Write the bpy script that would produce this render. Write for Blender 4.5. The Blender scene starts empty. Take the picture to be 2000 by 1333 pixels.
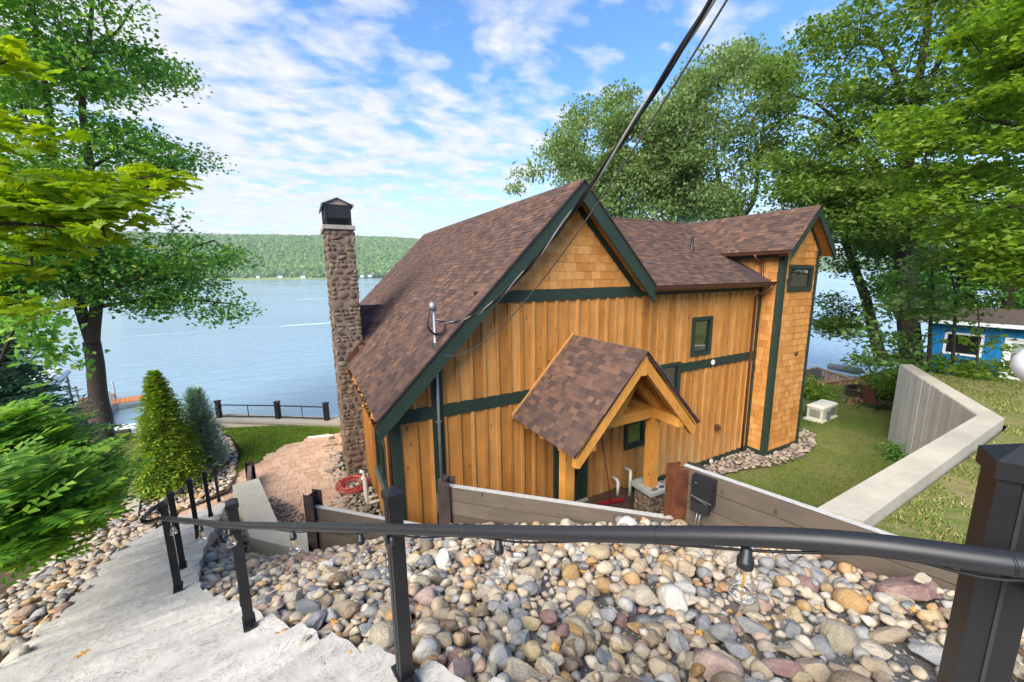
import bpy, bmesh, math, random
import numpy as np
from mathutils import Vector, Matrix, noise
from mathutils.geometry import delaunay_2d_cdt

random.seed(7)
NR = np.random.default_rng(11)
SC = bpy.context.scene
COL = SC.collection
PI = math.pi
R = math.radians

# ------------------------------------------------------------------ camera
# axes: x runs along the front wall of the house, y towards the lake, z up; 0,0 is where the photographer stands
EYE = 5.55
FPX = 759.6; YAW = 1.0852; PITCH = 0.1707; ROLL = -0.0132

def ray(px, py):
    a = (px-1000)/FPX; b = (py-666.5)/FPX
    cr, sr = math.cos(ROLL), math.sin(ROLL)
    xc = a*cr+b*sr; yc = -a*sr+b*cr
    cp, sp = math.cos(PITCH), math.sin(PITCH)
    y = cp-yc*sp; z = -sp-yc*cp
    return Vector((xc*math.sin(YAW)+y*math.cos(YAW), -xc*math.cos(YAW)+y*math.sin(YAW), z))

EYEP = Vector((0, 0, EYE))
def onz(px, py, z):
    r = ray(px, py); return EYEP+r*((z-EYE)/r.z)
def onv(px, py, v):
    r = ray(px, py); return EYEP+r*(v/r.y)
def pd(px, py, d):
    r = ray(px, py); return EYEP+r*(d/math.hypot(r.x, r.y))

cam_d = bpy.data.cameras.new('camera'); cam = bpy.data.objects.new('camera', cam_d); COL.objects.link(cam)
fw = ray(1000, 666.5).normalized(); rt = (ray(1100, 666.5)-ray(1000, 666.5)).normalized(); up = rt.cross(fw)
cm = Matrix((rt, up, -fw)).transposed().to_4x4(); cm.translation = EYEP
cam.matrix_world = cm
cam_d.sensor_width = 36; cam_d.lens = FPX*36/2000
cam_d.clip_start = 0.05; cam_d.clip_end = 9000
SC.camera = cam

# ------------------------------------------------------------------ light
SUN_DIR = Vector((-.62, -.40, .68)).normalized()
SUN_EL = math.asin(SUN_DIR.z); SUN_AZ = math.atan2(SUN_DIR.x, SUN_DIR.y)
SKY_STRENGTH = .055
sun_d = bpy.data.lights.new('sun', 'SUN'); sun_d.energy = 1.5; sun_d.angle = R(48); sun_d.color = (1, .92, .80)
sun = bpy.data.objects.new('sun', sun_d); COL.objects.link(sun)
sun.rotation_euler = (-SUN_DIR).to_track_quat('-Z', 'Y').to_euler(); sun.location = (0, 0, 40)
vs = SC.view_settings; vs.view_transform = 'Standard'; vs.look = 'None'; vs.gamma = 1; vs.use_curve_mapping = False
vs.exposure = 2.45
world = bpy.data.worlds.new('World'); SC.world = world; world.use_nodes = True

class NT:
    def __init__(s, tree): s.t = tree; s.n = tree.nodes; s.l = tree.links
    def add(s, typ, **kw):
        n = s.n.new(typ)
        for k, v in kw.items():
            if k.startswith('i_'): n.inputs[int(k[2:])].default_value = v
            else: setattr(n, k, v)
        return n
    def put(s, v, sock):
        if hasattr(v, 'is_linked') or isinstance(v, bpy.types.NodeSocket): s.l.new(v, sock)
        else: sock.default_value = v
    def math(s, op, a, b=0, c=None, clamp=False):
        n = s.n.new('ShaderNodeMath'); n.operation = op; n.use_clamp = clamp
        s.put(a, n.inputs[0]); s.put(b, n.inputs[1])
        if c is not None: s.put(c, n.inputs[2])
        return n.outputs[0]
    def vmath(s, op, a, b=(0, 0, 0)):
        n = s.n.new('ShaderNodeVectorMath'); n.operation = op
        s.put(a, n.inputs[0]); s.put(b, n.inputs[1]); return n.outputs[0]
    def mix(s, f, a, b, mode='MIX'):
        n = s.n.new('ShaderNodeMix'); n.data_type = 'RGBA'; n.blend_type = mode
        s.put(f, n.inputs[0]); s.put(a, n.inputs[6]); s.put(b, n.inputs[7]); return n.outputs[2]
    def noise(s, vec, scale, detail=3, rough=.55, dist=0):
        n = s.n.new('ShaderNodeTexNoise'); n.inputs['Scale'].default_value = scale; n.inputs['Detail'].default_value = detail
        n.inputs['Roughness'].default_value = rough; n.inputs['Distortion'].default_value = dist
        if vec is not None: s.l.new(vec, n.inputs['Vector'])
        return n.outputs['Fac']
    def ramp(s, fac, stops, interp='LINEAR'):
        n = s.n.new('ShaderNodeValToRGB'); cr = n.color_ramp; cr.interpolation = interp
        while len(cr.elements) < len(stops): cr.elements.new(.5)
        for e, (p, c) in zip(cr.elements, stops):
            e.position = p; e.color = (*c, 1) if len(c) == 3 else c
        s.put(fac, n.inputs[0]); return n.outputs[0]
    def maprange(s, v, a, b, c=0, d=1):
        n = s.n.new('ShaderNodeMapRange'); s.put(v, n.inputs[0])
        for i, x in enumerate((a, b, c, d)): n.inputs[i+1].default_value = x
        return n.outputs[0]

def build_world():
    w = NT(world.node_tree); w.n.clear()
    out = w.add('ShaderNodeOutputWorld'); bg = w.add('ShaderNodeBackground'); bg.inputs[1].default_value = SKY_STRENGTH
    w.l.new(bg.outputs[0], out.inputs[0])
    sky = w.add('ShaderNodeTexSky'); sky.sky_type = 'NISHITA'; sky.sun_disc = False
    sky.sun_elevation = SUN_EL; sky.sun_rotation = SUN_AZ; sky.air_density = 1.0; sky.dust_density = .6; sky.ozone_density = 2.5; sky.altitude = 200
    tc = w.add('ShaderNodeTexCoord'); sep = w.add('ShaderNodeSeparateXYZ'); w.l.new(tc.outputs['Generated'], sep.inputs[0])
    z = w.math('MAXIMUM', sep.outputs[2], .0)
    zz = w.math('ADD', z, .16)
    cx = w.math('DIVIDE', sep.outputs[0], zz); cy = w.math('DIVIDE', sep.outputs[1], zz)
    comb = w.add('ShaderNodeCombineXYZ'); w.put(cx, comb.inputs[0]); w.put(cy, comb.inputs[1])
    mp = w.add('ShaderNodeMapping'); mp.inputs['Rotation'].default_value = (0, 0, R(38)); mp.inputs['Scale'].default_value = (1.0, 1.35, 1); mp.inputs['Location'].default_value = (3.1, 1.4, 0)
    w.l.new(comb.outputs[0], mp.inputs[0])
    big = w.noise(mp.outputs[0], .55, 2, .5)
    med = w.noise(mp.outputs[0], 4.4, 7, .55, .2)
    fine = w.noise(mp.outputs[0], 8, 5, .6)
    # a bank of broken cloud lies over the lake to the left, thinning to clear sky on the right
    side = w.math('ADD', w.math('MULTIPLY', sep.outputs[0], -.50), w.math('MULTIPLY', sep.outputs[1], .50))
    cover = w.math('ADD', w.math('MULTIPLY', side, .42), w.math('MULTIPLY', w.math('SUBTRACT', big, .5), .55))
    dens = w.math('ADD', w.math('ADD', w.math('MULTIPLY', med, .85), w.math('MULTIPLY', fine, .15)), cover)
    mask = w.maprange(dens, .50, .70)
    low = w.maprange(sep.outputs[2], 0.0, .34, .97, 0.0)         # milky air towards the horizon
    mask = w.math('MAXIMUM', mask, low, clamp=True)
    skyc = w.mix(1.0, sky.outputs[0], (.56, .84, 1.05, 1), 'MULTIPLY')
    shade = w.mix(w.maprange(fine, .3, .7), (2.7, 2.85, 3.15, 1), (3.5, 3.5, 3.55, 1))
    w.l.new(w.mix(w.math('MULTIPLY', mask, .93), skyc, shade), bg.inputs[0])
build_world()

# ------------------------------------------------------------------ materials
MATS = {}
def new_mat(name):
    m = bpy.data.materials.new(name); m.use_nodes = True
    t = NT(m.node_tree); t.n.clear()
    out = t.add('ShaderNodeOutputMaterial'); b = t.add('ShaderNodeBsdfPrincipled')
    t.l.new(b.outputs[0], out.inputs[0]); MATS[name] = m
    return m, t, b, out
def rnd(t):
    oi = t.add('ShaderNodeObjectInfo'); g = t.add('ShaderNodeNewGeometry')
    return t.math('FRACT', t.math('ADD', oi.outputs['Random'], g.outputs['Random Per Island']))
def coords(t, which='Object', scale=None, shift=True):
    tc = t.add('ShaderNodeTexCoord'); v = tc.outputs[which]
    if scale: v = t.vmath('MULTIPLY', v, scale)
    if shift:
        oi = t.add('ShaderNodeObjectInfo'); m = t.math('MULTIPLY', oi.outputs['Random'], 37.0)
        c = t.add('ShaderNodeCombineXYZ')
        for i in range(3): t.put(m, c.inputs[i])
        v = t.vmath('ADD', v, c.outputs[0])
    return v
def bump(t, b, h, strength=.3, dist=.02, prev=None):
    n = t.add('ShaderNodeBump'); n.inputs['Strength'].default_value = strength; n.inputs['Distance'].default_value = dist
    t.l.new(h, n.inputs['Height'])
    if prev is not None: t.l.new(prev, n.inputs['Normal'])
    t.l.new(n.outputs[0], b.inputs['Normal']); return n.outputs[0]
def mk(name, stops, rough=.7, nscale=6, namt=.25, bstr=.2, bscale=30, bdist=.01, spec=.4, metal=0, cscale=None, interp='LINEAR', pos='Object'):
    """piece-to-piece colour from a ramp, mottled by noise, with fine relief"""
    m, t, b, o = new_mat(name)
    c = t.ramp(rnd(t), stops, interp) if len(stops) > 1 else None
    v = coords(t, pos, cscale, pos == 'Object')
    n = t.noise(v, nscale, 5, .6)
    f = t.maprange(n, .25, .75, 1-namt, 1+namt)
    mul = t.add('ShaderNodeVectorMath'); mul.operation = 'SCALE'
    t.put(c if c is not None else stops[0][1], mul.inputs[0]); t.put(f, mul.inputs['Scale'])
    t.l.new(mul.outputs[0], b.inputs['Base Color'])
    b.inputs['Roughness'].default_value = rough; b.inputs['Metallic'].default_value = metal
    b.inputs['Specular IOR Level'].default_value = spec
    if bstr: bump(t, b, t.noise(v, bscale, 4, .6), bstr, bdist)
    return m
def mk_wood(name, stops, stretch=(26, 26, 1.6), rough=.6, knots=True, dark=.45, pos='Object', bstr=.25):
    m, t, b, o = new_mat(name)
    c = t.ramp(rnd(t), stops)
    v = coords(t, pos, None, pos == 'Object'); vs_ = t.vmath('MULTIPLY', v, stretch)
    g = t.noise(vs_, 1.0, 5, .65, .6); g2 = t.noise(v, 2.2, 3, .5)
    f = t.math('MULTIPLY', t.maprange(g, .3, .72, .82, 1.10), t.maprange(g2, .3, .7, .86, 1.12))
    mul = t.add('ShaderNodeVectorMath'); mul.operation = 'SCALE'; t.put(c, mul.inputs[0]); t.put(f, mul.inputs['Scale'])
    col = mul.outputs[0]
    if knots:
        vo = t.add('ShaderNodeTexVoronoi'); vo.inputs['Scale'].default_value = 1.0
        t.l.new(t.vmath('MULTIPLY', v, (5.5, 5.5, 2.6)), vo.inputs['Vector'])
        k = t.maprange(vo.outputs['Distance'], .05, .14, 1, 0)
        col = t.mix(t.math('MULTIPLY', k, .8), col, (stops[0][1][0]*dark*.5, stops[0][1][1]*dark*.4, stops[0][1][2]*dark*.4, 1))
    if name == 'cedar_board':      # weather-bleached towards the splash zone at the foot of the wall
        tc = t.add('ShaderNodeTexCoord'); sp = t.add('ShaderNodeSeparateXYZ'); t.l.new(tc.outputs['Object'], sp.inputs[0])
        wz = t.math('MULTIPLY', t.maprange(sp.outputs[2], .1, 1.5, .75, 0), t.maprange(t.noise(t.vmath('MULTIPLY', tc.outputs['Object'], (5, 5, .9)), 1.0, 4, .6), .35, .65, .15, 1))
        wx = t.maprange(sp.outputs[0], 5, 9, .25, 1)
        col = t.mix(t.math('MULTIPLY', wz, wx), col, (.50, .36, .19, 1))
    t.l.new(col, b.inputs['Base Color']); b.inputs['Roughness'].default_value = rough; b.inputs['Specular IOR Level'].default_value = .3
    bump(t, b, g, bstr, .006)
    return m
def mk_leaf(name, stops, trans=.45, tint=(1.25, 1.3, .5), rough=.5):
    m = bpy.data.materials.new(name); m.use_nodes = True; t = NT(m.node_tree); t.n.clear(); MATS[name] = m
    out = t.add('ShaderNodeOutputMaterial'); b = t.add('ShaderNodeBsdfPrincipled'); tr = t.add('ShaderNodeBsdfTranslucent'); mx = t.add('ShaderNodeMixShader')
    c = t.ramp(rnd(t), stops)
    t.l.new(c, b.inputs['Base Color']); b.inputs['Roughness'].default_value = rough; b.inputs['Specular IOR Level'].default_value = .35
    t.l.new(t.mix(1, c, (*tint, 1), 'MULTIPLY'), tr.inputs[0]); mx.inputs[0].default_value = trans
    t.l.new(b.outputs[0], mx.inputs[1]); t.l.new(tr.outputs[0], mx.inputs[2]); t.l.new(mx.outputs[0], out.inputs[0])
    return m

CEDAR = [(0, (.34, .140, .029)), (.5, (.44, .192, .045)), (1, (.54, .255, .073))]
mk_wood('cedar_board', CEDAR)
mk_wood('cedar_shake', [(0, (.44, .18, .042)), (.5, (.53, .235, .06)), (1, (.60, .29, .09))], (30, 30, 2.0), knots=False)
mk_wood('cedar_timber', [(0, (.56, .235, .042)), (1, (.63, .285, .06))], (14, 14, 3.0))
mk_wood('soffit_wood', [(0, (.42, .17, .035)), (1, (.50, .22, .05))], (3, 24, 24))
mk('green_trim', [(0, (.017, .031, .021)), (1, (.020, .036, .025))], .55, 3, .12, .08, 60)
mk('shingle', [(0, (.060, .040, .037)), (.25, (.078, .050, .042)), (.5, (.098, .060, .048)), (.8, (.118, .069, .052)), (.95, (.142, .080, .057)), (1, (.17, .094, .062))], .9, 40, .22, .5, 220, .004, .15)
mk('roof_deck', [(0, (.05, .03, .028))], .9, 5, .2)
mk('copper', [(0, (.11, .045, .028))], .38, 5, .35, .05, 20, .01, .5, .35)
mk('chimney_stone', [(0, (.060, .042, .031)), (.3, (.115, .076, .048)), (.55, (.165, .11, .070)), (.72, (.13, .068, .048)), (.88, (.21, .15, .095)), (1, (.12, .10, .085))], .75, 9, .4, .35, 26, .012)
mk('mortar', [(0, (.17, .13, .10))], .9, 12, .3, .6, 60, .01)
mk('limestone', [(0, (.30, .27, .23))], .8, 8, .15, .3, 60)
mk('bluestone', [(0, (.30, .32, .30))], .75, 8, .15, .2, 60)
mk('dark_metal', [(0, (.0085, .0085, .0095))], .45, 60, .12, .06, 300, .002, .5)
mk('bracket_metal', [(0, (.03, .03, .034))], .35, 20, .1, 0)
mk('rail_metal', [(0, (.017, .017, .019))], .42, 50, .12, .10, 500, .0015, .45)
mk('galvanised', [(0, (.28, .295, .30))], .42, 12, .2, .05, 40, .01, .5, .6)
mk('white_plastic', [(0, (.72, .69, .60))], .4, 6, .06, 0)
mk('beige_plastic', [(0, (.60, .58, .49))], .45, 6, .05, .03, 80)
mk('window_black', [(0, (.010, .018, .016))], .4, 4, .1, 0)
mk('cowl_wood', [(0, (.30, .22, .19))], .7, 8, .15, .1)
mk('red_rubber', [(0, (.30, .035, .03)), (1, (.42, .08, .06))], .5, 10, .25, .1)
mk('broom_red', [(0, (.25, .012, .02))], .45, 10, .2, .1)
mk('black_cable', [(0, (.012, .012, .013))], .5, 8, .2, 0)
mk('aluminium_cable', [(0, (.42, .42, .43))], .4, 8, .25, 0, spec=.5, metal=.5)
mk('grey_cable', [(0, (.07, .065, .06))], .5, 8, .2, 0)
mk('black_plastic', [(0, (.016, .016, .018))], .38, 8, .15, .05, 60)
mk('porch_deck', [(0, (.075, .042, .028)), (1, (.10, .06, .042))], .7, 8, .3, .2)
mk('grey_metal', [(0, (.13, .14, .14))], .5, 8, .15, 0, metal=.3)
mk('orange_leaf', [(0, (.38, .12, .02)), (.5, (.48, .22, .03)), (1, (.50, .34, .10))], .6, 20, .3, .2)
mk('ash', [(0, (.10, .09, .085))], .95, 8, .5, .5, 20)
mk('firewood', [(0, (.20, .11, .05)), (1, (.38, .24, .13))], .8, 8, .4, .4, 30)
mk('chair_fabric', [(0, (.11, .04, .028))], .8, 30, .2, .2, 200)
mk('blue_paint', [(0, (.008, .17, .42)), (1, (.010, .20, .48))], .55, 4, .12, .05)
mk('white_paint', [(0, (.72, .74, .76))], .45, 4, .06, .03)
mk('dark_glass', [(0, (.012, .013, .014))], .06, 2, .1, 0, spec=.6)
mk('brown_roof', [(0, (.08, .058, .045))], .95, 14, .4, .4, 60)
mk('deck_wood', [(0, (.27, .15, .085)), (.6, (.36, .21, .125)), (1, (.42, .29, .20))], .75, 6, .3, .2)
mk('dock_wood', [(0, (.50, .17, .055)), (1, (.60, .23, .08))], .7, 8, .2, .15)
mk('canopy_fabric', [(0, (.74, .77, .80))], .6, 2, .05, .05)
mk('boat_yellow', [(0, (.55, .36, .02))], .35, 2, .1, 0)
mk('boat_grey', [(0, (.30, .32, .33))], .4, 3, .2, 0)
mk('bark', [(0, (.090, .068, .052))], .9, 8, .35, .9, 12, .03, .2, cscale=(4, 4, .7))
mk('bark_dark', [(0, (.040, .031, .025))], .9, 8, .35, .8, 12, .03, .2, cscale=(4, 4, .7))
mk('paver', [(0, (.40, .245, .155)), (.4, (.47, .31, .205)), (.75, (.52, .355, .245)), (1, (.44, .285, .21))], .85, 14, .14, .35, 90, .004)
mk('paver_sand', [(0, (.20, .15, .11))], .95, 30, .25, .3)
mk('rust', [(0, (.10, .032, .014)), (1, (.16, .05, .02))], .75, 7, .55, .25, 30)
mk('dark_steel', [(0, (.045, .030, .026))], .65, 6, .5, .2, 40)

def mk_glass():
    m, t, b, o = new_mat('window_glass')
    b.inputs['Base Color'].default_value = (.015, .02, .02, 1); b.inputs['Roughness'].default_value = .03
    tr = t.add('ShaderNodeBsdfTransparent'); tr.inputs[0].default_value = (.75, .85, .8, 1)
    gl = t.add('ShaderNodeBsdfGlossy'); gl.inputs['Roughness'].default_value = .02; gl.inputs[0].default_value = (.9, .95, .95, 1)
    fr = t.add('ShaderNodeLayerWeight'); fr.inputs[0].default_value = .55
    mx = t.add('ShaderNodeMixShader'); t.l.new(t.maprange(fr.outputs['Fresnel'], 0, 1, .16, .9), mx.inputs[0])
    t.l.new(tr.outputs[0], mx.inputs[1]); t.l.new(gl.outputs[0], mx.inputs[2]); t.l.new(mx.outputs[0], o.inputs[0])
    m, t, b, o = new_mat('bulb_glass')
    tr = t.add('ShaderNodeBsdfTransparent'); gl = t.add('ShaderNodeBsdfGlossy'); gl.inputs['Roughness'].default_value = .03
    fr = t.add('ShaderNodeLayerWeight'); fr.inputs[0].default_value = .35
    mx = t.add('ShaderNodeMixShader'); t.l.new(t.maprange(fr.outputs['Facing'], 0, 1, .13, .95), mx.inputs[0])
    t.l.new(tr.outputs[0], mx.inputs[1]); t.l.new(gl.outputs[0], mx.inputs[2]); t.l.new(mx.outputs[0], o.inputs[0])
mk_glass()
mk('amber_filament', [(0, (.75, .36, .02))], .4, 4, .1, 0)
mk('teal_cloth', [(0, (.01, .35, .24))], .7, 4, .1, 0)
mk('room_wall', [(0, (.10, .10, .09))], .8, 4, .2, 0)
mk('blind', [(0, (.30, .33, .31))], .8, 4, .1, 0)

def mk_concrete(name, base, streak=False, cleft=False, dirt=.12):
    m, t, b, o = new_mat(name)
    tc = t.add('ShaderNodeTexCoord'); v = tc.outputs['Object']
    n1 = t.noise(v, 1.1, 5, .6); n2 = t.noise(v, 14, 5, .65)
    f = t.math('MULTIPLY', t.maprange(n1, .3, .7, 1-dirt, 1+dirt*.5), t.maprange(n2, .3, .7, .93, 1.05))
    if streak:
        s = t.noise(t.vmath('MULTIPLY', v, (3.2, 3.2, .16)), 1.0, 4, .6)
        f = t.math('MULTIPLY', f, t.maprange(s, .36, .66, .78, 1.05))
    mul = t.add('ShaderNodeVectorMath'); mul.operation = 'SCALE'; mul.inputs[0].default_value = base; t.put(f, mul.inputs['Scale'])
    col = mul.outputs[0]
    b.inputs['Roughness'].default_value = .85; b.inputs['Specular IOR Level'].default_value = .25
    if cleft:   # stamped split-slate relief: long broken ridges along the treads
        rot = t.add('ShaderNodeMapping'); rot.inputs['Rotation'].default_value = (0, 0, R(-22)); rot.inputs['Scale'].default_value = (1.9, 3.6, 3.6); t.l.new(v, rot.inputs[0])
        a = t.noise(rot.outputs[0], 1.3, 5, .62, 1.2)
        st = t.math('SNAP', a, .062)
        h = t.math('ADD', t.math('MULTIPLY', st, 1.0), t.math('MULTIPLY', n2, .05))
        bump(t, b, h, 1.0, .075)
        edge = t.maprange(t.math('FRACT', t.math('DIVIDE', a, .062)), .0, .24, 1, 0)
        sm = t.noise(t.vmath('MULTIPLY', rot.outputs[0], (.6, .8, 1)), 1.0, 4, .6, .5); mul2 = t.add('ShaderNodeVectorMath'); mul2.operation = 'SCALE'; t.put(col, mul2.inputs[0]); t.put(t.maprange(sm, .36, .64, .90, 1.06), mul2.inputs['Scale']); col = mul2.outputs[0]
        br = t.maprange(t.noise(v, 3.6, 3, .6), .47, .53, 0, 1)
        col = t.mix(t.math('MULTIPLY', t.math('MULTIPLY', edge, br), .9), col, (base[0]*.35, base[1]*.32, base[2]*.28, 1))
    else:
        bump(t, b, n2, .25, .01)
    t.l.new(col, b.inputs['Base Color'])
    return m
mk_concrete('stair_concrete', (.455, .43, .39), cleft=True, dirt=.14)
mk_concrete('wall_concrete', (.44, .40, .32), dirt=.2)
mk_concrete('formed_concrete', (.60, .59, .55), streak=True)
mk_concrete('coping_concrete', (.42, .37, .33))

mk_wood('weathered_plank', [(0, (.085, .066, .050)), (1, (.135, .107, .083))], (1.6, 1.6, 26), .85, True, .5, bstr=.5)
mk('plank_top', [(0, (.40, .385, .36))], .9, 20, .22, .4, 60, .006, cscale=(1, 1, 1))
STONES = [(0, (.19, .185, .18)), (.12, (.27, .265, .26)), (.19, (.36, .345, .32)), (.24, (.43, .36, .27)), (.45, (.49, .405, .295)), (.53, (.37, .26, .15)),
          (.63, (.45, .27, .12)), (.69, (.31, .20, .15)), (.76, (.37, .26, .20)), (.81, (.54, .49, .41)), (.90, (.42, .34, .25)), (1, (.29, .245, .195))]
def mk_stone(name, stops, namt=.22):
    m, t, b, o = new_mat(name)
    c = t.ramp(rnd(t), stops, 'LINEAR'); v = coords(t)
    n = t.noise(v, 2.6, 6, .65, .4); n2 = t.noise(v, 22, 4, .6)
    f = t.math('MULTIPLY', t.maprange(n, .3, .7, 1-namt, 1+namt), t.maprange(n2, .3, .7, .74, 1.16))
    mul = t.add('ShaderNodeVectorMath'); mul.operation = 'SCALE'; t.put(c, mul.inputs[0]); t.put(f, mul.inputs['Scale'])
    t.l.new(t.mix(t.maprange(n, .52, .72, 0, .6), mul.outputs[0], (.42, .35, .26, 1)), b.inputs['Base Color'])
    b.inputs['Roughness'].default_value = .72; b.inputs['Specular IOR Level'].default_value = .3
    bump(t, b, t.math('ADD', n, t.math('MULTIPLY', n2, .35)), .7, .05)
mk_stone('river_stone', STONES)
for nm, c in (('stone_red', (.27, .165, .145)), ('stone_yellow', (.46, .36, .21)), ('stone_olive', (.33, .29, .21)), ('stone_brown', (.26, .195, .13)), ('stone_white', (.56, .54, .49)),
              ('stone_grey', (.29, .288, .285)), ('stone_tan', (.44, .345, .235)), ('stone_orange', (.43, .26, .11)), ('stone_slate', (.205, .21, .218)), ('stone_pink', (.40, .285, .24)), ('stone_cream', (.48, .41, .31))):
    mk_stone(nm, [(0, tuple(x*.88 for x in c)), (1, tuple(min(1, x*1.12) for x in c))], .18)
mk_stone('bed_stone', [(0, (.15, .12, .10)), (.4, (.27, .22, .17)), (.7, (.36, .30, .23)), (1, (.24, .19, .16))])
mk_stone('grit_stone', [(0, (.10, .105, .12)), (.5, (.18, .19, .21)), (.85, (.30, .29, .28)), (1, (.42, .36, .28))])

def mk_ground(name, c1, c2, c3, s1=.7, s2=9):
    m, t, b, o = new_mat(name)
    tc = t.add('ShaderNodeTexCoord'); v = tc.outputs['Object']
    a = t.noise(v, s1, 5, .6); f = t.noise(v, s2, 5, .65)
    col = t.mix(t.maprange(a, .38, .62), (*c1, 1), (*c2, 1)); col = t.mix(t.maprange(f, .45, .7, 0, .8), col, (*c3, 1))
    t.l.new(col, b.inputs['Base Color']); b.inputs['Roughness'].default_value = .95; b.inputs['Specular IOR Level'].default_value = .1
    bump(t, b, t.math('ADD', f, t.noise(v, 60, 3)), .6, .03)
mk_ground('soil', (.085, .058, .038), (.12, .085, .055), (.16, .12, .085))
mk_ground('gravel_base', (.12, .115, .11), (.17, .155, .14), (.07, .062, .055), 1.2, 30)
mk_ground('lawn_green', (.075, .115, .022), (.13, .135, .035), (.055, .085, .016), .55, 7)
mk_ground('lawn_dry', (.10, .145, .03), (.20, .185, .07), (.27, .21, .11), .8, 4)
mk_ground('lawn_worn', (.085, .125, .025), (.17, .165, .06), (.11, .13, .035), .45, 4)
mk_ground('lawn_bright', (.10, .17, .02), (.12, .18, .025), (.08, .13, .018), .8, 9)
mk('grass_blade', [(0, (.06, .12, .014)), (.65, (.10, .17, .022)), (.9, (.15, .19, .04)), (1, (.28, .25, .10))], .8, 1, .2, 0, spec=.15)
mk('grass_fresh', [(0, (.09, .17, .015)), (1, (.15, .23, .03))], .8, 1, .2, 0, spec=.15)
mk('grass_straw', [(0, (.08, .14, .018)), (.5, (.14, .19, .035)), (.8, (.27, .24, .09)), (1, (.40, .31, .17))], .8, 1, .2, 0, spec=.15)

mk_leaf('leaf_maple', [(0, (0.068, 0.191, 0.031)), (.5, (0.124, 0.308, 0.043)), (.9, (0.230, 0.445, 0.061)), (1, (0.462, 0.523, 0.092))], .42)
mk_leaf('leaf_bright', [(0, (.17, .30, .008)), (.5, (.24, .37, .010)), (1, (.33, .42, .014))], .55, (1.2, 1.15, .4))
mk_leaf('leaf_sumac', [(0, (0.058, 0.176, 0.018)), (.5, (0.124, 0.293, 0.029)), (.85, (0.221, 0.390, 0.042)), (1, (0.312, 0.455, 0.052))], .5)
mk_leaf('leaf_willow', [(0, (.11, .19, .055)), (.6, (.18, .265, .085)), (1, (.27, .34, .15))], .45)
mk_leaf('leaf_wood', [(0, (.065, .135, .020)), (.5, (.115, .205, .032)), (.85, (.175, .265, .042)), (1, (.24, .29, .06))], .45)
mk_leaf('leaf_light', [(0, (.09, .19, .020)), (.5, (.16, .275, .028)), (1, (.26, .36, .036))], .5)
mk_leaf('leaf_pale', [(0, (0.077, 0.188, 0.039)), (.6, (0.173, 0.296, 0.077)), (1, (0.344, 0.423, 0.156))], .4)
mk_leaf('leaf_dark', [(0, (0.069, 0.195, 0.035)), (1, (0.157, 0.349, 0.051))], .35)
mk_leaf('needle_gold', [(0, (.10, .215, .022)), (.5, (.22, .35, .03)), (1, (.42, .47, .05))], .3)
mk_leaf('needle_blue', [(0, (0.149, 0.275, 0.221)), (.5, (0.275, 0.444, 0.360)), (1, (0.464, 0.600, 0.549))], .2)
mk_leaf('needle_spruce', [(0, (0.088, 0.196, 0.118)), (.6, (0.176, 0.323, 0.206)), (1, (0.294, 0.451, 0.314))], .2)
mk('far_forest', [(0, (.055, .115, .045)), (.5, (.095, .17, .055)), (.85, (.14, .215, .065)), (1, (.20, .25, .09))], .95, .02, .2, 0, spec=.05)

def mk_water():
    m, t, b, o = new_mat('lake_water')
    tc = t.add('ShaderNodeTexCoord'); v = tc.outputs['Object']
    rot = t.add('ShaderNodeMapping'); rot.inputs['Rotation'].default_value = (0, 0, R(-35)); rot.inputs['Scale'].default_value = (.55, 1.5, 1); t.l.new(v, rot.inputs[0])
    a = t.noise(rot.outputs[0], .55, 4, .6, .3); c = t.noise(rot.outputs[0], 2.2, 4, .65, .4)
    h = t.math('ADD', a, t.math('MULTIPLY', c, .5))
    bump(t, b, h, .45, .30)
    # lines of wind-blown foam
    fm = t.add('ShaderNodeMapping'); fm.inputs['Rotation'].default_value = (0, 0, R(-29)); fm.inputs['Scale'].default_value = (.012, .11, 1); fm.inputs['Location'].default_value = (.2, .65, 0); t.l.new(v, fm.inputs[0])
    s = t.noise(fm.outputs[0], 1.0, 3, .6, .4)
    foam = t.math('MULTIPLY', t.maprange(s, .665, .70), t.maprange(c, .35, .6, .25, 1))
    patch = t.noise(v, .012, 3, .55, .6)
    col = t.mix(patch, (.19, .31, .41, 1), (.24, .36, .46, 1))
    t.l.new(t.mix(foam, col, (.75, .8, .83, 1)), b.inputs['Base Color'])
    t.l.new(t.math('ADD', t.maprange(patch, .35, .65, .10, .2), t.math('MULTIPLY', foam, .5)), b.inputs['Roughness'])
    b.inputs['IOR'].default_value = 1.33; b.inputs['Specular IOR Level'].default_value = .7
mk_water()
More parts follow.
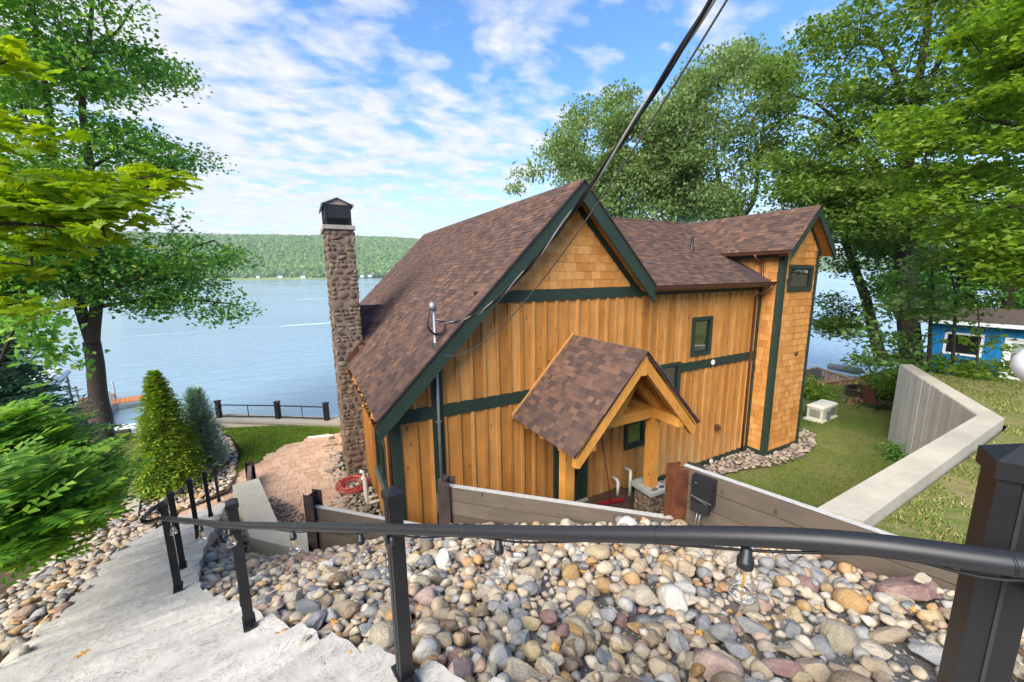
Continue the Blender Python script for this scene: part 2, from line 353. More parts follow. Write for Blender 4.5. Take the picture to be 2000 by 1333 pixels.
# ------------------------------------------------------------------ mesh helpers
class MB:
    def __init__(s): s.v = []; s.f = []; s.mi = []
    def poly(s, pts, mi=0):
        k = len(s.v); s.v += [tuple(p) for p in pts]; s.f.append(tuple(range(k, k+len(pts)))); s.mi.append(mi); return s
    def hexa(s, p, mi=0):       # p: bottom 4 counter-clockwise, top 4
        k = len(s.v); s.v += [tuple(q) for q in p]
        for f in ((3, 2, 1, 0), (4, 5, 6, 7), (0, 1, 5, 4), (1, 2, 6, 5), (2, 3, 7, 6), (3, 0, 4, 7)):
            s.f.append(tuple(k+i for i in f)); s.mi.append(mi)
        return s
    def box(s, x0, x1, y0, y1, z0, z1, mi=0):
        return s.hexa([(x0, y0, z0), (x1, y0, z0), (x1, y1, z0), (x0, y1, z0), (x0, y0, z1), (x1, y0, z1), (x1, y1, z1), (x0, y1, z1)], mi)
    def obox(s, M, sx, sy, sz, mi=0):
        return s.hexa([M @ Vector((x*sx/2, y*sy/2, z*sz/2)) for z in (-1, 1) for x, y in ((-1, -1), (1, -1), (1, 1), (-1, 1))], mi)
    def prism(s, pts, ext, mi=0):
        pts = [Vector(p) for p in pts]; ext = Vector(ext); n = len(pts); k = len(s.v)
        s.v += [tuple(p) for p in pts]+[tuple(p+ext) for p in pts]
        s.f.append(tuple(range(k, k+n))[::-1]); s.f.append(tuple(range(k+n, k+2*n))); s.mi += [mi, mi]
        for i in range(n): j = (i+1) % n; s.f.append((k+i, k+j, k+n+j, k+n+i)); s.mi.append(mi)
        return s
    def beam(s, a, b, w, h, upv=(0, 0, 1), mi=0):      # bar of section w x h from a to b
        a = Vector(a); b = Vector(b); d = (b-a); L = d.length; d.normalize(); x = d.cross(Vector(upv)).normalized(); y = x.cross(d)
        M = Matrix((x, d, y)).transposed().to_4x4(); M.translation = (a+b)/2
        return s.obox(M, w, L, h, mi)
    def tube(s, pts, r, n=8, mi=0, cap=True, closed=False):
        pts = [Vector(p) for p in pts]; m = len(pts); rr = r if isinstance(r, (list, tuple)) else [r]*m
        k0 = len(s.v); ref = None
        for i, p in enumerate(pts):
            if closed: d = pts[(i+1) % m]-pts[i-1]
            else: d = (pts[min(i+1, m-1)]-pts[max(i-1, 0)])
            if d.length < 1e-9: d = Vector((0, 0, 1))
            d.normalize()
            if ref is None: ref = d.orthogonal().normalized()
            ref = (ref-d*ref.dot(d)).normalized(); y = d.cross(ref)
            for j in range(n):
                a = 2*PI*j/n; s.v.append(tuple(p+(ref*math.cos(a)+y*math.sin(a))*rr[i]))
        for i in range(m if closed else m-1):
            i2 = (i+1) % m
            for j in range(n):
                j2 = (j+1) % n; s.f.append((k0+i*n+j, k0+i*n+j2, k0+i2*n+j2, k0+i2*n+j)); s.mi.append(mi)
        if cap and not closed:
            s.f.append(tuple(range(k0, k0+n))[::-1]); s.f.append(tuple(range(k0+(m-1)*n, k0+m*n))); s.mi += [mi, mi]
        return s
    def cyl(s, a, b, r, n=12, mi=0): return s.tube([a, b], r, n, mi)
    def lathe(s, c, prof, n=14, mi=0):
        k = len(s.v); c = Vector(c)
        for r, z in prof:
            for j in range(n): a = 2*PI*j/n; s.v.append((c.x+r*math.cos(a), c.y+r*math.sin(a), c.z+z))
        for i in range(len(prof)-1):
            for j in range(n): j2 = (j+1) % n; s.f.append((k+i*n+j, k+i*n+j2, k+(i+1)*n+j2, k+(i+1)*n+j)); s.mi.append(mi)
        return s
    def mesh(s, name, mats, smooth=False):
        me = bpy.data.meshes.new(name); me.from_pydata(s.v, [], s.f)
        for m in (mats if isinstance(mats, (list, tuple)) else [mats]): me.materials.append(MATS[m])
        if any(s.mi): me.polygons.foreach_set('material_index', s.mi)
        if smooth: me.polygons.foreach_set('use_smooth', [True]*len(me.polygons))
        me.update(); return me
    def build(s, name, mats, parent=None, smooth=False, **kw):
        if not s.v: return None
        return link(name, s.mesh(name, mats, smooth), parent, **kw)

def adopt(o, parent):
    o.parent = parent; o.matrix_parent_inverse = Matrix.Translation(-Vector(ROOTS.get(parent.name, (0, 0, 0))))
ROOTS = {}
def link(name, me, parent=None, M=None, **kw):
    o = bpy.data.objects.new(name, me); COL.objects.link(o)
    if M is not None: o.matrix_basis = M
    if parent is not None: adopt(o, parent)
    for k, v in kw.items():
        if v is not None: o[k] = v
    return o
def thing(name, label, cat, loc=(0, 0, 0), group=None, kind=None):
    o = bpy.data.objects.new(name, None); COL.objects.link(o); o.location = loc; o.empty_display_size = .2
    ROOTS[o.name] = tuple(loc); o['label'] = label; o['category'] = cat
    if group: o['group'] = group
    if kind: o['kind'] = kind
    return o
def tag(o, label, cat, group=None):
    o['label'] = label; o['category'] = cat
    if group: o['group'] = group
    return o

BOX8 = np.array([(x, y, z) for z in (-.5, .5) for x, y in ((-.5, -.5), (.5, -.5), (.5, .5), (-.5, .5))])
BOXF = np.array(((3, 2, 1, 0), (4, 5, 6, 7), (0, 1, 5, 4), (1, 2, 6, 5), (2, 3, 7, 6), (3, 0, 4, 7)))
def np_mesh(name, verts, faces, mats, smooth=False):
    """verts (n,3), faces (m,k) all of the same k"""
    me = bpy.data.meshes.new(name); nv, (nf, k) = len(verts), faces.shape
    me.vertices.add(nv); me.vertices.foreach_set('co', np.asarray(verts, np.float32).ravel())
    me.loops.add(nf*k); me.loops.foreach_set('vertex_index', faces.astype(np.int32).ravel())
    me.polygons.add(nf); me.polygons.foreach_set('loop_start', np.arange(0, nf*k, k, dtype=np.int32))
    try: me.polygons.foreach_set('loop_total', np.full(nf, k, np.int32))
    except Exception: pass
    if smooth: me.polygons.foreach_set('use_smooth', np.ones(nf, bool))
    for m in (mats if isinstance(mats, (list, tuple)) else [mats]): me.materials.append(MATS[m])
    me.update(calc_edges=True)
    if not smooth: me.shade_flat()
    return me
def stamp(T, F, Ms):
    """template verts T (k,3), faces F (f,q) stamped by matrices Ms (n,4,4)"""
    Ms = np.asarray(Ms); n = len(Ms); k = len(T)
    V = np.einsum('nij,kj->nki', Ms[:, :3, :3], T)+Ms[:, None, :3, 3]
    FF = (F[None]+(np.arange(n)*k)[:, None, None]).reshape(-1, F.shape[1])
    return V.reshape(-1, 3), FF
def unit_box(name, mat):
    return np_mesh(name, BOX8, BOXF, mat)
def mtx(x, y, z, o):
    M = Matrix((x, y, z)).transposed().to_4x4(); M.translation = o; return M
def clip_poly(pts, f):
    """keep the part of a polygon where f(p) >= 0"""
    out = []
    for i in range(len(pts)):
        a, b = pts[i], pts[(i+1) % len(pts)]; fa, fb = f(a), f(b)
        if fa >= 0: out.append(a)
        if fa*fb < 0: t = fa/(fa-fb); out.append(tuple(a[k]+(b[k]-a[k])*t for k in range(len(a))))
    return out
def rect_minus(r, holes):
    rs = [r]
    for h in holes:
        nr = []
        for (a, b, c, d) in rs:     # u0,u1,z0,z1
            x0, x1, z0, z1 = max(a, h[0]), min(b, h[1]), max(c, h[2]), min(d, h[3])
            if x0 >= x1 or z0 >= z1: nr.append((a, b, c, d)); continue
            if x0-a > .004: nr.append((a, x0, c, d))
            if b-x1 > .004: nr.append((x1, b, c, d))
            if z0-c > .004: nr.append((x0, x1, c, z0))
            if d-z1 > .004: nr.append((x0, x1, z1, d))
        rs = nr
    return rs

# base rocks, shared by all stones
def stone_mesh(name, seed, mat, sub=2, angular=.5, cuts=5):
    rg = random.Random(seed); bm = bmesh.new(); bmesh.ops.create_icosphere(bm, subdivisions=sub, radius=.5)
    pl = [(Vector((rg.gauss(0, 1), rg.gauss(0, 1), rg.gauss(0, 1))).normalized(), rg.uniform(.25, .41)) for _ in range(cuts)]
    off = Vector((rg.uniform(0, 50), rg.uniform(0, 50), rg.uniform(0, 50)))
    for v in bm.verts:
        p = v.co.copy()
        for n, d in pl:
            k = p.dot(n)-d
            if k > 0: p -= n*k*angular*1.25
        p *= 1+.16*noise.noise(p*2.1+off)+.05*noise.noise(p*5+off)
        v.co = p
    for f in bm.faces: f.smooth = True
    me = bpy.data.meshes.new(name); bm.to_mesh(me); bm.free(); me.materials.append(MATS[mat])
    if sub > 2: me.set_sharp_from_angle(angle=R(rg.choice((24, 30, 60))))
    return me

# ------------------------------------------------------------------ the house
UL, FV, UJ, TF, TR = 1.16, 6.70, 11.78, 6.16, 13.54
EAVE_U, EAVE_Z, PEAK_U, PEAK_Z = .87, 3.26, 4.95, 7.33
K = (PEAK_Z-EAVE_Z)/(PEAK_U-EAVE_U)
RV0, RV1 = 6.36, 17.6
def roof_z(u): return min(EAVE_Z+(u-EAVE_U)*K, PEAK_Z-(u-PEAK_U)*K)
house = thing('timber_house', 'cedar clad lake house with brown shingle roofs and dark green trim', 'house', (6.5, 9, 0))
wall = MB()
WIN = {'a': (8.85, 9.62, 3.34, 4.37), 'b': (7.73, 8.47, 2.36, 3.25), 'c': (6.61, 7.31, 1.23, 1.97), 'd': (4.53, 5.46, .30, 2.36)}
HOLES = list(WIN.values())
for r_ in rect_minus((UL, UJ, .0, 3.35), HOLES)+rect_minus((3.3, UJ, 3.35, 5.2), HOLES):
    wall.box(r_[0], r_[1], FV+.022, FV+.12, r_[2], r_[3])
wall.prism([(UL, FV+.022, 3.35), (3.3, FV+.022, 3.35), (3.3, FV+.022, 5.3), (UL, FV+.022, 3.36)], (0, .1, 0))
wall.prism([(3.3, FV+.022, 5.2), (6.9, FV+.022, 5.2), (PEAK_U, FV+.022, 7.12), (3.3, FV+.022, 5.48)], (0, .1, 0))
wall.box(UL+.02, UL+.12, FV+.12, 17.3, 0, 3.35)
front_wall = wall.build('front_wall', 'cedar_board', house)
side_wall = MB().box(UL+.12, UL+.14, FV+.12, 17.3, 0, 3.3).build('side_wall', 'cedar_board', house)
back = MB().box(UL+.2, TR, 17.2, 17.3, 0, 3.3); back.box(TR-.1, TR, 8, 17.2, 0, 5.2); back.build('rear_wall', 'cedar_board', house)

SP = .275
def front_piece(name, u0, u1, z0, z1, v0, v1, mat='cedar_board'):
    pts = [(u0, v0, z0), (u1, v0, z0), (u1, v0, z1), (u0, v0, z1)]
    pts = clip_poly(pts, lambda p: EAVE_Z-.10+(p[0]-EAVE_U)*K-p[2]); pts = clip_poly(pts, lambda p: PEAK_Z-.12-(p[0]-PEAK_U)*K-p[2] if p[0] > PEAK_U and p[0] < 6.8 else 1)
    if len(pts) < 3: return
    MB().prism(pts, (0, v1-v0, 0)).build(name, mat, front_wall)
u = UL+.11
k = 0
while u < UJ-.1:
    u1 = min(u+SP, UJ)
    for (z0, z1) in ((.18, 2.97), (3.19, 5.01)):
        for q in rect_minus((u+.002, u1-.002, z0, z1), HOLES):
            if q[1]-q[0] > .02 and q[3]-q[2] > .03: front_piece('board', q[0], q[1], q[2], q[3], FV+.003*NR.random(), FV+.0215)
        ub = u1
        if u1 < UJ-.15:
            for q in rect_minus((ub-.032, ub+.032, z0, z1), [(h[0]-.01, h[1]+.01, h[2]-.01, h[3]+.01) for h in HOLES]):
                if q[1]-q[0] > .05 and q[3]-q[2] > .03: front_piece('batten', q[0], q[1], q[2], q[3], FV-.032-.003*NR.random(), FV+.006)
    u = u1
# left side wall boards
v = FV+.13
while v < 10.9:
    for q in rect_minus((v+.002, v+SP-.002, .16, 3.2), [(7.46, 8.80, 1.22, 2.30)]):
        MB().box(UL-.012, UL+.02, q[0], q[1], q[2], q[3]).build('board', 'cedar_board', side_wall)
    for q in rect_minus((v+SP-.025, v+SP+.025, .16, 3.2), [(7.40, 8.86, 1.15, 2.36)]):
        if q[3]-q[2] > .05: MB().box(UL-.052, UL-.010, q[0], q[1], q[2], q[3]).build('batten', 'cedar_board', side_wall)
    v += SP
# trim
T = lambda name='trim_board': (MB(), name)
def trim(name, *b, par=house, mat='green_trim'): return MB().box(*b).build(name, mat, par)
trim('belt_trim', UL+.12, 4.52, FV-.044, FV+.01, 2.965, 3.195); trim('belt_trim', 8.50, UJ-.1, FV-.044, FV+.01, 2.965, 3.195); trim('belt_trim', 5.5, 7.70, FV-.044, FV+.01, 2.965, 3.195)
trim('eave_trim', 2.75, UJ-.1, FV-.042, FV+.01, 5.005, 5.235)
trim('skirt_trim', UL-.02, 4.5, FV-.040, FV+.01, -.1, .175); trim('skirt_trim', 5.48, UJ, FV-.040, FV+.01, -.1, .175)
trim('skirt_trim', UL-.045, UL+.01, FV+.0, 10.98, -.1, .155)
trim('corner_trim', UL-.03, UL+.115, FV-.038, FV+.01, .178, 3.21)
trim('corner_trim', UL-.047, UL-.008, FV+.013, FV+.14, .158, 3.15)
trim('corner_trim', UJ-.10, UJ-.002, FV-.038, FV+.01, .178, 5.2)
MB().prism([(1.86, FV-.046, .18), (2.07, FV-.046, .18), (2.07, FV-.046, 3.26+1.05), (1.86, FV-.046, 3.26+.84)], (0, .05, 0)).build('conduit_trim', 'green_trim', house)

# shakes: collected, the nearest ones become parts
SHAKES = []
def shake_row(u0, u1, z, exp, y, axis, rg, wmin=.10, wmax=.24):
    u = u0-rg.random()*.1
    while u < u1-.01:
        w = rg.uniform(wmin, wmax); a, b = max(u, u0), min(u+w, u1); u += w
        if b-a < .025: continue
        h = exp*1.12; tilt = .055; dz = rg.uniform(-.006, .006)
        c = Vector(((a+b)/2, y-.016, z+h/2+dz)) if axis == 'u' else Vector((y-.016, (a+b)/2, z+h/2+dz))
        if axis == 'u': X = Vector((b-a-.005, 0, 0)); Y = Vector((0, .014, 0)); Z = Vector((0, tilt*.28, h))
        else: X = Vector((0, b-a-.005, 0)); Y = Vector((-.014, 0, 0)); Z = Vector((tilt*.28, 0, h))
        SHAKES.append((mtx(X, Y, Z, c), c))
rg = random.Random(3)
for i in range(12):
    z = 5.235+i*.178
    half = (PEAK_Z-.32-z-.12)/K
    if half > .06: shake_row(PEAK_U-half, min(PEAK_U+half, 6.75), z, .178, FV+.01, 'u', rg, .13, .26)
tower_core = MB().box(UJ+.02, TR-.02, TF+.02, 9.4, 0, 6.25)
tower_core.prism([(UJ+.02, TF+.02, 6.25), (TR-.02, TF+.02, 6.25), (12.66, TF+.02, 7.12)], (0, 3, 0))
tower = tower_core.build('stair_tower', 'cedar_shake', house)
for i in range(35):
    z = .185+i*.197
    if z < 6.0: shake_row(UJ+.115, TR-.10, z, .197, TF+.008, 'u', rg); 
    else:
        half = (7.18-.2-z)
        if half > .08: shake_row(12.66-half, 12.66+half, z, .197, TF+.008, 'u', rg)
    if z < 5.95:
        if z < 4.95: shake_row(TF+.115, FV-.04, z, .197, UJ+.008, 'v', rg)
        else: shake_row(TF+.115, 7.9, z, .197, UJ+.008, 'v', rg)
trim('corner_trim', UJ-.035, UJ+.012, TF+.0, TF+.115, .178, 6.05, par=tower); trim('corner_trim', UJ-.032, UJ+.115, TF-.038, TF-.002, .178, 6.12, par=tower)
trim('corner_trim', TR-.10, TR+.03, TF-.038, TF+.1, .178, 6.12, par=tower)
trim('skirt_trim', UJ-.042, TR+.04, TF-.045, TF+.01, -.1, .175, par=tower); trim('skirt_trim', UJ-.046, UJ+.01, TF+.012, FV-.043, -.1, .174, par=tower)
SHAKE_ME = unit_box('shake', 'cedar_shake')
vis = [s for s in SHAKES if not (12.0 < s[1].x < 13.3 and 4.9 < s[1].z < 5.72 and s[1].y < 6.4)]
vis.sort(key=lambda s: (s[1]-EYEP).length)
for M, c in vis[:300]: link('shake', SHAKE_ME, house, M)
Vv, Fv = stamp(BOX8, BOXF, [m for m, c in vis[300:]]); link('shake_field', np_mesh('shake_field', Vv, Fv, 'cedar_shake'), house, kind='stuff')

# windows
def window(u0, u1, z0, z1, y, par, sash=True, cloth=False, fw_=.085, blind=False):
    f = MB(); y0 = y-.055
    f.box(u0, u0+fw_, y0, y+.06, z0, z1); f.box(u1-fw_, u1, y0, y+.06, z0, z1)
    f.box(u0+fw_, u1-fw_, y0, y+.06, z0, z0+fw_); f.box(u0+fw_, u1-fw_, y0, y+.06, z1-fw_, z1)
    w = f.build('window', 'green_trim', par)
    a, b, c, d = u0+fw_, u1-fw_, z0+fw_, z1-fw_; s = .035
    g = MB(); yy = y-.03
    g.box(a, a+s, yy, y+.05, c, d); g.box(b-s, b, yy, y+.05, c, d); g.box(a+s, b-s, yy, y+.05, c, c+s); g.box(a+s, b-s, yy, y+.05, d-s, d)
    g.build('sash', 'window_black', w)
    MB().box(a+s, b-s, y+.0, y+.006, c+s, d-s).build('pane', 'window_glass', w)
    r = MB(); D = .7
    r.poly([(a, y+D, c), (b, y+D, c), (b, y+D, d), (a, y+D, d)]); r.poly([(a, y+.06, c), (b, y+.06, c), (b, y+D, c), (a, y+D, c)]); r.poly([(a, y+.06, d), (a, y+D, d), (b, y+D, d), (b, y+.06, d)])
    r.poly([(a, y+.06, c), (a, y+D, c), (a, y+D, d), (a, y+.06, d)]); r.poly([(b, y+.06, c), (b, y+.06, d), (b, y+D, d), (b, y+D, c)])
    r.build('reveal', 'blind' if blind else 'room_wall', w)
    if cloth: MB().box(a+.03, b-.1, y+.08, y+.6, c+.0, c+.26).build('teal_cloth', 'teal_cloth', w)
    return w
window(*WIN['a'], FV, house, blind=True); window(*WIN['b'], FV, house, blind=True); window(*WIN['c'], FV, house, cloth=True)
window(12.03, 13.29, 4.96, 5.67, TF, tower)
# door under the porch
dr = MB(); y0 = FV-.05
dr.box(4.53, 4.64, y0, FV+.1, .30, 2.36); dr.box(5.35, 5.46, y0, FV+.1, .30, 2.36); dr.box(4.64, 5.35, y0, FV+.1, 2.25, 2.36)
door = dr.build('door', 'green_trim', house)
d2 = MB(); d2.box(4.64, 4.76, FV-.02, FV+.03, .32, 2.25); d2.box(5.23, 5.35, FV-.02, FV+.03, .32, 2.25); d2.box(4.76, 5.23, FV-.02, FV+.03, .32, .78); d2.box(4.76, 5.23, FV-.02, FV+.03, 2.12, 2.25)
d2.build('door_leaf', 'green_trim', door); MB().box(4.76, 5.23, FV, FV+.008, .78, 2.12).build('pane', 'window_glass', door)
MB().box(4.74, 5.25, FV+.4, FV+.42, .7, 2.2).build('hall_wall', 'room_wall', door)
MB().tube([(5.29, FV-.02, 1.18), (5.29, FV-.07, 1.18), (5.20, FV-.075, 1.18)], .012, 8).build('handle', 'bracket_metal', door)
MB().box(4.55, 5.44, FV-.14, FV-.05, .28, .33).build('door_sill', 'limestone', door)
# side window, seen at a glancing angle
f = MB(); x0, x1 = UL-.06, UL+.03
f.box(x0, x1, 7.46, 7.55, 1.22, 2.30); f.box(x0, x1, 8.71, 8.80, 1.22, 2.30); f.box(x0, x1, 7.55, 8.71, 1.22, 1.31); f.box(x0, x1, 7.55, 8.71, 2.21, 2.30); f.box(x0+.01, x1, 8.09, 8.16, 1.31, 2.21)
sw = f.build('window', 'green_trim', house); MB().box(UL-.005, UL, 7.55, 8.09, 1.31, 2.21).build('pane', 'dark_glass', sw); MB().box(UL-.005, UL, 8.16, 8.71, 1.31, 2.21).build('pane', 'dark_glass', sw)
MB().box(UL-.11, UL-.02, 7.40, 8.86, 1.17, 1.215).build('sill', 'grey_metal', sw)

# roofs -------------------------------------------------------
roof_main = MB()
n1 = Vector((-K, 0, 1)).normalized(); TH = .16
def slab(a, b, y0, y1, th, mb, ux=True):
    """sloping slab whose top edge runs a -> b in the xz plane, between y0 and y1"""
    mb.hexa([(a[0], y0, a[1]-th), (b[0], y0, b[1]-th), (b[0], y1, b[1]-th), (a[0], y1, a[1]-th), (a[0], y0, a[1]), (b[0], y0, b[1]), (b[0], y1, b[1]), (a[0], y1, a[1])])
slab((EAVE_U, EAVE_Z), (PEAK_U, PEAK_Z), RV0, RV1, TH, roof_main); slab((PEAK_U, PEAK_Z), (7.0, PEAK_Z-(7.0-PEAK_U)*K), RV0, RV1, TH, roof_main)
R1 = roof_main.build('roof', 'roof_deck', house)
# rake boards, soffit and eaves
def rake(a, b, y, drop, th, par, mat='green_trim', name='rake_board'):
    MB().prism([(a[0], y, a[1]+.004), (b[0], y, b[1]+.004), (b[0], y, b[1]-drop), (a[0], y, a[1]-drop)], (0, th, 0)).build(name, mat, par)
rake((EAVE_U-.02, EAVE_Z-.02), (PEAK_U, PEAK_Z), RV0-.045, .40, .043, R1); rake((PEAK_U, PEAK_Z), (7.02, PEAK_Z-(7.02-PEAK_U)*K), RV0-.045, .40, .043, R1)
MB().prism([(EAVE_U-.03, RV0-.075, EAVE_Z-.02), (PEAK_U, RV0-.075, PEAK_Z+.012), (7.03, RV0-.075, PEAK_Z-(7.03-PEAK_U)*K+.01), (7.03, RV0-.075, PEAK_Z-(7.03-PEAK_U)*K-.03), (PEAK_U, RV0-.075, PEAK_Z-.03), (EAVE_U-.03, RV0-.075, EAVE_Z-.06)], (0, .028, 0)).build('drip_edge', 'roof_deck', R1)
for a, b in (((EAVE_U, EAVE_Z-.17), (PEAK_U, PEAK_Z-.17)), ((PEAK_U, PEAK_Z-.17), (6.98, PEAK_Z-.17-(6.98-PEAK_U)*K))):
    s_ = MB(); slab(a, b, RV0, FV+.02, .02, s_); s_.build('soffit', 'soffit_wood', R1)
for s in (1, -1):     # dark frieze just under the soffit on the gable
    a, b = (PEAK_U, PEAK_Z-.22), (PEAK_U+s*2.0, PEAK_Z-.22-2.0*K)
    MB().prism([(a[0], FV-.03, a[1]), (b[0], FV-.03, b[1]), (b[0], FV-.03, b[1]-.17), (a[0], FV-.03, a[1]-.17)], (0, .035, 0)).build('frieze_board', 'green_trim', R1)
# wing roof
WE, WZ, WRV, WRZ = RV0, 5.25, 10.1, 7.30
wing = MB().hexa([(6.4, WE, WZ-.12), (TR+.3, WE, WZ-.12), (TR+.3, WRV, WRZ-.12), (5.0, WRV, WRZ-.12), (6.4, WE, WZ), (TR+.3, WE, WZ), (TR+.3, WRV, WRZ), (5.0, WRV, WRZ)])
wing = MB().hexa([(6.98, WE, WZ-.12), (11.62, WE, WZ-.12), (12.8, WRV, WRZ-.12), (5.0, WRV, WRZ-.12), (6.98, WE, WZ), (11.62, WE, WZ), (12.8, WRV, WRZ), (5.0, WRV, WRZ)])
wing.hexa([(5.0, WRV, WRZ-.12), (TR, WRV, WRZ-.12), (TR, 14, WZ), (5.0, 14, WZ), (5.0, WRV, WRZ), (TR, WRV, WRZ), (TR, 14, WZ+.12), (5, 14, WZ+.12)])
R2 = wing.build('roof', 'roof_deck', house)
# tower roof
TU, TZ, TEZ, TY0 = 12.66, 7.28, 6.10, 5.87
TK = (TZ-TEZ)/1.16
tw = MB(); slab((TU-1.16, TEZ), (TU, TZ), TY0, 10.2, .13, tw); slab((TU, TZ), (TU+1.16, TEZ), TY0, 10.2, .13, tw)
R3 = tw.build('roof', 'roof_deck', house)
rake((TU-1.17, TEZ-.01), (TU, TZ), TY0-.04, .26, .038, R3); rake((TU, TZ), (TU+1.17, TEZ-.01), TY0-.04, .26, .038, R3)
for s in (-1, 1):
    s_ = MB(); a, b = ((TU-1.15, TEZ-.14), (TU, TZ-.14)) if s < 0 else ((TU, TZ-.14), (TU+1.15, TEZ-.14)); slab(a, b, TY0, TF+.02, .02, s_); s_.build('soffit', 'soffit_wood', R3)
    s2 = MB(); slab((TU+s*1.12, TEZ-.06), (TU+s*.9, TEZ-.06), TF, 8.6, .14, s2); s2.build('eave_soffit', 'soffit_wood' if s > 0 else 'green_trim', R3)
    b = (TU+s*1.0, TZ-.17-1.0*TK)
    MB().prism([(TU, TF-.03, TZ-.17), (b[0], TF-.03, b[1]), (b[0], TF-.03, b[1]-.14), (TU, TF-.03, TZ-.31)], (0, .034, 0)).build('frieze_board', 'green_trim', R3)
# porch
PU, PZ, PEU, PEZ, PY0 = 5.0, 4.23, 3.53, 2.71, 4.62
PK = (PZ-PEZ)/(PU-PEU)
po = MB(); slab((PEU, PEZ), (PU, PZ), PY0, FV-.03, .05, po); slab((PU, PZ), (2*PU-PEU, PEZ), PY0, FV-.03, .05, po)
R4 = po.build('porch_roof', 'roof_deck', house)
for a, b in (((PEU+.06, PEZ-.0), (PU, PZ-.05)), ((PU, PZ-.05), (2*PU-PEU-.06, PEZ-.0))):
    s_ = MB(); slab((a[0], a[1]-.05 if a[0] != PU else a[1]), (b[0], b[1]-.05 if b[0] != PU else b[1]), PY0+.02, FV-.04, .03, s_); s_.build('porch_ceiling', 'soffit_wood', R4)
for s in (-1, 1):
    a, b = Vector((PU, PY0+.07, PZ-.16)), Vector((PU+s*1.43, PY0+.07, PZ-.16-1.43*PK))
    MB().prism([(PU, PY0+.02, PZ-.065), (b.x, PY0+.02, b.z+.095), (b.x, PY0+.02, b.z-.12), (b.x-s*.08, PY0+.02, b.z-.14), (PU, PY0+.02, PZ-.33)], (0, .10, 0)).build('porch_rafter', 'cedar_timber', R4)
    MB().prism([(PU, 5.28, PZ-.10), (PU+s*1.25, 5.28, PZ-.10-1.25*PK), (PU+s*1.25, 5.28, PZ-.30-1.25*PK), (PU, 5.28, PZ-.34)], (0, .14, 0)).build('porch_rafter', 'cedar_timber', R4)
    ux = PU+s*1.08
    MB().box(ux-.09, ux+.09, 4.68, FV-.03, 2.66, 2.86).build('plate_beam', 'cedar_timber', R4)
    if s > 0: MB().box(ux-.10, ux+.10, 5.26, 5.46, 1.12, 2.66).build('porch_post', 'cedar_timber', R4)
    else: MB().box(ux-.10, ux+.10, 5.26, 5.46, .30, 2.66).build('porch_post', 'cedar_timber', R4)
    MB().beam((PU+s*.10, 5.36, 2.86), (PU+s*.55, 5.36, 3.50), .12, .11, (0, 1, 0)).build('brace', 'cedar_timber', R4)
MB().box(PU-.98, PU+.98, 5.27, 5.45, 2.67, 2.86).build('tie_beam', 'cedar_timber', R4)
MB().box(PU-.07, PU+.07, 5.29, 5.43, 2.86, 3.95).build('king_post', 'cedar_timber', R4)
MB().box(PU-.05, PU+.05, PY0+.015, PY0+.13, PZ-.42, PZ-.062).build('ridge_block', 'cedar_timber', R4)
for vv in (5.15, 5.75, 6.3): MB().box(PEU+.08, PEU+.2, vv-.05, vv+.05, PEZ-.16, PEZ-.06).build('rafter_tail', 'cedar_timber', R4)
for s in (-1, 1):     # new light boards along the porch roof line
    a, b = Vector((PU, FV-.05, PZ+.06)), Vector((PU+s*1.5, FV-.05, PZ+.06-1.5*PK))
    MB().prism([(a.x, FV-.055, a.z+.02), (b.x, FV-.055, b.z+.02), (b.x, FV-.055, b.z-.10), (a.x, FV-.055, a.z-.10)], (0, .03, 0)).build('flashing_board', 'cedar_shake', R4)
# stone pedestal
ped = MB().box(5.90, 6.28, 5.17, 5.60, 0, 1.04).build('pedestal', 'mortar', house)
MB().box(5.83, 6.35, 5.09, 5.68, 1.04, 1.12).build('cap', 'bluestone', ped)
# deck of the porch, of single boards
for i in range(15): 
    y = 4.42+i*.15
    MB().box(3.35, 6.55 if y > 5.75 else 5.75, y, y+.143, .24, .295).build('deck_board', 'porch_deck', house)

# shingles
SH = []
def shingle_field(roof, o, a, s, La, Ls, keep, rg, exp=.113, tmin=.10, tmax=.25):
    n = a.cross(s).normalized()
    if n.z < 0: n = -n
    j = 0
    while j*exp < Ls:
        y = j*exp; x = -rg.random()*.2
        while x < La:
            w = rg.uniform(tmin, tmax); x0, x1 = max(0, x), min(La, x+w); x += w
            if x1-x0 < .02: continue
            h = min(exp*1.18, Ls-y+.01); lift = .006+(.004 if rg.random() < .45 else 0)
            c = o+a*((x0+x1)/2)+s*(y+h/2)+n*(lift*.5+.004)
            if not keep(c): continue
            X = a*(x1-x0-.003); Y = (s-n*.055)*h; Z = n*.009*(1 if lift < .008 else 1.6)
            SH.append((mtx(X, Y, Z, c), c, roof))
        j += 1
rg = random.Random(5)
sA = Vector((1, 0, K)).normalized()
tri_c = None
shingle_field(R1, Vector((EAVE_U-.03, RV0-.07, EAVE_Z-.03)), Vector((0, 1, 0)), sA, RV1-RV0+.07, (PEAK_U-EAVE_U+.03)/sA.x, lambda c: not (c.x < 1.32 and 10.97 < c.y < 12.8), rg)
sC = Vector((0, WRV-WE, WRZ-WZ)).normalized()
shingle_field(R2, Vector((5.2, WE-.03, WZ-.015)), Vector((1, 0, 0)), sC, 7.6, math.hypot(WRV-WE, WRZ-WZ)+.03,
              lambda c: c.z > roof_z(c.x)-.02 and c.z > TZ-TK*abs(c.x-TU)-.03 and (c.x > 6.9 or c.y > 6.5) and c.x < 11.62+(c.y-WE)*.32, rg)
sD = Vector((1, 0, TK)).normalized()
shingle_field(R3, Vector((TU-1.18, TY0-.05, TEZ-.02)), Vector((0, 1, 0)), sD, 4.2, 1.18/sD.x, lambda c: c.z > WZ+(c.y-WE)*(WRZ-WZ)/(WRV-WE)-.03, rg)
sE = Vector((1, 0, PK)).normalized()
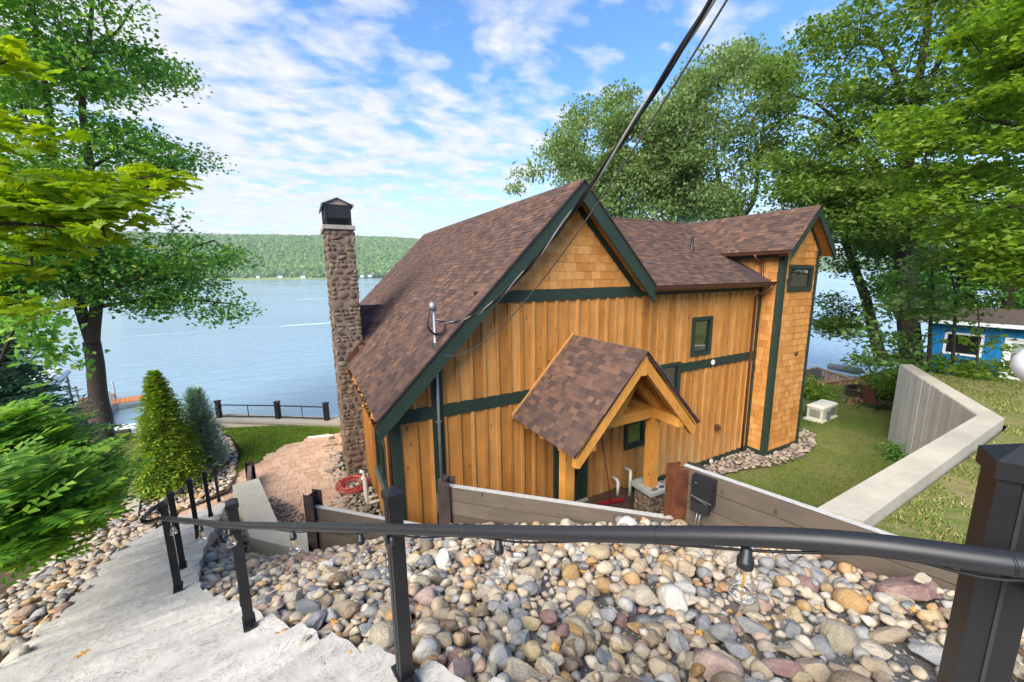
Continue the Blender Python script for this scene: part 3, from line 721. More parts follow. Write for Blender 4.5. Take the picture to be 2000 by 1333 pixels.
shingle_field(R4, Vector((PEU-.03, PY0-.03, PEZ-.03)), Vector((0, 1, 0)), sE, FV-PY0, (PU-PEU+.03)/sE.x, lambda c: True, rg, .105, .08, .22)
shingle_field(R4, Vector((2*PU-PEU+.03, PY0-.03, PEZ-.03)), Vector((0, 1, 0)), Vector((-1, 0, PK)).normalized(), FV-PY0, (PU-PEU+.03)/sE.x, lambda c: True, rg, .105, .08, .22)
# ridge caps on the porch and main ridge
for i in range(15):
    y = PY0-.03+i*.142
    for s in (-1, 1): SH.append((mtx(Vector((s*.14, 0, -.14*PK)), Vector((0, .15, .008)), Vector((s*.006, 0, .006)), Vector((PU+s*.07, y+.07, PZ+.018-.07*PK))), Vector((PU, y, PZ)), R4))
for i in range(80):
    y = RV0-.06+i*.142
    for s in (-1, 1): SH.append((mtx(Vector((s*.15, 0, -.15*K)), Vector((0, .15, .008)), Vector((s*.006, 0, .006)), Vector((PEAK_U+s*.075, y+.07, PEAK_Z+.016-.075*K))), Vector((PEAK_U, y, PEAK_Z)), R1))
for i in range(30):
    y = TY0-.05+i*.142
    for s in (-1, 1): SH.append((mtx(Vector((s*.14, 0, -.14*TK)), Vector((0, .15, .008)), Vector((s*.006, 0, .006)), Vector((TU+s*.07, y+.07, TZ+.016-.07*TK))), Vector((TU, y, TZ)), R3))
for i in range(45):
    x = 5.6+i*.15
    SH.append((mtx(Vector((.155, 0, 0)), Vector((0, .13, .06)), Vector((0, -.004, .008)), Vector((x, WRV-.05, WRZ+.0))), Vector((x, WRV, WRZ)), R2))
# the small saddle roof behind the chimney
cr = MB(); P1 = Vector((2.27, 12.15, 4.66)); P2 = Vector((1.25, 12.15, 4.66)); P3 = Vector((1.18, 10.72, 3.57)); P5 = Vector((1.25, 13.5, 3.62))
cr.poly([P3, P1, P2]); cr.poly([P2, P1, P5]); R5 = cr.build('saddle_roof', 'roof_deck', house)
nF = (P1-P3).cross(P2-P3).normalized(); nF = nF if nF.y < 0 else -nF
sF = Vector((0, 1, 0)); sF = (sF-nF*sF.dot(nF)).normalized()
def in_tri(c):
    d = c-P3; e1 = P1-P3; e2 = P2-P3
    d11, d12, d22, d1, d2 = e1.dot(e1), e1.dot(e2), e2.dot(e2), d.dot(e1), d.dot(e2); den = d11*d22-d12*d12
    a = (d22*d1-d12*d2)/den; b = (d11*d2-d12*d1)/den
    return a > -.03 and b > -.03 and a+b < 1.03
shingle_field(R5, P3-Vector((.05, 0, 0)), Vector((1, 0, 0)), sF, 1.2, 1.85, in_tri, rg, .125, .14, .3)
SH_ME = unit_box('shingle', 'shingle')
SH.sort(key=lambda s: (s[1]-EYEP).length)
for M, c, rf in SH[:300]: link('shingle', SH_ME, rf, M)
for rf in (R1, R2, R3, R4, R5):
    ms = [m for m, c, q in SH[300:] if q is rf]
    if ms:
        Vv, Fv = stamp(BOX8, BOXF, ms); link('shingle_field', np_mesh('shingle_field', Vv, Fv, 'shingle'), rf, kind='stuff')

# gutters and downspouts
def gutter(a, b, par, name='gutter', side=Vector((0, -1, 0))):
    a = Vector(a); b = Vector(b); g = MB(); prof = [(0, 0), (0, -.10), (.05, -.115), (.085, -.085), (.10, -.02), (.112, .0), (.10, .004), (.088, -.02), (.07, -.08), (.04, -.10), (.012, -.09), (.012, 0)]
    g.prism([a+side*x+Vector((0, 0, z)) for x, z in prof], b-a)
    return g.build(name, 'copper', par)
gutter((6.98, WE-.002, WZ-.005), (11.72, WE-.002, WZ-.005), house); gutter((EAVE_U-.002, RV0+.02, EAVE_Z-.03), (EAVE_U-.002, 10.95, EAVE_Z-.03), house, side=Vector((-1, 0, 0)))
gutter((TU-1.18, TY0+.02, TEZ-.02), (TU-1.18, 8.0, TEZ-.02), house, side=Vector((-1, 0, 0)))
def spout(pts, name='downspout'): MB().tube(pts, .036, 8).build(name, 'copper', house, smooth=True)
spout([(11.55, 6.30, 5.15), (11.55, 6.30, 5.06), (11.45, 6.50, 4.92), (11.43, 6.63, 4.82), (11.43, 6.63, 2.5), (11.43, 6.63, .12)])
spout([(TU-1.24, 6.75, 6.0), (TU-1.24, 6.75, 5.92), (UJ-.08, 6.72, 5.8), (UJ-.07, 6.70, 5.70), (UJ-.07, 6.66, 5.35), (11.68, 6.42, 5.27)])
spout([(.83, 6.42, 3.14), (.85, 6.45, 3.06), (1.00, 6.62, 2.97), (1.09, 6.82, 2.94), (1.09, 6.84, 2.85), (1.09, 6.84, .2)])
# eave closing boards
MB().box(6.98, 11.6, WE+.0, FV-.0, WZ-.14, WZ-.121).build('eave_soffit', 'soffit_wood', house)
MB().prism([(EAVE_U+.0, RV0+.01, EAVE_Z-.165), (UL+.02, RV0+.01, EAVE_Z+.10), (UL+.02, RV0+.01, EAVE_Z-.2), (EAVE_U, RV0+.01, EAVE_Z-.2)], (0, 4.6, 0)).build('eave_soffit', 'green_trim', house)

# chimney
CX0, CX1, CY0, CY1, CZ = .60, 1.27, 11.0, 12.55, 6.72
chim = MB().box(CX0+.012, CX1-.012, CY0+.012, CY1-.012, -.2, CZ).build('chimney', 'mortar', house)
CST = [stone_mesh('chimney_stone', 100+i, 'chimney_stone', 2, .95, 9) for i in range(9)]
def stone_face(par, x0, x1, z0, z1, place, rg, rows=(.10, .22), wid=(.11, .30), limit=None, meshes=CST, name='stone'):
    z = z0; out = []
    while z < z1:
        h = rg.uniform(*rows); x = x0+rg.uniform(-.06, 0)
        while x < x1:
            w = rg.uniform(*wid)*(.8+.4*(h > .15)); xa, xb = max(x0-.01, x), min(x1+.01, x+w); x += w
            if xb-xa < .05: continue
            if h > .16 and rg.random() < .25:
                out += [((xa+xb)/2, z+h*.25, xb-xa, h*.5), ((xa+xb)/2, z+h*.75, xb-xa, h*.5)]
            else: out.append(((xa+xb)/2, z+h/2, xb-xa, h))
        z += h
    for (cx, cz, w, h) in out:
        X, Y, Z, c = place(cx, cz); a = rg.gauss(0, .20)
        Xr = X*math.cos(a)+Z*math.sin(a); Zr = Z*math.cos(a)-X*math.sin(a)
        link(name, rg.choice(meshes), par, mtx(Xr*(w*1.10), Y*rg.uniform(.06, .10), Zr*(h*1.10), c+Vector((0, 0, rg.uniform(-.01, .01)))))
rg = random.Random(9)
stone_face(chim, CX0, CX1, 0, CZ-.03, lambda a, z: (Vector((1, 0, 0)), Vector((0, 1, 0)), Vector((0, 0, 1)), Vector((a, CY0+.02, z))), rg, (.07, .23), (.09, .32))
stone_face(chim, CY0+.05, CY1, 0, CZ-.03, lambda a, z: (Vector((0, 1, 0)), Vector((-1, 0, 0)), Vector((0, 0, 1)), Vector((CX0+.02, a, z))), rg, (.14, .26), (.2, .42))
stone_face(ped, 5.90, 6.28, .0, 1.03, lambda a, z: (Vector((1, 0, 0)), Vector((0, 1, 0)), Vector((0, 0, 1)), Vector((a, 5.17, z))), rg, (.10, .18), (.10, .2))
stone_face(ped, 5.17, 5.60, .0, 1.03, lambda a, z: (Vector((0, 1, 0)), Vector((-1, 0, 0)), Vector((0, 0, 1)), Vector((5.90, a, z))), rg, (.10, .18), (.10, .2))
MB().box(CX0-.05, CX1+.03, CY0-.05, CY1+.05, CZ, CZ+.10).build('chimney_cap', 'limestone', chim)
cw = MB(); x0, x1, y0, y1, z0, z1 = CX0+.04, CX1-.06, CY0+.05, CY1-.1, CZ+.10, CZ+.60
for (x, y) in ((x0, y0), (x1, y0), (x0, y1), (x1, y1), (x0, (y0+y1)/2), (x1, (y0+y1)/2)): cw.box(x-.02, x+.02, y-.02, y+.02, z0, z1)
cw.box(x0, x1, y0, y0+.015, z0+.18, z1); cw.box(x0, x0+.015, y0+.02, y1, z0+.22, z1); cw.box(x0+.02, x1, y1, y1+.015, z0+.14, z1); cw.box(x1-.015, x1, y0+.02, y1-.02, z0+.03, z1)
for i in range(14): 
    a = x0+(x1-x0)*i/13; cw.box(a-.004, a+.004, y0+.003, y0+.009, z0, z0+.18)
for i in range(5): cw.box(x0, x1, y0+.001, y0+.006, z0+.03+i*.034, z0+.036+i*.034)
cw.build('cowl_mesh', 'dark_metal', chim)
cr_ = MB(); mx = (x0+x1)/2; zt = z1+.17
for s in (-1, 1):
    e = mx+s*((x1-x0)/2+.07)
    cr_.hexa([(mx, y0-.06, zt-.02), (e, y0-.06, z1-.01), (e, y1+.08, z1-.01), (mx, y1+.08, zt-.02), (mx, y0-.06, zt), (e, y0-.06, z1+.015), (e, y1+.08, z1+.015), (mx, y1+.08, zt)])
    for i in range(9):
        yy = y0-.05+i*(y1-y0+.1)/8; cr_.box(e-.012, e+.02 if s > 0 else e+.012, yy-.02, yy+.02, z1-.04, z1+.02)
cr_.build('cowl_roof', 'grey_metal', chim)
MB().prism([(x0, y0-.01, z1), (x1, y0-.01, z1), (mx, y0-.01, zt-.02)], (0, .02, 0)).build('cowl_gable', 'cowl_wood', chim)
MB().beam((1.28, 10.93, 3.80), (.84, 10.93, 3.30), .05, .16, (0, 0, 1)).build('flashing', 'copper', chim)
MB().tube([(1.02, 10.94, 2.95), (1.02, 11.05, 2.95)], .05, 10).build('vent_hole', 'window_black', chim)

# service mast, conduit, meter box
ms = MB(); mu, mv = 1.955, 6.60
ms.tube([(mu, mv, 1.05), (mu, mv, 5.02)], .030, 12)
mast = ms.build('service_mast', 'galvanised', house, smooth=True)
hd = MB(); hd.lathe((mu-.02, mv, 5.0), [(.028, -.05), (.05, -.045), (.066, -.02), (.066, .03), (.05, .07), (.025, .09), (.0, .095)], 14); hd.build('weatherhead', 'galvanised', mast, smooth=True)
MB().lathe((mu, mv, 4.32), [(.075, -.05), (.05, .02), (.04, .05), (.034, .06)], 14).build('boot', 'black_plastic', mast, smooth=True)
MB().box(mu-.13, mu+.03, mv-.14, mv-.0, 4.245, 4.252).build('flashing', 'galvanised', mast)
for z in (2.9, 1.75): MB().box(mu-.055, mu+.055, mv-.015, mv+.04, z, z+.022).build('strap', 'galvanised', mast)
lp = MB()
for k, (rr, dz, ph) in enumerate(((.26, .0, 0), (.24, -.03, .3), (.27, .02, .15))):
    pts = [(mu-.06, mv-.03, 5.02)]
    for i in range(15):
        a = PI*.98-i*PI*1.15/14 + PI*.0
        pts.append((mu+.02+.16*math.cos(PI+i*PI/14*1.05+ph*.3), mv-.05-.01*k, 4.72+dz-rr*.75*math.sin(i*PI/14)))
    lp.tube(pts, .008, 6)
lp.build('drip_loop', 'black_cable', mast, smooth=True)
MB().box(mu-.10, mu-.005, FV-.14, FV-.05, 1.10, 1.50).build('junction_box', 'grey_metal', house)
# odds and ends on the walls
def disc(c, r, name, mat, n=Vector((0, -1, 0)), th=.02): MB().tube([Vector(c), Vector(c)+n*th], r, 16).build(name, mat, house)
p = onv(1392, 708, FV-.04); disc((p.x, FV-.036, p.z), .075, 'round_vent', 'white_plastic'); p = onv(1390, 883, FV-.04); disc((p.x, FV-.038, .10), .07, 'round_vent', 'white_plastic')
p = onv(1399, 833, FV-.05); MB().prism([(p.x-.07, FV-.03, p.z-.08), (p.x-.07, FV-.15, p.z-.08), (p.x-.07, FV-.12, p.z+.02), (p.x-.07, FV-.03, p.z+.06)], (.15, 0, 0)).build('vent_hood', 'copper', house)
p = onv(1554, 691, TF-.02); MB().tube([(p.x, TF-.02, p.z), (p.x, TF-.06, p.z)], .06, 12).build('spigot', 'dark_steel', tower)
p = onv(1352, 471, 8.3); sy = 8.1; sz = WZ+(sy-WE)*(WRZ-WZ)/(WRV-WE); p = onv(1351, 486, sy)
MB().lathe((p.x, sy, sz-.05), [(.10, 0), (.06, .05), (.045, .07), (.043, .42), (.0, .42)], 12).build('vent_stack', 'black_plastic', R2, smooth=True)
# lantern beside the door
p = onv(1168, 842, 6.45); ln = MB(); ln.lathe((p.x, 6.5, p.z-.13), [(.045, 0), (.06, .01), (.055, .17), (.07, .18), (.03, .24), (0, .25)], 8); ln.box(p.x-.02, p.x+.02, 6.5, FV-.02, p.z+.06, p.z+.1); ln.build('wall_lantern', 'black_plastic', house)
# white pipes through the walls
def pipe(pts, name='vent_pipe'): MB().tube(pts, .038, 10).build(name, 'white_plastic', house, smooth=True)
pipe([(6.25, FV-.03, .62), (6.25, 6.5, .62), (6.22, 6.44, .58), (6.2, 6.42, .5), (6.2, 6.42, .28)]); pipe([(6.62, FV-.03, .78), (6.6, 6.5, .80), (6.56, 6.4, .84), (6.50, 6.33, .86), (6.44, 6.27, .82), (6.42, 6.25, .72), (6.42, 6.25, .28)])
for a, b in ((9.25, .55), (9.0, .50)):
    pipe([(UL, a, .28), (.92, a, .28), (.87, a, .30), (.85, a, .36), (.85, a, .36+b), (.83, a-.0, .42+b), (.77, a, .45+b)])
# ------------------------------------------------------------------ ground
LAKE = -2.2
def rbf(ctrl):
    P = np.array([c[:2] for c in ctrl], float); Z = np.array([c[2] for c in ctrl], float); n = len(P)
    D = np.hypot(P[:, None, 0]-P[None, :, 0], P[:, None, 1]-P[None, :, 1])
    A = np.zeros((n+3, n+3)); A[:n, :n] = D; A[:n, n] = 1; A[:n, n+1:] = P; A[n, :n] = 1; A[n+1:, :n] = P.T
    W = np.linalg.solve(A+np.diag([1e-6]*n+[0]*3), np.concatenate([Z, [0, 0, 0]]))
    def f(u, v):
        d = np.hypot(u-P[:, 0], v-P[:, 1]); return float(d @ W[:n]+W[n]+W[n+1]*u+W[n+2]*v)
    return f
def patch(name, poly, zf, res, mat, **kw):
    """sheet over a plan polygon, height from zf"""
    n = len(poly); vs_ = []
    for i in range(n):
        a, b = Vector(poly[i]), Vector(poly[(i+1) % n]); m = max(1, int((b-a).length/res))
        vs_ += [a+(b-a)*j/m for j in range(m)]
    nb = len(vs_); xs = [p.x for p in vs_]; ys = [p.y for p in vs_]
    x = min(xs)+res/2
    while x < max(xs):
        y = min(ys)+res/2
        while y < max(ys):
            if inside(poly, x, y): vs_.append(Vector((x+random.uniform(-.2, .2)*res, y+random.uniform(-.2, .2)*res)))
            y += res
        x += res
    ov, oe, of, *_ = delaunay_2d_cdt(vs_, [(i, (i+1) % nb) for i in range(nb)], [list(range(nb))], 1, 1e-5)
    me = bpy.data.meshes.new(name); me.from_pydata([(p.x, p.y, zf(p.x, p.y)) for p in ov], [], of); me.materials.append(MATS[mat])
    me.polygons.foreach_set('use_smooth', [True]*len(me.polygons)); me.update()
    if len(me.polygons) and sum(p.normal.z for p in me.polygons) < 0: me.flip_normals()
    return link(name, me, **kw)
def inside(poly, x, y):
    c = False; n = len(poly)
    for i in range(n):
        x1, y1 = poly[i][0], poly[i][1]; x2, y2 = poly[(i+1) % n][0], poly[(i+1) % n][1]
        if (y1 > y) != (y2 > y) and x < (x2-x1)*(y-y1)/(y2-y1)+x1: c = not c
    return c
def dist_seg(p, a, b):
    ax, ay = a[0], a[1]; bx, by = b[0]-ax, b[1]-ay; t = max(0, min(1, ((p[0]-ax)*bx+(p[1]-ay)*by)/(bx*bx+by*by+1e-9)))
    return math.hypot(p[0]-ax-t*bx, p[1]-ay-t*by)

WZ1, WZ2, WZ3 = 1.57, 2.35, 3.12
B1, B2, B3, B4 = Vector((-.20, 7.20)), Vector((1.67, 5.40)), Vector((4.09, 3.09)), Vector((4.70, .84)); B5 = B4+(B4-B3).normalized()*1.6
# stair outline, by height
RP = [(4.31, 1.62, -.15), (4.15, 1.33, .28), (3.51, .40, 1.83), (2.87, -.50, 3.39), (2.4, -1.06, 4.5), (2.09, -1.43, 5.28), (1.8, -1.6, 6.2), (1.55, -1.72, 7.12), (1.2, -1.82, 8.1), (.9, -1.92, 9.05), (.5, -2.05, 10.2), (.05, -2.2, 11.35)]
LP = [(4.31, .05, -.75), (4.15, -.2, -.22), (3.51, -.99, 1.33), (2.87, -1.93, 2.95), (2.4, -2.52, 4.42), (2.09, -2.77, 4.9), (1.8, -2.92, 5.75), (1.55, -2.96, 6.75), (1.2, -3.24, 7.75), (.9, -3.27, 8.75), (.5, -3.3, 9.9), (.05, -3.35, 11.05)]
def at_z(P, z):
    for a, b in zip(P, P[1:]):
        if a[0] >= z >= b[0]:
            t = (a[0]-z)/(a[0]-b[0]); return Vector((a[1]+(b[1]-a[1])*t, a[2]+(b[2]-a[2])*t))
    return Vector(P[-1][1:]) if z < P[-1][0] else Vector(P[0][1:])

gz = rbf([(.40, 1.83, 3.36), (-.5, 3.39, 2.70), (-1.43, 5.28, 1.90), (-1.72, 7.12, 1.32), (-1.92, 9.05, .72), (1.33, .28, 3.93), (1.6, -.6, 4.05), (1.95, .4, 3.45), (1.6, 5.3, 1.68), (3.7, 3.2, 2.31), (4.0, 2.9, 2.32), (4.4, 1.9, 2.55), (4.66, .84, 2.80), (4.8, .3, 2.9), (4.9, -.6, 3.1),
          (-.25, 7.05, .70), (-.9, 7.4, .55), (-1.35, 7.8, .50), (.7, 6.2, 1.15), (2.5, .7, 3.12), (3.5, .4, 3.0), (1.8, 1.4, 2.98), (2.5, -.8, 3.4), (-1.65, 9.0, .55), (-1.85, 10.2, .2)])
GRAVEL = [tuple(at_z(RP, 4.31)), tuple(at_z(RP, 3.51)+Vector((-.06, -.03))), tuple(at_z(RP, 2.87)+Vector((-.06, -.03))), tuple(at_z(RP, 2.09)+Vector((-.06, 0))), tuple(at_z(RP, 1.55)+Vector((-.06, 0))), tuple(at_z(RP, .9)+Vector((-.06, 0))), (-2.1, 10.4), (-1.80, 10.3), (-1.25, 7.84), (-.30, 6.95), tuple(B1), tuple(B2), tuple(B3), tuple(B4), tuple(B5), (4.9, -1.2), (1.7, -1.2)]
patch('gravel_bed', GRAVEL, gz, .22, 'gravel_base', kind='structure')

# base terrain: one sheet far beyond the scene, below every finished surface
tz = rbf([(0, 0, 2.9), (-4, 1.5, 3.2), (-6, 4, 2.0), (-4.5, 7, 1.0), (-4.6, 10, .2), (-5.2, 13, -.3), (-7, 10, 0), (-8, 14, -.8), (-7.7, 20.8, -1.02), (-10, 18, -1.05), (-14, 20, -1.1), (-12, 12, -.4), (-14, 6, 1.5), (-10, 0, 3.5), (-20, 0, 4), (-25, 15, 0),
          (0, -8, 5), (10, -8, 4), (30, -15, 4), (-20, -12, 6), (0, 10, -.25), (2, 8, -.25), (-2, 14, -.25), (6, 8, -.25), (10, 12, -.25), (10, 5, -.25), (7, 4, -.22), (15, 6, -.2), (18, 9, -.2), (22, 8, -.15), (14, 3.5, -.2), (-4.2, 17, -.4),
          (8, 0, 1.6), (14, 0, 1.7), (5, 0, 2.2), (18, 3, 1.6), (24, 4, .9), (30, 2, .8), (40, 0, 1), (24, 9, -.4), (26, 8, -.8), (34, 8, -.9), (44, 6, -.6), (20, 14, -1.0), (1, 17, -1.2), (10, 17, -1.2), (60, 0, 2), (60, -20, 4), (-40, 10, 2), (-40, -15, 6)])
SHORE = [(-400, 260), (-60, 58), (-30, 39), (-16, 28.5), (-9, 23.8), (-3.6, 19.6), (.8, 16.9), (12, 18.2), (20, 15.6), (26, 12.6), (36, 11.5), (60, 14), (120, 30), (420, 120)]
def terrain():
    N = 110; g = [(-70+150*i/N) for i in range(N+1)]; V_ = []; F_ = []
    for j in range(N+1):
        v = -45+105*j/N
        for u in g:
            z = tz(u, v)
            # falls under the lake beyond the shoreline
            sv = np.interp(u, [p[0] for p in SHORE], [p[1] for p in SHORE])
            if v > sv: z = min(z, LAKE-.15-.5*(v-sv))
            for pl_, zf_ in UNDER:
                if inside(pl_, u, v): z = min(z, zf_(u, v)-.35)
            V_.append((u, v, max(z, -14)))
    for j in range(N):
        for i in range(N): a = j*(N+1)+i; F_.append((a, a+1, a+N+2, a+N+1))
    me = bpy.data.meshes.new('terrain'); me.from_pydata(V_, [], F_); me.materials.append(MATS['soil']); me.polygons.foreach_set('use_smooth', [True]*len(F_)); me.update()
    link('terrain', me, kind='structure')
MB().poly([(-3500, 8, LAKE), (4500, 8, LAKE), (4500, 5000, LAKE), (-3500, 5000, LAKE)]).build('lake_water', 'lake_water', kind='structure')

# lower yard, upper lawn, neighbour's lawn
YARD = [(-.2, 7.35), (1.75, 5.5), (4.15, 3.15), (5.3, 2.3), (11.9, 2.2), (16.5, 4.75), (19.5, 5.5), (24, 6.8), (26, 7.6), (23, 11), (20, 13.5), (14, 16), (14, 7), (1, 7), (1, 16.4), (-.6, 17.3), (-1.7, 10.5)]
yz = rbf([(0, 10, -.03), (5, 4, -.03), (12, 3, -.01), (14, 5, -.01), (17, 7, 0), (21, 8, -.05), (23, 11, -.6), (20, 13.5, -.7), (1, 16, -.05), (16.5, 5.2, .10), (21.5, 5.8, .2), (13, 10, -.05)])
patch('lower_lawn', YARD, yz, .6, 'lawn_worn', kind='structure')
UPPER = [tuple(B4+Vector((.06, -.2))), (5.62, 1.75), (12.05, 1.86), (16.58, 4.62), (19.5, 5.42), (24, 6.7), (30, 8.3), (34, 6), (34, -14), (4.9, -14), tuple(B5)]
uz = rbf([(5.5, 1.6, 2.44), (8.5, 1.7, 2.42), (12.1, 1.7, 2.44), (16.6, 4.4, 2.36), (14, 0, 2.5), (19.5, 5.4, 1.75), (24, 6.6, 1.0), (30, 8.3, .2), (24, 4, 1.25), (24, 2, 1.3), (32, 0, 1.3), (4.9, -1.5, 3.0), (4.8, .6, 2.85), (8, -3, 2.75), (12, -5, 2.9), (20, -1, 1.9), (34, -14, 2.5), (5, -14, 5), (18, 3, 2.2), (32, 6, .9)])
patch('upper_lawn', UPPER, uz, .6, 'lawn_dry', kind='structure')
bk = [(16.58, 4.64), (19.5, 5.42), (24, 6.7), (30, 8.3)]; bo = [(16.5, 4.8), (19.3, 5.8), (23.8, 7.2), (30, 9.0)]
m = MB()
for (a, b, c, d) in zip(bk, bk[1:], bo[1:], bo): m.poly([(a[0], a[1], uz(*a)+.01), (b[0], b[1], uz(*b)+.01), (c[0], c[1], yz(*c)-.08), (d[0], d[1], yz(*d)-.08)])
m.build('bank_slope', 'lawn_dry', kind='structure')
NEIGH = [(-5.75, 19.3), (-4.75, 13.4), (-6, 12), (-9, 15.5), (-16, 18), (-16, 27.4), (-9, 23.2), (-6.0, 20.9)]
nz = rbf([(-6, 19, -.98), (-5, 14, -.85), (-9, 15.5, -.9), (-9, 23, -1.02), (-16, 18, -1.0), (-16, 27, -1.05), (-7.7, 20.8, -1)])
patch('neighbour_lawn', NEIGH, nz, .6, 'lawn_worn', kind='structure')

# paving
PATIO = [onz(x, y, 0).to_2d() for x, y in ((350, 1010), (352, 985), (420, 952), (470, 925), (520, 893), (560, 872), (610, 855), (668, 846), (672, 880), (655, 900), (672, 955), (694, 1012), (640, 1040), (600, 1000))]
PATIO = [(p.x, p.y) for p in PATIO]; PATIO[-2] = (-.1, 8.0); PATIO[-1] = (-1.2, 8.6)
patch('patio_bedding', PATIO, lambda x, y: .0, .5, 'paver_sand', kind='structure')
pav = []
rg = random.Random(21)
y = 7.6; row = 0
while y < 17.5:
    x = -4-rg.random()*.2; h = .165
    while x < 2:
        w = rg.choice((.165, .25, .25, .33))
        if inside(PATIO, x+w/2, y+h/2): pav.append((x+w/2, y+h/2, w, h))
        x += w
    y += h
pav.sort(key=lambda p: math.hypot(p[0], p[1]))
PAV = unit_box('paver', 'paver')
patio = thing('paved_patio', 'curved patio of tan rectangular pavers beside the stone chimney', 'patio', (-.5, 12, 0))
pm = [Matrix.Translation((a, b, .012+rg.uniform(-.002, .003))) @ Matrix.Diagonal((w-.008, h-.008, .05, 1)) for a, b, w, h in pav]
for M in pm[:300]: link('paver', PAV, patio, M)
Vv, Fv = stamp(BOX8, BOXF, pm[300:]); link('paver_field', np_mesh('paver_field', Vv, Fv, 'paver'), patio, kind='stuff')
LAWN = [tuple(onz(x, y, 0).to_2d()) for x, y in ((437, 850), (430, 838), (545, 832), (664, 838), (664, 847), (610, 855), (560, 872), (520, 893), (470, 925), (462, 930), (472, 880), (452, 852))]
patch('small_lawn', LAWN, lambda x, y: .012, .5, 'lawn_bright', kind='structure')

# ------------------------------------------------------------------ walls
twall = thing('timber_retaining_wall', 'weathered plank retaining wall held by rusty steel I beams above the cobble slope', 'retaining wall', (1.7, 5.4, 1.5))
def ibeam(p, top, bot, d, par, name='steel_beam', w=.20, tilt=0, mat='dark_steel'):
    p = Vector(p); d = Vector((d.x, d.y, 0)).normalized(); n = Vector((-d.y, d.x, 0))    # flanges face across the wall (n)
    m = MB(); c = Vector((p.x, p.y, 0))
    def plate(o, a, ha, b, hb): 
        q = [o-a*ha-b*hb, o+a*ha-b*hb, o+a*ha+b*hb, o-a*ha+b*hb]
        m.hexa([x+Vector((0, 0, bot)) for x in q]+[x+Vector((0, 0, top)) for x in q])
    plate(c-n*.10, d, w/2, n, .008); plate(c+n*.10, d, w/2, n, .008); plate(c, n, .092, d, .006)
    o = m.build(name, mat, par)
    return o
def planks(a, b, top, par, rows, th=.085, h=.235, zoff=0):
    d = (b-a).normalized(); n = Vector((-d.y, d.x)); a = a+d*.02; b = b-d*.02
    for i in range(rows):
        z1 = top-i*h; z0 = z1-h+.012; j = random.uniform(-.006, .006)
        q = [a-n*(th/2+j), b-n*(th/2+j), b+n*th/2, a+n*th/2]
        m = MB(); m.hexa([(p.x, p.y, z0) for p in q]+[(p.x, p.y, z1) for p in q])
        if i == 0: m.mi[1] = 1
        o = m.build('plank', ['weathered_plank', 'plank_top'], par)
dw = (B2-B1).normalized()
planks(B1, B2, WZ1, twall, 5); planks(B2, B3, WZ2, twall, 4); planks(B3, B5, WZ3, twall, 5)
ibeam(B1, WZ1+.25, .2, dw, twall); ibeam(B2, WZ2+.10, .9, dw, twall)
bm_ = ibeam(B3+Vector((-.06, .02)), WZ3-.02, 1.6, Vector((1, -.25)), twall, mat='rust'); ibeam(B3+Vector((.15, -.02)), WZ3-.06, 1.6, (B4-B3).normalized(), twall)

def extrude_poly(pts, z0, z1, name, mats, **kw):
    m = MB(); m.prism([(p[0], p[1], z0) for p in pts], (0, 0, z1-z0)); return m.build(name, mats, **kw)
cw_ = [(-1.85, 10.22), (-1.28, 7.87), (-.34, 6.93), (-.36, 7.50), (-.86, 8.16), (-1.35, 10.30)]
tag(extrude_poly(cw_, -.2, .90, 'concrete_wall', 'wall_concrete'), 'low pale concrete wall bending beside the foot of the stairs', 'concrete wall')
rw = thing('concrete_retaining_wall', 'tall board formed concrete retaining wall with a sharp corner between the two lawns', 'retaining wall', (12, 2.1, 0))
WA = [(5.45, 2.16), (11.89, 2.24), (16.29, 4.82), (16.60, 4.64), (12.03, 1.92), (5.62, 1.76)]
extrude_poly(WA, 2.30, 2.60, 'cap', 'wall_concrete', parent=rw)
core = [(5.45, 2.155), (11.885, 2.235), (16.285, 4.812), (16.59, 4.645), (12.02, 1.925), (5.62, 1.765)]
m = MB(); m.prism([(p[0], p[1], -.3) for p in core], (0, 0, 2.6)); m.build('core', 'formed_concrete', rw)
a, b = Vector((11.89, 2.24)), Vector((16.29, 4.82)); dB = (b-a).normalized(); nB = Vector((-dB.y, dB.x)); L_ = (b-a).length
s = 0; rg = random.Random(8)
while s < L_-.02:       # the casts of the form boards, each a little proud
    w = min(rg.uniform(.26, .32), L_-s); t = .006+rg.random()*.010; q = [a+dB*s, a+dB*(s+w-.006), a+dB*(s+w-.006)+nB*t, a+dB*s+nB*t]
    m = MB(); m.hexa([(p.x, p.y, -.2) for p in q]+[(p.x, p.y, 2.585) for p in q]); m.build('formed_panel', 'formed_concrete', rw); s += w

# coping wall on the left boundary
cp = thing('boundary_wall', 'low boundary wall with pinkish concrete coping between lawn and golden arborvitae', 'wall', (-5, 15.5, 0))
cl = [onz(x, y, .1).to_2d() for x, y in ((272.6, 835), (255.8, 936))]; cr2 = [onz(x, y, .1).to_2d() for x, y in ((277, 950), (294, 830))]
ld, lr = cl[1]-cl[0], cr2[0]-cr2[1]
cl[1] = cl[1]+ld*.35; cr2[0] = cr2[0]+lr*.30
for i in range(5):
    f0, f1 = i/5, (i+1)/5-.006; q = [cl[0].lerp(cl[1], f0), cl[0].lerp(cl[1], f1), cr2[1].lerp(cr2[0], f1), cr2[1].lerp(cr2[0], f0)]
    m = MB(); m.prism([(p.x, p.y, .02) for p in q], (0, 0, .08)); m.build('coping_slab', 'coping_concrete', cp)
ins = [cl[0].lerp(cr2[1], .12), cl[1].lerp(cr2[0], .12), cr2[0].lerp(cl[1], .12), cr2[1].lerp(cl[0], .12)]
m = MB(); m.prism([(p.x, p.y, -1.3) for p in ins], (0, 0, 1.315)); m.build('core', 'wall_concrete', cp)

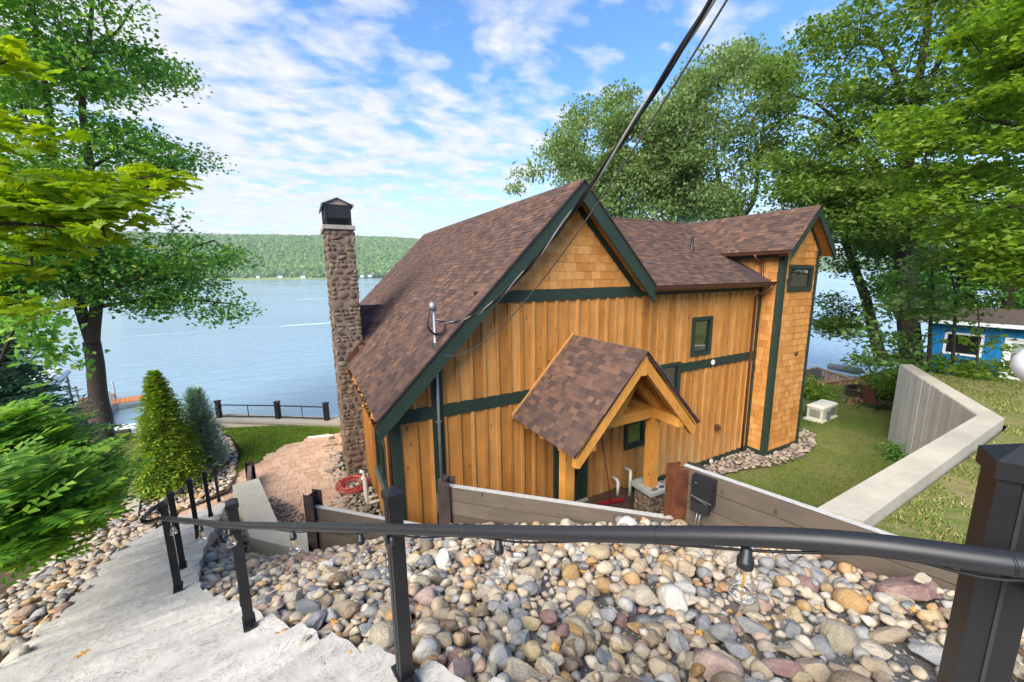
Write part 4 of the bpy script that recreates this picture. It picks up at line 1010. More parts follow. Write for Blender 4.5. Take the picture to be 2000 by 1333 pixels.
# ------------------------------------------------------------------ stairs
stairs = thing('concrete_staircase', 'long pale stamped concrete staircase with ragged slate edges curving down to the patio', 'staircase', (-.5, 3, 2.8))
NST = 27; rise = (4.15-.06)/(NST-1)
for i in range(NST):
    z = 4.15-i*rise
    zu = min(4.31, z+rise)
    Lb, Rb = at_z(LP, zu), at_z(RP, zu); Lf, Rf = at_z(LP, z), at_z(RP, z)
    if i == 0: Lb, Rb = Lb+Vector((0, -1.2)), Rb+Vector((.1, -1.2))
    nx, ny = 46, 10; fwd_ = ((Lf+Rf)/2-(Lb+Rb)/2).normalized()
    V_ = []; F_ = []
    for jy in range(ny+1):
        for jx in range(nx+1):
            s, t = jx/nx, jy/ny
            p = (Lb.lerp(Rb, s)).lerp(Lf.lerp(Rf, s), t)
            if jy == ny: p = p+fwd_*(.02+.028*noise.noise(Vector((s*9, i*3.1, 0)))+.012*noise.noise(Vector((s*27, i*5.1, 3))))
            if jx in (0, nx) and i > 0:
                dd = (Rf-Lf).normalized()*(1 if jx else -1); p = p+dd*(.03*noise.noise(Vector((t*4, i*2.3, 9+jx)))+.02*(t-.5))
            q_ = Vector((s*2.6+.25*noise.noise(Vector((s*6, t*3, i*1.9))), t*2.3+s*.5, i*4.7)); h_ = noise.noise(q_); dz = .010*noise.noise(Vector((p.x*3, p.y*3, i)))+.012*(math.floor(h_*7)/7)+.012*math.floor((noise.noise(q_*2.3+Vector((5, 5, 5))))*4)/4-.026*t-(.012 if jy == ny else 0)
            V_.append((p.x, p.y, z+dz))
    for jy in range(ny):
        for jx in range(nx): a = jy*(nx+1)+jx; F_.append((a, a+nx+1, a+nx+2, a+1))
    base = len(V_)
    rim = [jy*(nx+1) for jy in range(ny+1)]+[ny*(nx+1)+jx for jx in range(1, nx+1)]+[jy*(nx+1)+nx for jy in range(ny-1, -1, -1)]
    rows_ = [rim]
    for lev, dz in enumerate((.05, .10, .22)):
        k0 = len(V_)
        for q, id_ in enumerate(rim):
            x, y, zz = V_[id_]; wob = .012*noise.noise(Vector((q*.7, i*1.7, lev*3.3))); cx, cy = (Lb.x+Rf.x)/2, (Lb.y+Rf.y)/2
            d = Vector((x-cx, y-cy)).normalized()*(wob-.004*lev); V_.append((x+d.x, y+d.y, z-dz))
        rows_.append(list(range(k0, k0+len(rim))))
    for r0, r1 in zip(rows_, rows_[1:]):
        for q in range(len(rim)-1): F_.append((r0[q], r1[q], r1[q+1], r0[q+1]))
    me = bpy.data.meshes.new('step'); me.from_pydata(V_, [], F_); me.materials.append(MATS['stair_concrete']); me.update()
    link('step', me, stairs)

# ------------------------------------------------------------------ handrail
rail = thing('handrail', 'black metal handrail with square capped posts running down the staircase', 'handrail', (-.4, 3, 2.9))
POSTS = [((1.22, .165), 4.15, 1.04), ((.28, 1.76), 3.51, 1.05), ((-.62, 3.32), 2.87, 1.05), ((-1.57, 5.22), 2.09, 1.05), ((-1.72, 6.00), 1.86, 1.05), ((-1.86, 7.35), 1.47, 1.0), ((-2.05, 9.05), .90, .95), ((-2.33, 11.2), .12, .95)]
ang0 = math.atan2(1.56, -.9)
for i, (p, z, h) in enumerate(POSTS):
    a = math.atan2(.98, -.19) if 0 < i < 4 else math.atan2(2.0, -.45) if i else math.atan2(.883, -.468)
    X = Vector((math.cos(a), math.sin(a), 0)); Y = Vector((-X.y, X.x, 0)); w = .074 if i == 0 else .066 if i < 4 else .060
    def frame(z0): return mtx(X, Y, Vector((0, 0, 1)), Vector((p[0], p[1], z0)))
    m = MB(); m.obox(frame(z+h/2-.02), w, w, h-.04)
    post = m.build('post', 'dark_metal', rail)
    c = MB(); c.obox(frame(z+h-.03), w+.014, w+.014, .035); t = frame(z+h-.012); e = w/2+.007
    q = [t @ Vector((x*e, y*e, 0)) for x, y in ((-1, -1), (1, -1), (1, 1), (-1, 1))]; ap = t @ Vector((0, 0, .032))
    for k in range(4): c.poly([q[k], q[(k+1) % 4], ap])
    c.build('cap', 'dark_metal', post)
    b = MB(); b.obox(frame(z+.008), w+.10, w+.02, .014)
    for sx in (-1, 1): 
        cc = frame(z+.015) @ Vector((sx*(w/2+.028), 0, 0)); b.tube([cc, cc+Vector((0, 0, .012))], .008, 6)
    b.build('base_plate', 'dark_metal', post)
    g = MB(); g.obox(frame(z+h/2) @ Matrix.Translation((0, w/2+.001, 0)), .006, .004, h-.1); g.build('seam', 'bracket_metal', post)
# rail, always on the stair side of the posts
RAILP = [(1.95, -.75, 5.13), (1.55, -.42, 5.10), (1.36, -.20, 5.040), (1.24, -.05, 5.035), (1.15, .05, 5.028), (1.06, .16, 5.020), (.90, .40, 4.965), (.62, .89, 4.763), (.41, 1.29, 4.594), (.20, 1.70, 4.419), (-.02, 2.09, 4.259), (-.24, 2.48, 4.099), (-.70, 3.27, 3.785), (-1.15, 4.22, 3.394), (-1.55, 5.02, 3.067), (-1.72, 5.28, 2.93), (-1.85, 5.50, 2.86), (-1.88, 5.80, 2.80), (-1.84, 6.05, 2.76), (-1.88, 6.5, 2.60), (-1.95, 7.32, 2.34), (-2.13, 9.02, 1.74), (-2.41, 11.2, .96)]
def smooth_path(P, n=6):
    P = [Vector(p) for p in P]; out = []
    for i in range(len(P)-1):
        a, b, c, d = P[max(i-1, 0)], P[i], P[i+1], P[min(i+2, len(P)-1)]
        for k in range(n):
            t = k/n; out.append(.5*((2*b)+(c-a)*t+(2*a-5*b+4*c-d)*t*t+(3*b-a-3*c+d)*t**3))
    return out+[P[-1]]
RP_ = smooth_path(RAILP)
MB().tube(RP_, .0225, 14).build('rail_tube', 'rail_metal', rail, smooth=True)
jn = MB()
acc = 0
for a, b in zip(RP_, RP_[1:]):
    acc += (b-a).length
    if acc > .62: acc = 0; d = (b-a).normalized(); jn.tube([a-d*.002, a+d*.002], .0236, 14)
jn.build('joint_ring', 'window_black', rail, smooth=True, kind='stuff')
def nearest_rail(p): return min(RP_, key=lambda q: (Vector((q.x, q.y))-Vector(p)).length)
for i, (p, z, h) in enumerate(POSTS):
    q = nearest_rail(p); s = Vector((p[0], p[1], q.z-.085)); m = MB()
    d = (Vector((q.x, q.y, 0))-Vector((p[0], p[1], 0))).normalized()
    al = Vector((-d.y, d.x, 0)); off = al*(.075 if i in (1, 2) else .05 if i else -.02)
    m.tube([s+d*.03, s+d*.06+Vector((0, 0, .005)), q+Vector((0, 0, -.08))+off*.6, q+Vector((0, 0, -.055))+off, q+Vector((0, 0, -.02))+off], .0095 if i else .012, 8)
    m.build('bracket', 'bracket_metal', rail, smooth=True)

# string of lamps tied below the rail
cab = MB(); cab.tube([q+Vector((.004, 0, -.030-.008*math.sin(i*.9))) for i, q in enumerate(RP_)], .0035, 5)
tag(cab.build('light_cable', 'black_cable', smooth=True), 'thin black cable of the string lights tied under the handrail', 'cable')
def bulb_parts():
    h = MB(); h.lathe((0, 0, 0), [(.004, .0), (.012, -.004), (.014, -.03), (.018, -.032), (.018, -.052), (.015, -.055), (0, -.055)], 12)
    g = MB(); g.lathe((0, 0, 0), [(.0145, -.054), (.016, -.066), (.022, -.088), (.030, -.118), (.031, -.128), (.024, -.138), (.01, -.142), (0, -.1425)], 14)
    f = MB(); f.tube([(0, 0, -.065), (.003, 0, -.085), (0, .002, -.112)], .0028, 6)
    return h.mesh('socket', 'black_plastic', True), g.mesh('glass_bulb', 'bulb_glass', True), f.mesh('filament', 'amber_filament', True)
BP = bulb_parts()
BULB = [((1431, 1072), 'large clear lamp hanging over the cobbles beside the nearest rail post'), ((980, 1045), 'clear lamp half hidden behind the handrail, over the cobbles'), ((699, 1040), 'clear lamp hanging just left of the second rail post'), ((575, 1032), 'clear lamp tucked under the rail before the concrete wall'),
        ((455, 1025), 'clear lamp hanging in front of the third rail post'), ((388, 1022), 'clear lamp hanging between the third and fourth rail posts'), ((331, 1018), 'clear lamp hanging in front of the fourth rail post'), ((355, 958), 'small clear lamp on the lower flight of the handrail')]
prj = []
def to_px(P):
    d = P-EYEP; zc = d.dot(fw); return Vector((1000+FPX*d.dot(rt)/zc, 666.5-FPX*d.dot(up)/zc))
for (px, lab) in BULB:
    lower = lab.startswith('small')
    q = min([r for r in RP_ if (r.y > 5.9) == lower], key=lambda r: abs(to_px(r).x-px[0]))
    t = thing('light_bulb', lab, 'light bulb', q+Vector((0, 0, -.028)), 'string lamps under the handrail')
    M = Matrix.Translation(q+Vector((.004, 0, -.028)))
    for nm, me in zip(('socket', 'glass_bulb', 'filament'), BP): link(nm, me, t, M)

# ------------------------------------------------------------------ stones
cob_kinds = [('river_stone', 26)]
BASE = [stone_mesh('cobble', 300+i, 'river_stone', 3, rg_a, c) for i, (rg_a, c) in enumerate(((.55, 6), (.6, 7), (.7, 8), (.95, 9), (1.0, 11), (.45, 5), (1.05, 12), (.8, 9), (.6, 6), (1.0, 10)))]
LOWST = [stone_mesh('cobble', 400+i, 'river_stone', 2, .6+.06*i, 5+i) for i in range(8)]
def np_of(me):
    v = np.empty(len(me.vertices)*3); me.vertices.foreach_get('co', v); f = np.array([p.vertices[:] for p in me.polygons]); return v.reshape(-1, 3), f
LOWNP = [np_of(m) for m in LOWST]
def stone_field(name, mats, mat, parent=None, kind='stuff'):
    Vs, Fs, k = [], [], 0
    by = {}
    for i, M in mats: by.setdefault(i, []).append(M)
    for i, ms in by.items():
        v, f = stamp(*LOWNP[i], [np.array(m) for m in ms]); Vs.append(v); Fs.append(f+k); k += len(v)
    if not Vs: return
    return link(name, np_mesh(name, np.concatenate(Vs), np.concatenate(Fs), mat, True), parent, kind=kind)
def rmat(p, size, flat=(.5, .8), elong=(1, 1.5), rg=random, nrm=None):
    s = size; sx = s*rg.uniform(*elong); sy = s; sz = s*rg.uniform(*flat)
    q = Matrix.Rotation(rg.uniform(0, 2*PI), 4, 'Z') @ Matrix.Rotation(rg.gauss(0, .22), 4, 'X') @ Matrix.Rotation(rg.gauss(0, .22), 4, 'Y')
    if nrm is not None: q = nrm.to_track_quat('Z', 'Y').to_matrix().to_4x4() @ q
    return Matrix.Translation(p) @ q @ Matrix.Diagonal((sx, sy, sz, 1))
def slope_n(zf, x, y): e = .15; return Vector((-(zf(x+e, y)-zf(x-e, y))/(2*e), -(zf(x, y+e)-zf(x, y-e))/(2*e), 1)).normalized()
class Packer:
    def __init__(s, cell=.2): s.c = cell; s.g = {}
    def ok(s, x, y, r, f):
        i, j = int(x//s.c), int(y//s.c); n = 3
        for a in range(i-n, i+n+1):
            for b in range(j-n, j+n+1):
                for (X, Y, r2) in s.g.get((a, b), ()):
                    if (x-X)**2+(y-Y)**2 < ((r+r2)*f)**2: return False
        return True
    def add(s, x, y, r): s.g.setdefault((int(x//s.c), int(y//s.c)), []).append((x, y, r))
rg = random.Random(77)
pk = Packer()
cob = []     # (pos, size, matrix, material or None, word)
xs = [p[0] for p in GRAVEL]; ys = [p[1] for p in GRAVEL]
def in_bed(x, y): return inside(GRAVEL, x, y)
# stones one would remember, at their places
SPECIAL = [((1770, 1165), .66, 'stone_red', (1.5, .95, .62), 'big dusky red boulder against the plank wall'), ((1815, 1154), .20, 'stone_cream', (1.25, .8, .7), 'pale stone lying on top of the big red boulder'),
           ((1818, 1222), .32, 'stone_yellow', (1.2, .9, .75), 'blocky yellow sandstone beside the nearest rail post'), ((1182, 1080), .34, 'stone_olive', (1.25, .85, .35), 'flat olive slab standing out on the upper cobble slope'),
           ((952, 1272), .27, 'stone_brown', (1, 1, .95), 'large brown weathered boulder low in the cobble slope'), ((1208, 1262), .26, 'stone_red', (1.7, .9, .7), 'long dark red stone in the lower middle of the slope'),
           ((1195, 1200), .22, 'stone_white', (1.2, .9, .6), 'angular chalk white stone on the cobble slope'), ((1228, 1170), .22, 'stone_cream', (1.1, .9, .8), 'rounded cream stone above the long red one'),
           ((1150, 1152), .17, 'stone_grey', (1, 1, .85), 'smooth round grey stone in the middle of the slope'), ((1018, 1325), .34, 'stone_cream', (1.3, .9, .6), 'broad cream slab at the bottom of the picture'),
           ((1420, 1250), .27, 'stone_slate', (1.3, .9, .7), 'blue grey angular rock right of the slope centre'), ((870, 1245), .20, 'stone_orange', (1, .9, .8), 'crusted orange tan stone below the second post'),
           ((880, 1275), .20, 'stone_yellow', (1.2, .8, .6), 'pointed mustard stone low in the slope'), ((730, 1145), .27, 'stone_tan', (1.7, .8, .5), 'long tan stone just left of the second post'),
           ((732, 1172), .22, 'stone_cream', (1.2, .9, .6), 'pale angular stone left of the second post'), ((1735, 1250), .30, 'stone_tan', (2.1, .8, .6), 'long buff stone pointing at the nearest post'),
           ((1710, 1278), .24, 'stone_cream', (1.3, 1, .7), 'blocky cream stone above the fine gravel'), ((1262, 1008), .22, 'stone_white', (1.5, .9, .6), 'bright white stone touching the plank wall by the rusty beam'),
           ((1292, 1010), .20, 'stone_pink', (1.3, .9, .6), 'pink stone beside the rusty beam'), ((1405, 1015), .17, 'stone_cream', (1.2, .9, .8), 'pale stone under the black junction box'), ((940, 1010), .22, 'stone_tan', (1.4, .8, .8), 'tan rock leaning on the middle plank wall'),
           ((1008, 1115), .16, 'stone_red', (1.1, 1, .8), 'round brick red stone left of the slope centre'), ((1105, 1105), .18, 'stone_white', (1, 1, .9), 'white egg shaped stone near the olive slab'), ((655, 1165), .14, 'stone_orange', (1.2, .9, .7), 'orange pebble left of the second post'),
           ((1900, 1215), .26, 'stone_tan', (1.6, .8, .5), 'flat tan slab behind the nearest post'), ((1930, 1260), .34, 'stone_cream', (1.9, .8, .4), 'long pale slab lying behind the nearest post'), ((1070, 1225), .21, 'stone_pink', (1.2, 1, .8), 'large pinkish rounded stone at the lower middle'),
           ((1480, 1230), .22, 'stone_orange', (1.7, .8, .5), 'flat rusty orange stone right of the slope centre'), ((1370, 1300), .24, 'stone_red', (1, 1, .8), 'dull red cracked stone at the lower right')]
def hit(px, zf, z0=2.6):
    P = onz(*px, z0)
    for _ in range(14): P = onz(*px, min(EYE-.6, .5*P.z+.5*zf(P.x, P.y)))
    return P
SPMESH = {}
for i, (px, sz, mt, sc_, lab) in enumerate(SPECIAL):
    P = hit(px, gz) if 'on top' not in lab else hit((1790, 1180), gz); on_top = 'on top' in lab
    me = stone_mesh('stone', 500+i, mt, 3, 1.0 if 'angular' in lab or 'block' in lab or 'slab' in lab or 'boulder' in lab else .6, 10)
    d = (P-EYEP).length
    s = sz*.62*(d/2.6)**.0
    q = Matrix.Rotation(rg.uniform(-.4, .4)+YAW-1.2, 4, 'Z'); N_ = slope_n(gz, P.x, P.y)
    M = Matrix.Translation(P+Vector((0, 0, s*sc_[2]*.34+(.21 if on_top else 0)))) @ N_.to_track_quat('Z', 'Y').to_matrix().to_4x4() @ q @ Matrix.Diagonal((s*sc_[0], s*sc_[1], s*sc_[2], 1))
    tag(link('stone', me, None, M), lab, 'stone')
    if not on_top: pk.add(P.x, P.y, s*.5*(sc_[0]+sc_[1])/2)
def fine_zone(x, y): return 2.2 < x < 3.6 and -.4 < y < 1.25
for _ in range(60000):
    x = rg.uniform(min(xs), max(xs)); y = rg.uniform(-.9, 10.2)
    r = min(.115, max(.028, rg.lognormvariate(math.log(.060), .42)))
    if fine_zone(x, y) and y < .95 and rg.random() < .8: continue
    if not in_bed(x, y): continue
    if any(dist_seg((x, y), a, b) < r+.055 for a, b in ((B1, B2), (B2, B3), (B3, B5))) or (y < 8 and any(dist_seg((x, y), a[1:], b[1:]) < r*.75 for a, b in zip(RP, RP[1:]))): continue
    if not pk.ok(x, y, r, .74): continue
    pk.add(x, y, r); z = gz(x, y); N_ = slope_n(gz, x, y)
    cob.append((Vector((x, y, z+r*.55)), r*2.1, N_))
for _ in range(5200):       # a second, looser layer resting on the first
    x = rg.uniform(min(xs), max(xs)); y = rg.uniform(-.9, 9.5); r = rg.uniform(.028, .075)
    if not in_bed(x, y) or fine_zone(x, y) or any(dist_seg((x, y), a[1:], b[1:]) < r+.03 for a, b in zip(RP, RP[1:])): continue
    if any(dist_seg((x, y), a, b) < r+.055 for a, b in ((B1, B2), (B2, B3), (B3, B5))): continue
    if rg.random() < .5: cob.append((Vector((x, y, gz(x, y)+.055+r*.5)), r*2, slope_n(gz, x, y)))
def seen(P):
    q = to_px(P); return (P-EYEP).dot(fw) > .2 and -40 < q.x < 2040 and -40 < q.y < 1400
cob.sort(key=lambda c: -(c[1]/max(.3, (c[0]-EYEP).length))*(1 if seen(c[0]) else .01))
TONES = [('stone_grey', 'grey'), ('stone_slate', 'blue grey'), ('stone_tan', 'tan'), ('stone_cream', 'cream'), ('stone_brown', 'brown'), ('stone_red', 'dull red'), ('stone_orange', 'rusty orange'), ('stone_white', 'whitish'), ('stone_pink', 'pinkish'), ('stone_olive', 'olive'), ('stone_yellow', 'sandy yellow')]
TW = [15, 9, 24, 20, 11, 5, 8, 8, 3, 7, 9]
SHAPES = ['smooth', 'rounded', 'lumpy', 'blocky', 'angular', 'smooth', 'sharp edged', 'uneven', 'rounded', 'chipped']
def place_word(P):
    best = min(((Vector((p[0], p[1]))-Vector((P.x, P.y))).length, i) for i, (p, z, h) in enumerate(POSTS[:4]))
    if min(dist_seg((P.x, P.y), B2, B3), 9) < .5: return 'along the middle plank wall'
    if dist_seg((P.x, P.y), B3, B5) < .5: return 'along the tall plank wall on the right'
    if dist_seg((P.x, P.y), B1, B2) < .6: return 'along the low plank wall on the left'
    st = min(dist_seg((P.x, P.y), a[1:], b[1:]) for a, b in zip(RP, RP[1:]))
    pn = ('nearest', 'second', 'third', 'fourth')[best[1]]
    if st < .35: return 'at the stair edge by the %s post' % pn
    if best[0] < 1.2: return 'on the slope near the %s post' % pn
    q = to_px(P); return 'on the %s %s of the cobble slope' % ('lower' if q.y > 1200 else 'upper', 'left' if q.x < 900 else 'middle' if q.x < 1350 else 'right')
TM = {}
for (P, s, N_) in cob[:270]:
    mt, word = rg.choices(TONES, TW)[0]; b = rg.randrange(len(BASE))
    if (mt, b) not in TM: me = BASE[b].copy(); me.materials[0] = MATS[mt]; TM[(mt, b)] = me
    fl = rg.uniform(.55, .95)
    M = rmat(P, s, (fl, fl), (1, 1.45), rg, N_)
    w = 'large' if s > .15 else 'middling' if s > .10 else 'small'
    sh = 'long' if (M.to_scale().x/M.to_scale().y) > 1.3 else 'flat' if fl < .66 else 'plump' if fl > .85 else 'oval'
    tag(link('stone', TM[(mt, b)], None, M), '%s %s %s %s stone %s' % (w, SHAPES[b], sh, word, place_word(P)), 'stone', 'river stones on the cobble slope')
stone_field('cobbles', [(rg.randrange(8), rmat(P, s, (.5, .9), (1, 1.5), rg, N_)) for P, s, N_ in cob[270:]], 'river_stone')
# grit between the cobbles
grit = []
for _ in range(9000):
    x = rg.uniform(-.8, 4.9); y = rg.uniform(-.6, 5.0)
    if not in_bed(x, y): continue
    fz = fine_zone(x, y)
    if not fz and rg.random() < .45: continue
    grit.append((rg.randrange(8), rmat(Vector((x, y, gz(x, y)+.008)), rg.uniform(.014, .042) if fz else rg.uniform(.012, .028), (.5, .9), (1, 1.6), rg, slope_n(gz, x, y))))
stone_field('grit', grit, 'grit_stone')

def bed(name, poly, zf, mean, n, mat, zlift=0, f=.8, avoid=()):
    pk2 = Packer(.15); out = []; X = [p[0] for p in poly]; Y = [p[1] for p in poly]
    for _ in range(n):
        x = rg.uniform(min(X), max(X)); y = rg.uniform(min(Y), max(Y))
        if not inside(poly, x, y) or any(inside(a, x, y) for a in avoid): continue
        r = min(mean*2, max(mean*.5, rg.lognormvariate(math.log(mean), .35)))
        if not pk2.ok(x, y, r, f): continue
        pk2.add(x, y, r); out.append((rg.randrange(8), rmat(Vector((x, y, zf(x, y)+r*.4+zlift)), r*2.1, (.35, .7), (1, 1.7), rg)))
    return stone_field(name, out, mat)
# bank left of the stairs
bz = rbf([(-.2, -.5, 4.05), (-1.05, 1.30, 3.33), (-2.0, 2.95, 2.70), (-2.58, 4.42, 2.26), (-2.85, 4.95, 1.95), (-3.0, 5.8, 1.66), (-3.05, 6.8, 1.42), (-3.32, 7.8, 1.07), (-3.35, 8.8, .78), (-3.4, 9.9, .39), (-3.45, 11.1, .02), (-3.2, 12.5, -.02), (-4.4, 13.3, .02), (-3.3, 17, -.05), (-5.6, 18.6, 0),
         (-2.2, .3, 3.95), (-3.4, 2.4, 2.85), (-4.2, 4.5, 2.1), (-4.6, 6.5, 1.45), (-4.6, 8.5, .85), (-4.5, 10.5, .3), (-6, 3, 2.6), (-7.5, 6, 1.6), (-7.5, 10, .2), (-6, 12.3, -.2), (-9, 1, 3.2), (-4, -2, 4.3), (-11, 8, .6), (-2.3, 14.5, -.05), (-5.4, 11.6, .05)])
BANK = [(-.1, -1.2), (-.08, -.2), (-1.0, 1.33), (-1.84, 2.95), (-2.43, 4.42), (-2.68, 4.9), (-2.84, 5.75), (-2.88, 6.75), (-3.16, 7.75), (-3.18, 8.75), (-3.22, 9.9), (-3.2, 11.2), (-2.2, 11.6), (-2.15, 12.7), (-2.35, 14.6), (-2.95, 16.9), (-3.5, 18.4), (-5.3, 18.6), (-4.35, 13.3), (-4.9, 12.0), (-7, 12), (-12, 9), (-12, -2)]
patch('left_bank', BANK, bz, .35, 'soil', kind='structure')
def grow_poly(P, k):
    c = sum((Vector(p) for p in P), Vector((0, 0)))/len(P); return [tuple(Vector(p)+(Vector(p)-c).normalized()*k) for p in P]
UNDER = [(grow_poly(YARD, 1.0), yz), (grow_poly(UPPER, .8), uz), (grow_poly(NEIGH, .8), nz), (grow_poly(BANK, .9), bz), (grow_poly(GRAVEL, .6), gz)]
terrain()
STRIP = [(-.66, .5), (-.96, 1.33), (-1.88, 2.95), (-2.48, 4.42), (-2.74, 4.9), (-2.90, 5.75), (-2.94, 6.75), (-3.22, 7.75), (-3.24, 8.75), (-3.28, 9.9), (-3.30, 11.2), (-2.25, 11.7), (-2.2, 12.7), (-2.4, 14.6), (-3.0, 16.8), (-3.6, 18.2), (-5.3, 18.2), (-4.4, 13.4), (-4.75, 11.5), (-4.5, 9.5), (-4.35, 8.3), (-4.05, 6.8), (-3.85, 5.5), (-3.5, 4.2), (-2.9, 2.8), (-1.9, .9)]
NEARSTRIP = [p for p in STRIP]
bed('bank_stones', STRIP, bz, .055, 24000, 'river_stone', .01, .78)
# beds round the house
HB = [(-.02, 8.2), (.62, 8.0), (1.1, 6.8), (1.15, 10.95), (.58, 10.9), (.55, 12.6), (.35, 14.3), (.10, 13.0), (.22, 10.5), (-.02, 9.3)]
bed('house_bed_stones', HB, lambda x, y: .0, .06, 6000, 'bed_stone', .0, .8)
TB = [tuple(onz(x, y, 0).to_2d()) for x, y in ((1360, 905), (1455, 880), (1492, 893), (1556, 868), (1566, 838), (1590, 850), (1592, 868), (1570, 890), (1520, 908), (1450, 918), (1395, 930))]
patch('tower_bed_base', TB, lambda x, y: .006, .4, 'soil', kind='structure')
bed('tower_bed_stones', TB, lambda x, y: .0, .075, 8000, 'bed_stone', .01, .8)
WB = [(-1.75, 10.3), (-1.3, 10.3), (-.85, 8.2), (-.4, 7.6), (-.1, 8.3), (-.35, 9.2), (-.75, 10.2), (-1.2, 10.9)]
bed('wall_bed_stones', WB, lambda x, y: .02, .055, 3000, 'bed_stone', .02, .8)
bed('porch_bed_stones', [(5.6, 5.75), (6.6, 5.75), (8.3, 6.55), (8.3, 6.65), (5.8, 6.65)], lambda x, y: .02, .06, 2000, 'bed_stone', .02, .8)

# fallen leaves
def oak_leaf(seed):
    r_ = random.Random(seed); m = MB(); pts = []
    for i in range(14):
        a = 2*PI*i/14; rr = .5*(1 if i % 2 == 0 else .55)*(1.25 if i == 0 else 1); pts.append((rr*math.cos(a)*1.25, rr*math.sin(a)*.8, .10*math.cos(a*2)+r_.uniform(-.08, .12)))
    for i in range(14): m.poly([(0, 0, .05), pts[i], pts[(i+1) % 14]])
    return m.mesh('fallen_leaf', 'orange_leaf')
OL = [oak_leaf(i) for i in range(4)]
LEAVES = [((1778, 1215), 'bright orange curled leaf lying between the stones near the nearest post'), ((1570, 1118), 'yellowish leaf on the cobbles under the tall plank wall'), ((1363, 1263), 'orange leaf on the stones right of the slope centre'), ((878, 1132), 'orange leaf right of the second rail post'), ((1175, 1015), 'tan leaf against the middle plank wall'), ((1137, 1135), 'small red leaf in the middle of the slope'),
          ((1085, 1295), 'orange leaf among the lowest stones in the middle'), ((1320, 1108), 'rusty curled leaf left of the largest lamp'), ((1695, 1195), 'brown leaf lying left of the big red boulder'), ((655, 1240), 'curled brown leaf at the stair edge by the second post'), ((560, 1128), 'pale leaf on the cobbles beside the third post'), ((435, 1080), 'rust coloured leaf on the stones right of the fourth post')]
for i, (px, lab) in enumerate(LEAVES):
    P = hit(px, gz)+Vector((0, 0, .11)); s = rg.uniform(.05, .085)
    tag(link('fallen_leaf', OL[i % 4], None, rmat(P, s, (1, 1), (1, 1.2), rg)), lab, 'leaf', 'fallen leaves on the cobbles')
for i, (px, z, lab) in enumerate((((1778, 958), 2.45, 'orange leaf on the dry upper lawn beside the wall'), ((1810, 1015), 2.46, 'tan leaf on the upper lawn near the plank wall'), ((1935, 925), 2.44, 'pale leaf on the upper lawn beyond the wall corner'), ((160, 1282), 2.5, 'dark leaf on the pale stairs'), ((1155, 1325), 2.95, 'brown leaf at the bottom of the slope'))):
    tag(link('fallen_leaf', OL[i % 4], None, rmat(onz(*px, z)+Vector((0, 0, .02)), .09, (.6, .6), (1, 1.2), rg)), lab, 'leaf', 'fallen leaves on the cobbles')

# junction box on the wall by the rusty beam
d = (B4-B3).normalized(); n = Vector((-d.y, d.x)); n = n if n.x < 0 else -n
c = onz(1400, 925, WZ3-.02).to_2d(); t_ = (c-B3).dot(d); c = B3+d*.30+n*.09
jb = thing('junction_box', 'black plastic junction box taped shut on the plank wall', 'junction box', (c.x, c.y, WZ3-.3))
Mx = mtx(Vector((d.x, d.y, 0)), Vector((n.x, n.y, 0)), Vector((0, 0, 1)), Vector((c.x, c.y, WZ3-.20)))
m = MB(); m.obox(Mx, .26, .10, .34); m.obox(Mx @ Matrix.Translation((0, .055, .03)), .24, .02, .26); m.build('case', 'black_plastic', jb)
m = MB(); m.obox(Mx @ Matrix.Translation((0, .07, -.20)) @ Matrix.Rotation(.2, 4, 'X'), .20, .10, .12); m.build('cover', 'black_plastic', jb)
m = MB(); m.obox(Mx @ Matrix.Translation((0, .068, -.10)) @ Matrix.Rotation(.12, 4, 'Y'), .24, .006, .012); m.obox(Mx @ Matrix.Translation((.02, .068, -.125)) @ Matrix.Rotation(.25, 4, 'Y'), .16, .006, .008); m.build('tape', 'grey_metal', jb)
m = MB(); m.obox(Mx @ Matrix.Translation((-.07, .068, .10)), .016, .006, .016); m.build('screw', 'galvanised', jb)
m = MB()
for k in (-.02, .015): m.tube([Mx @ Vector((k, .09, -.25)), Mx @ Vector((k-.01, .11, -.38)), Mx @ Vector((k*2-.02, .12, -.55))], .008, 6)
m.build('wire', 'galvanised', jb, smooth=True)

# overhead service cables
A = Vector((1.955, 6.52, 4.80)); B = Vector((1.79, 1.36, 6.79)); sag = .54
def cat(t): return A.lerp(B, t)+Vector((0, 0, -sag*4*t*(1-t)))
N_ = 90; ts = [i/N_*1.12 for i in range(N_+1)]
tw_ = thing('power_cable', 'twisted grey and black overhead power cable rising from the roof mast', 'power cable', tuple(A))
for k, (mt, r_) in enumerate((('aluminium_cable', .0085), ('black_cable', .0095), ('black_cable', .0095))):
    P_ = []
    for i in range(601):
        t = i/600*1.12; a = t*42+k*2.09; c = cat(t); d = (cat(t+.01)-cat(t)).normalized(); s_ = d.cross(Vector((0, 0, 1))).normalized(); u_ = s_.cross(d); P_.append(c+(s_*math.cos(a)+u_*math.sin(a))*.0105)
    MB().tube(P_, r_, 6).build('strand', mt, tw_, smooth=True)
A2 = Vector((2.02, 6.60, 4.16)); B2_ = pd(1420, 0, 2.15)
for it in range(1): pass
P_ = []
for i in range(80):
    t = i/79*1.1; P_.append(A2.lerp(B2_, t)+Vector((0, 0, -.52*4*t*(1-t))))
tag(MB().tube(P_, .0062, 6).build('phone_cable', 'grey_cable', smooth=True), 'single thin overhead cable running below the power cable', 'cable')

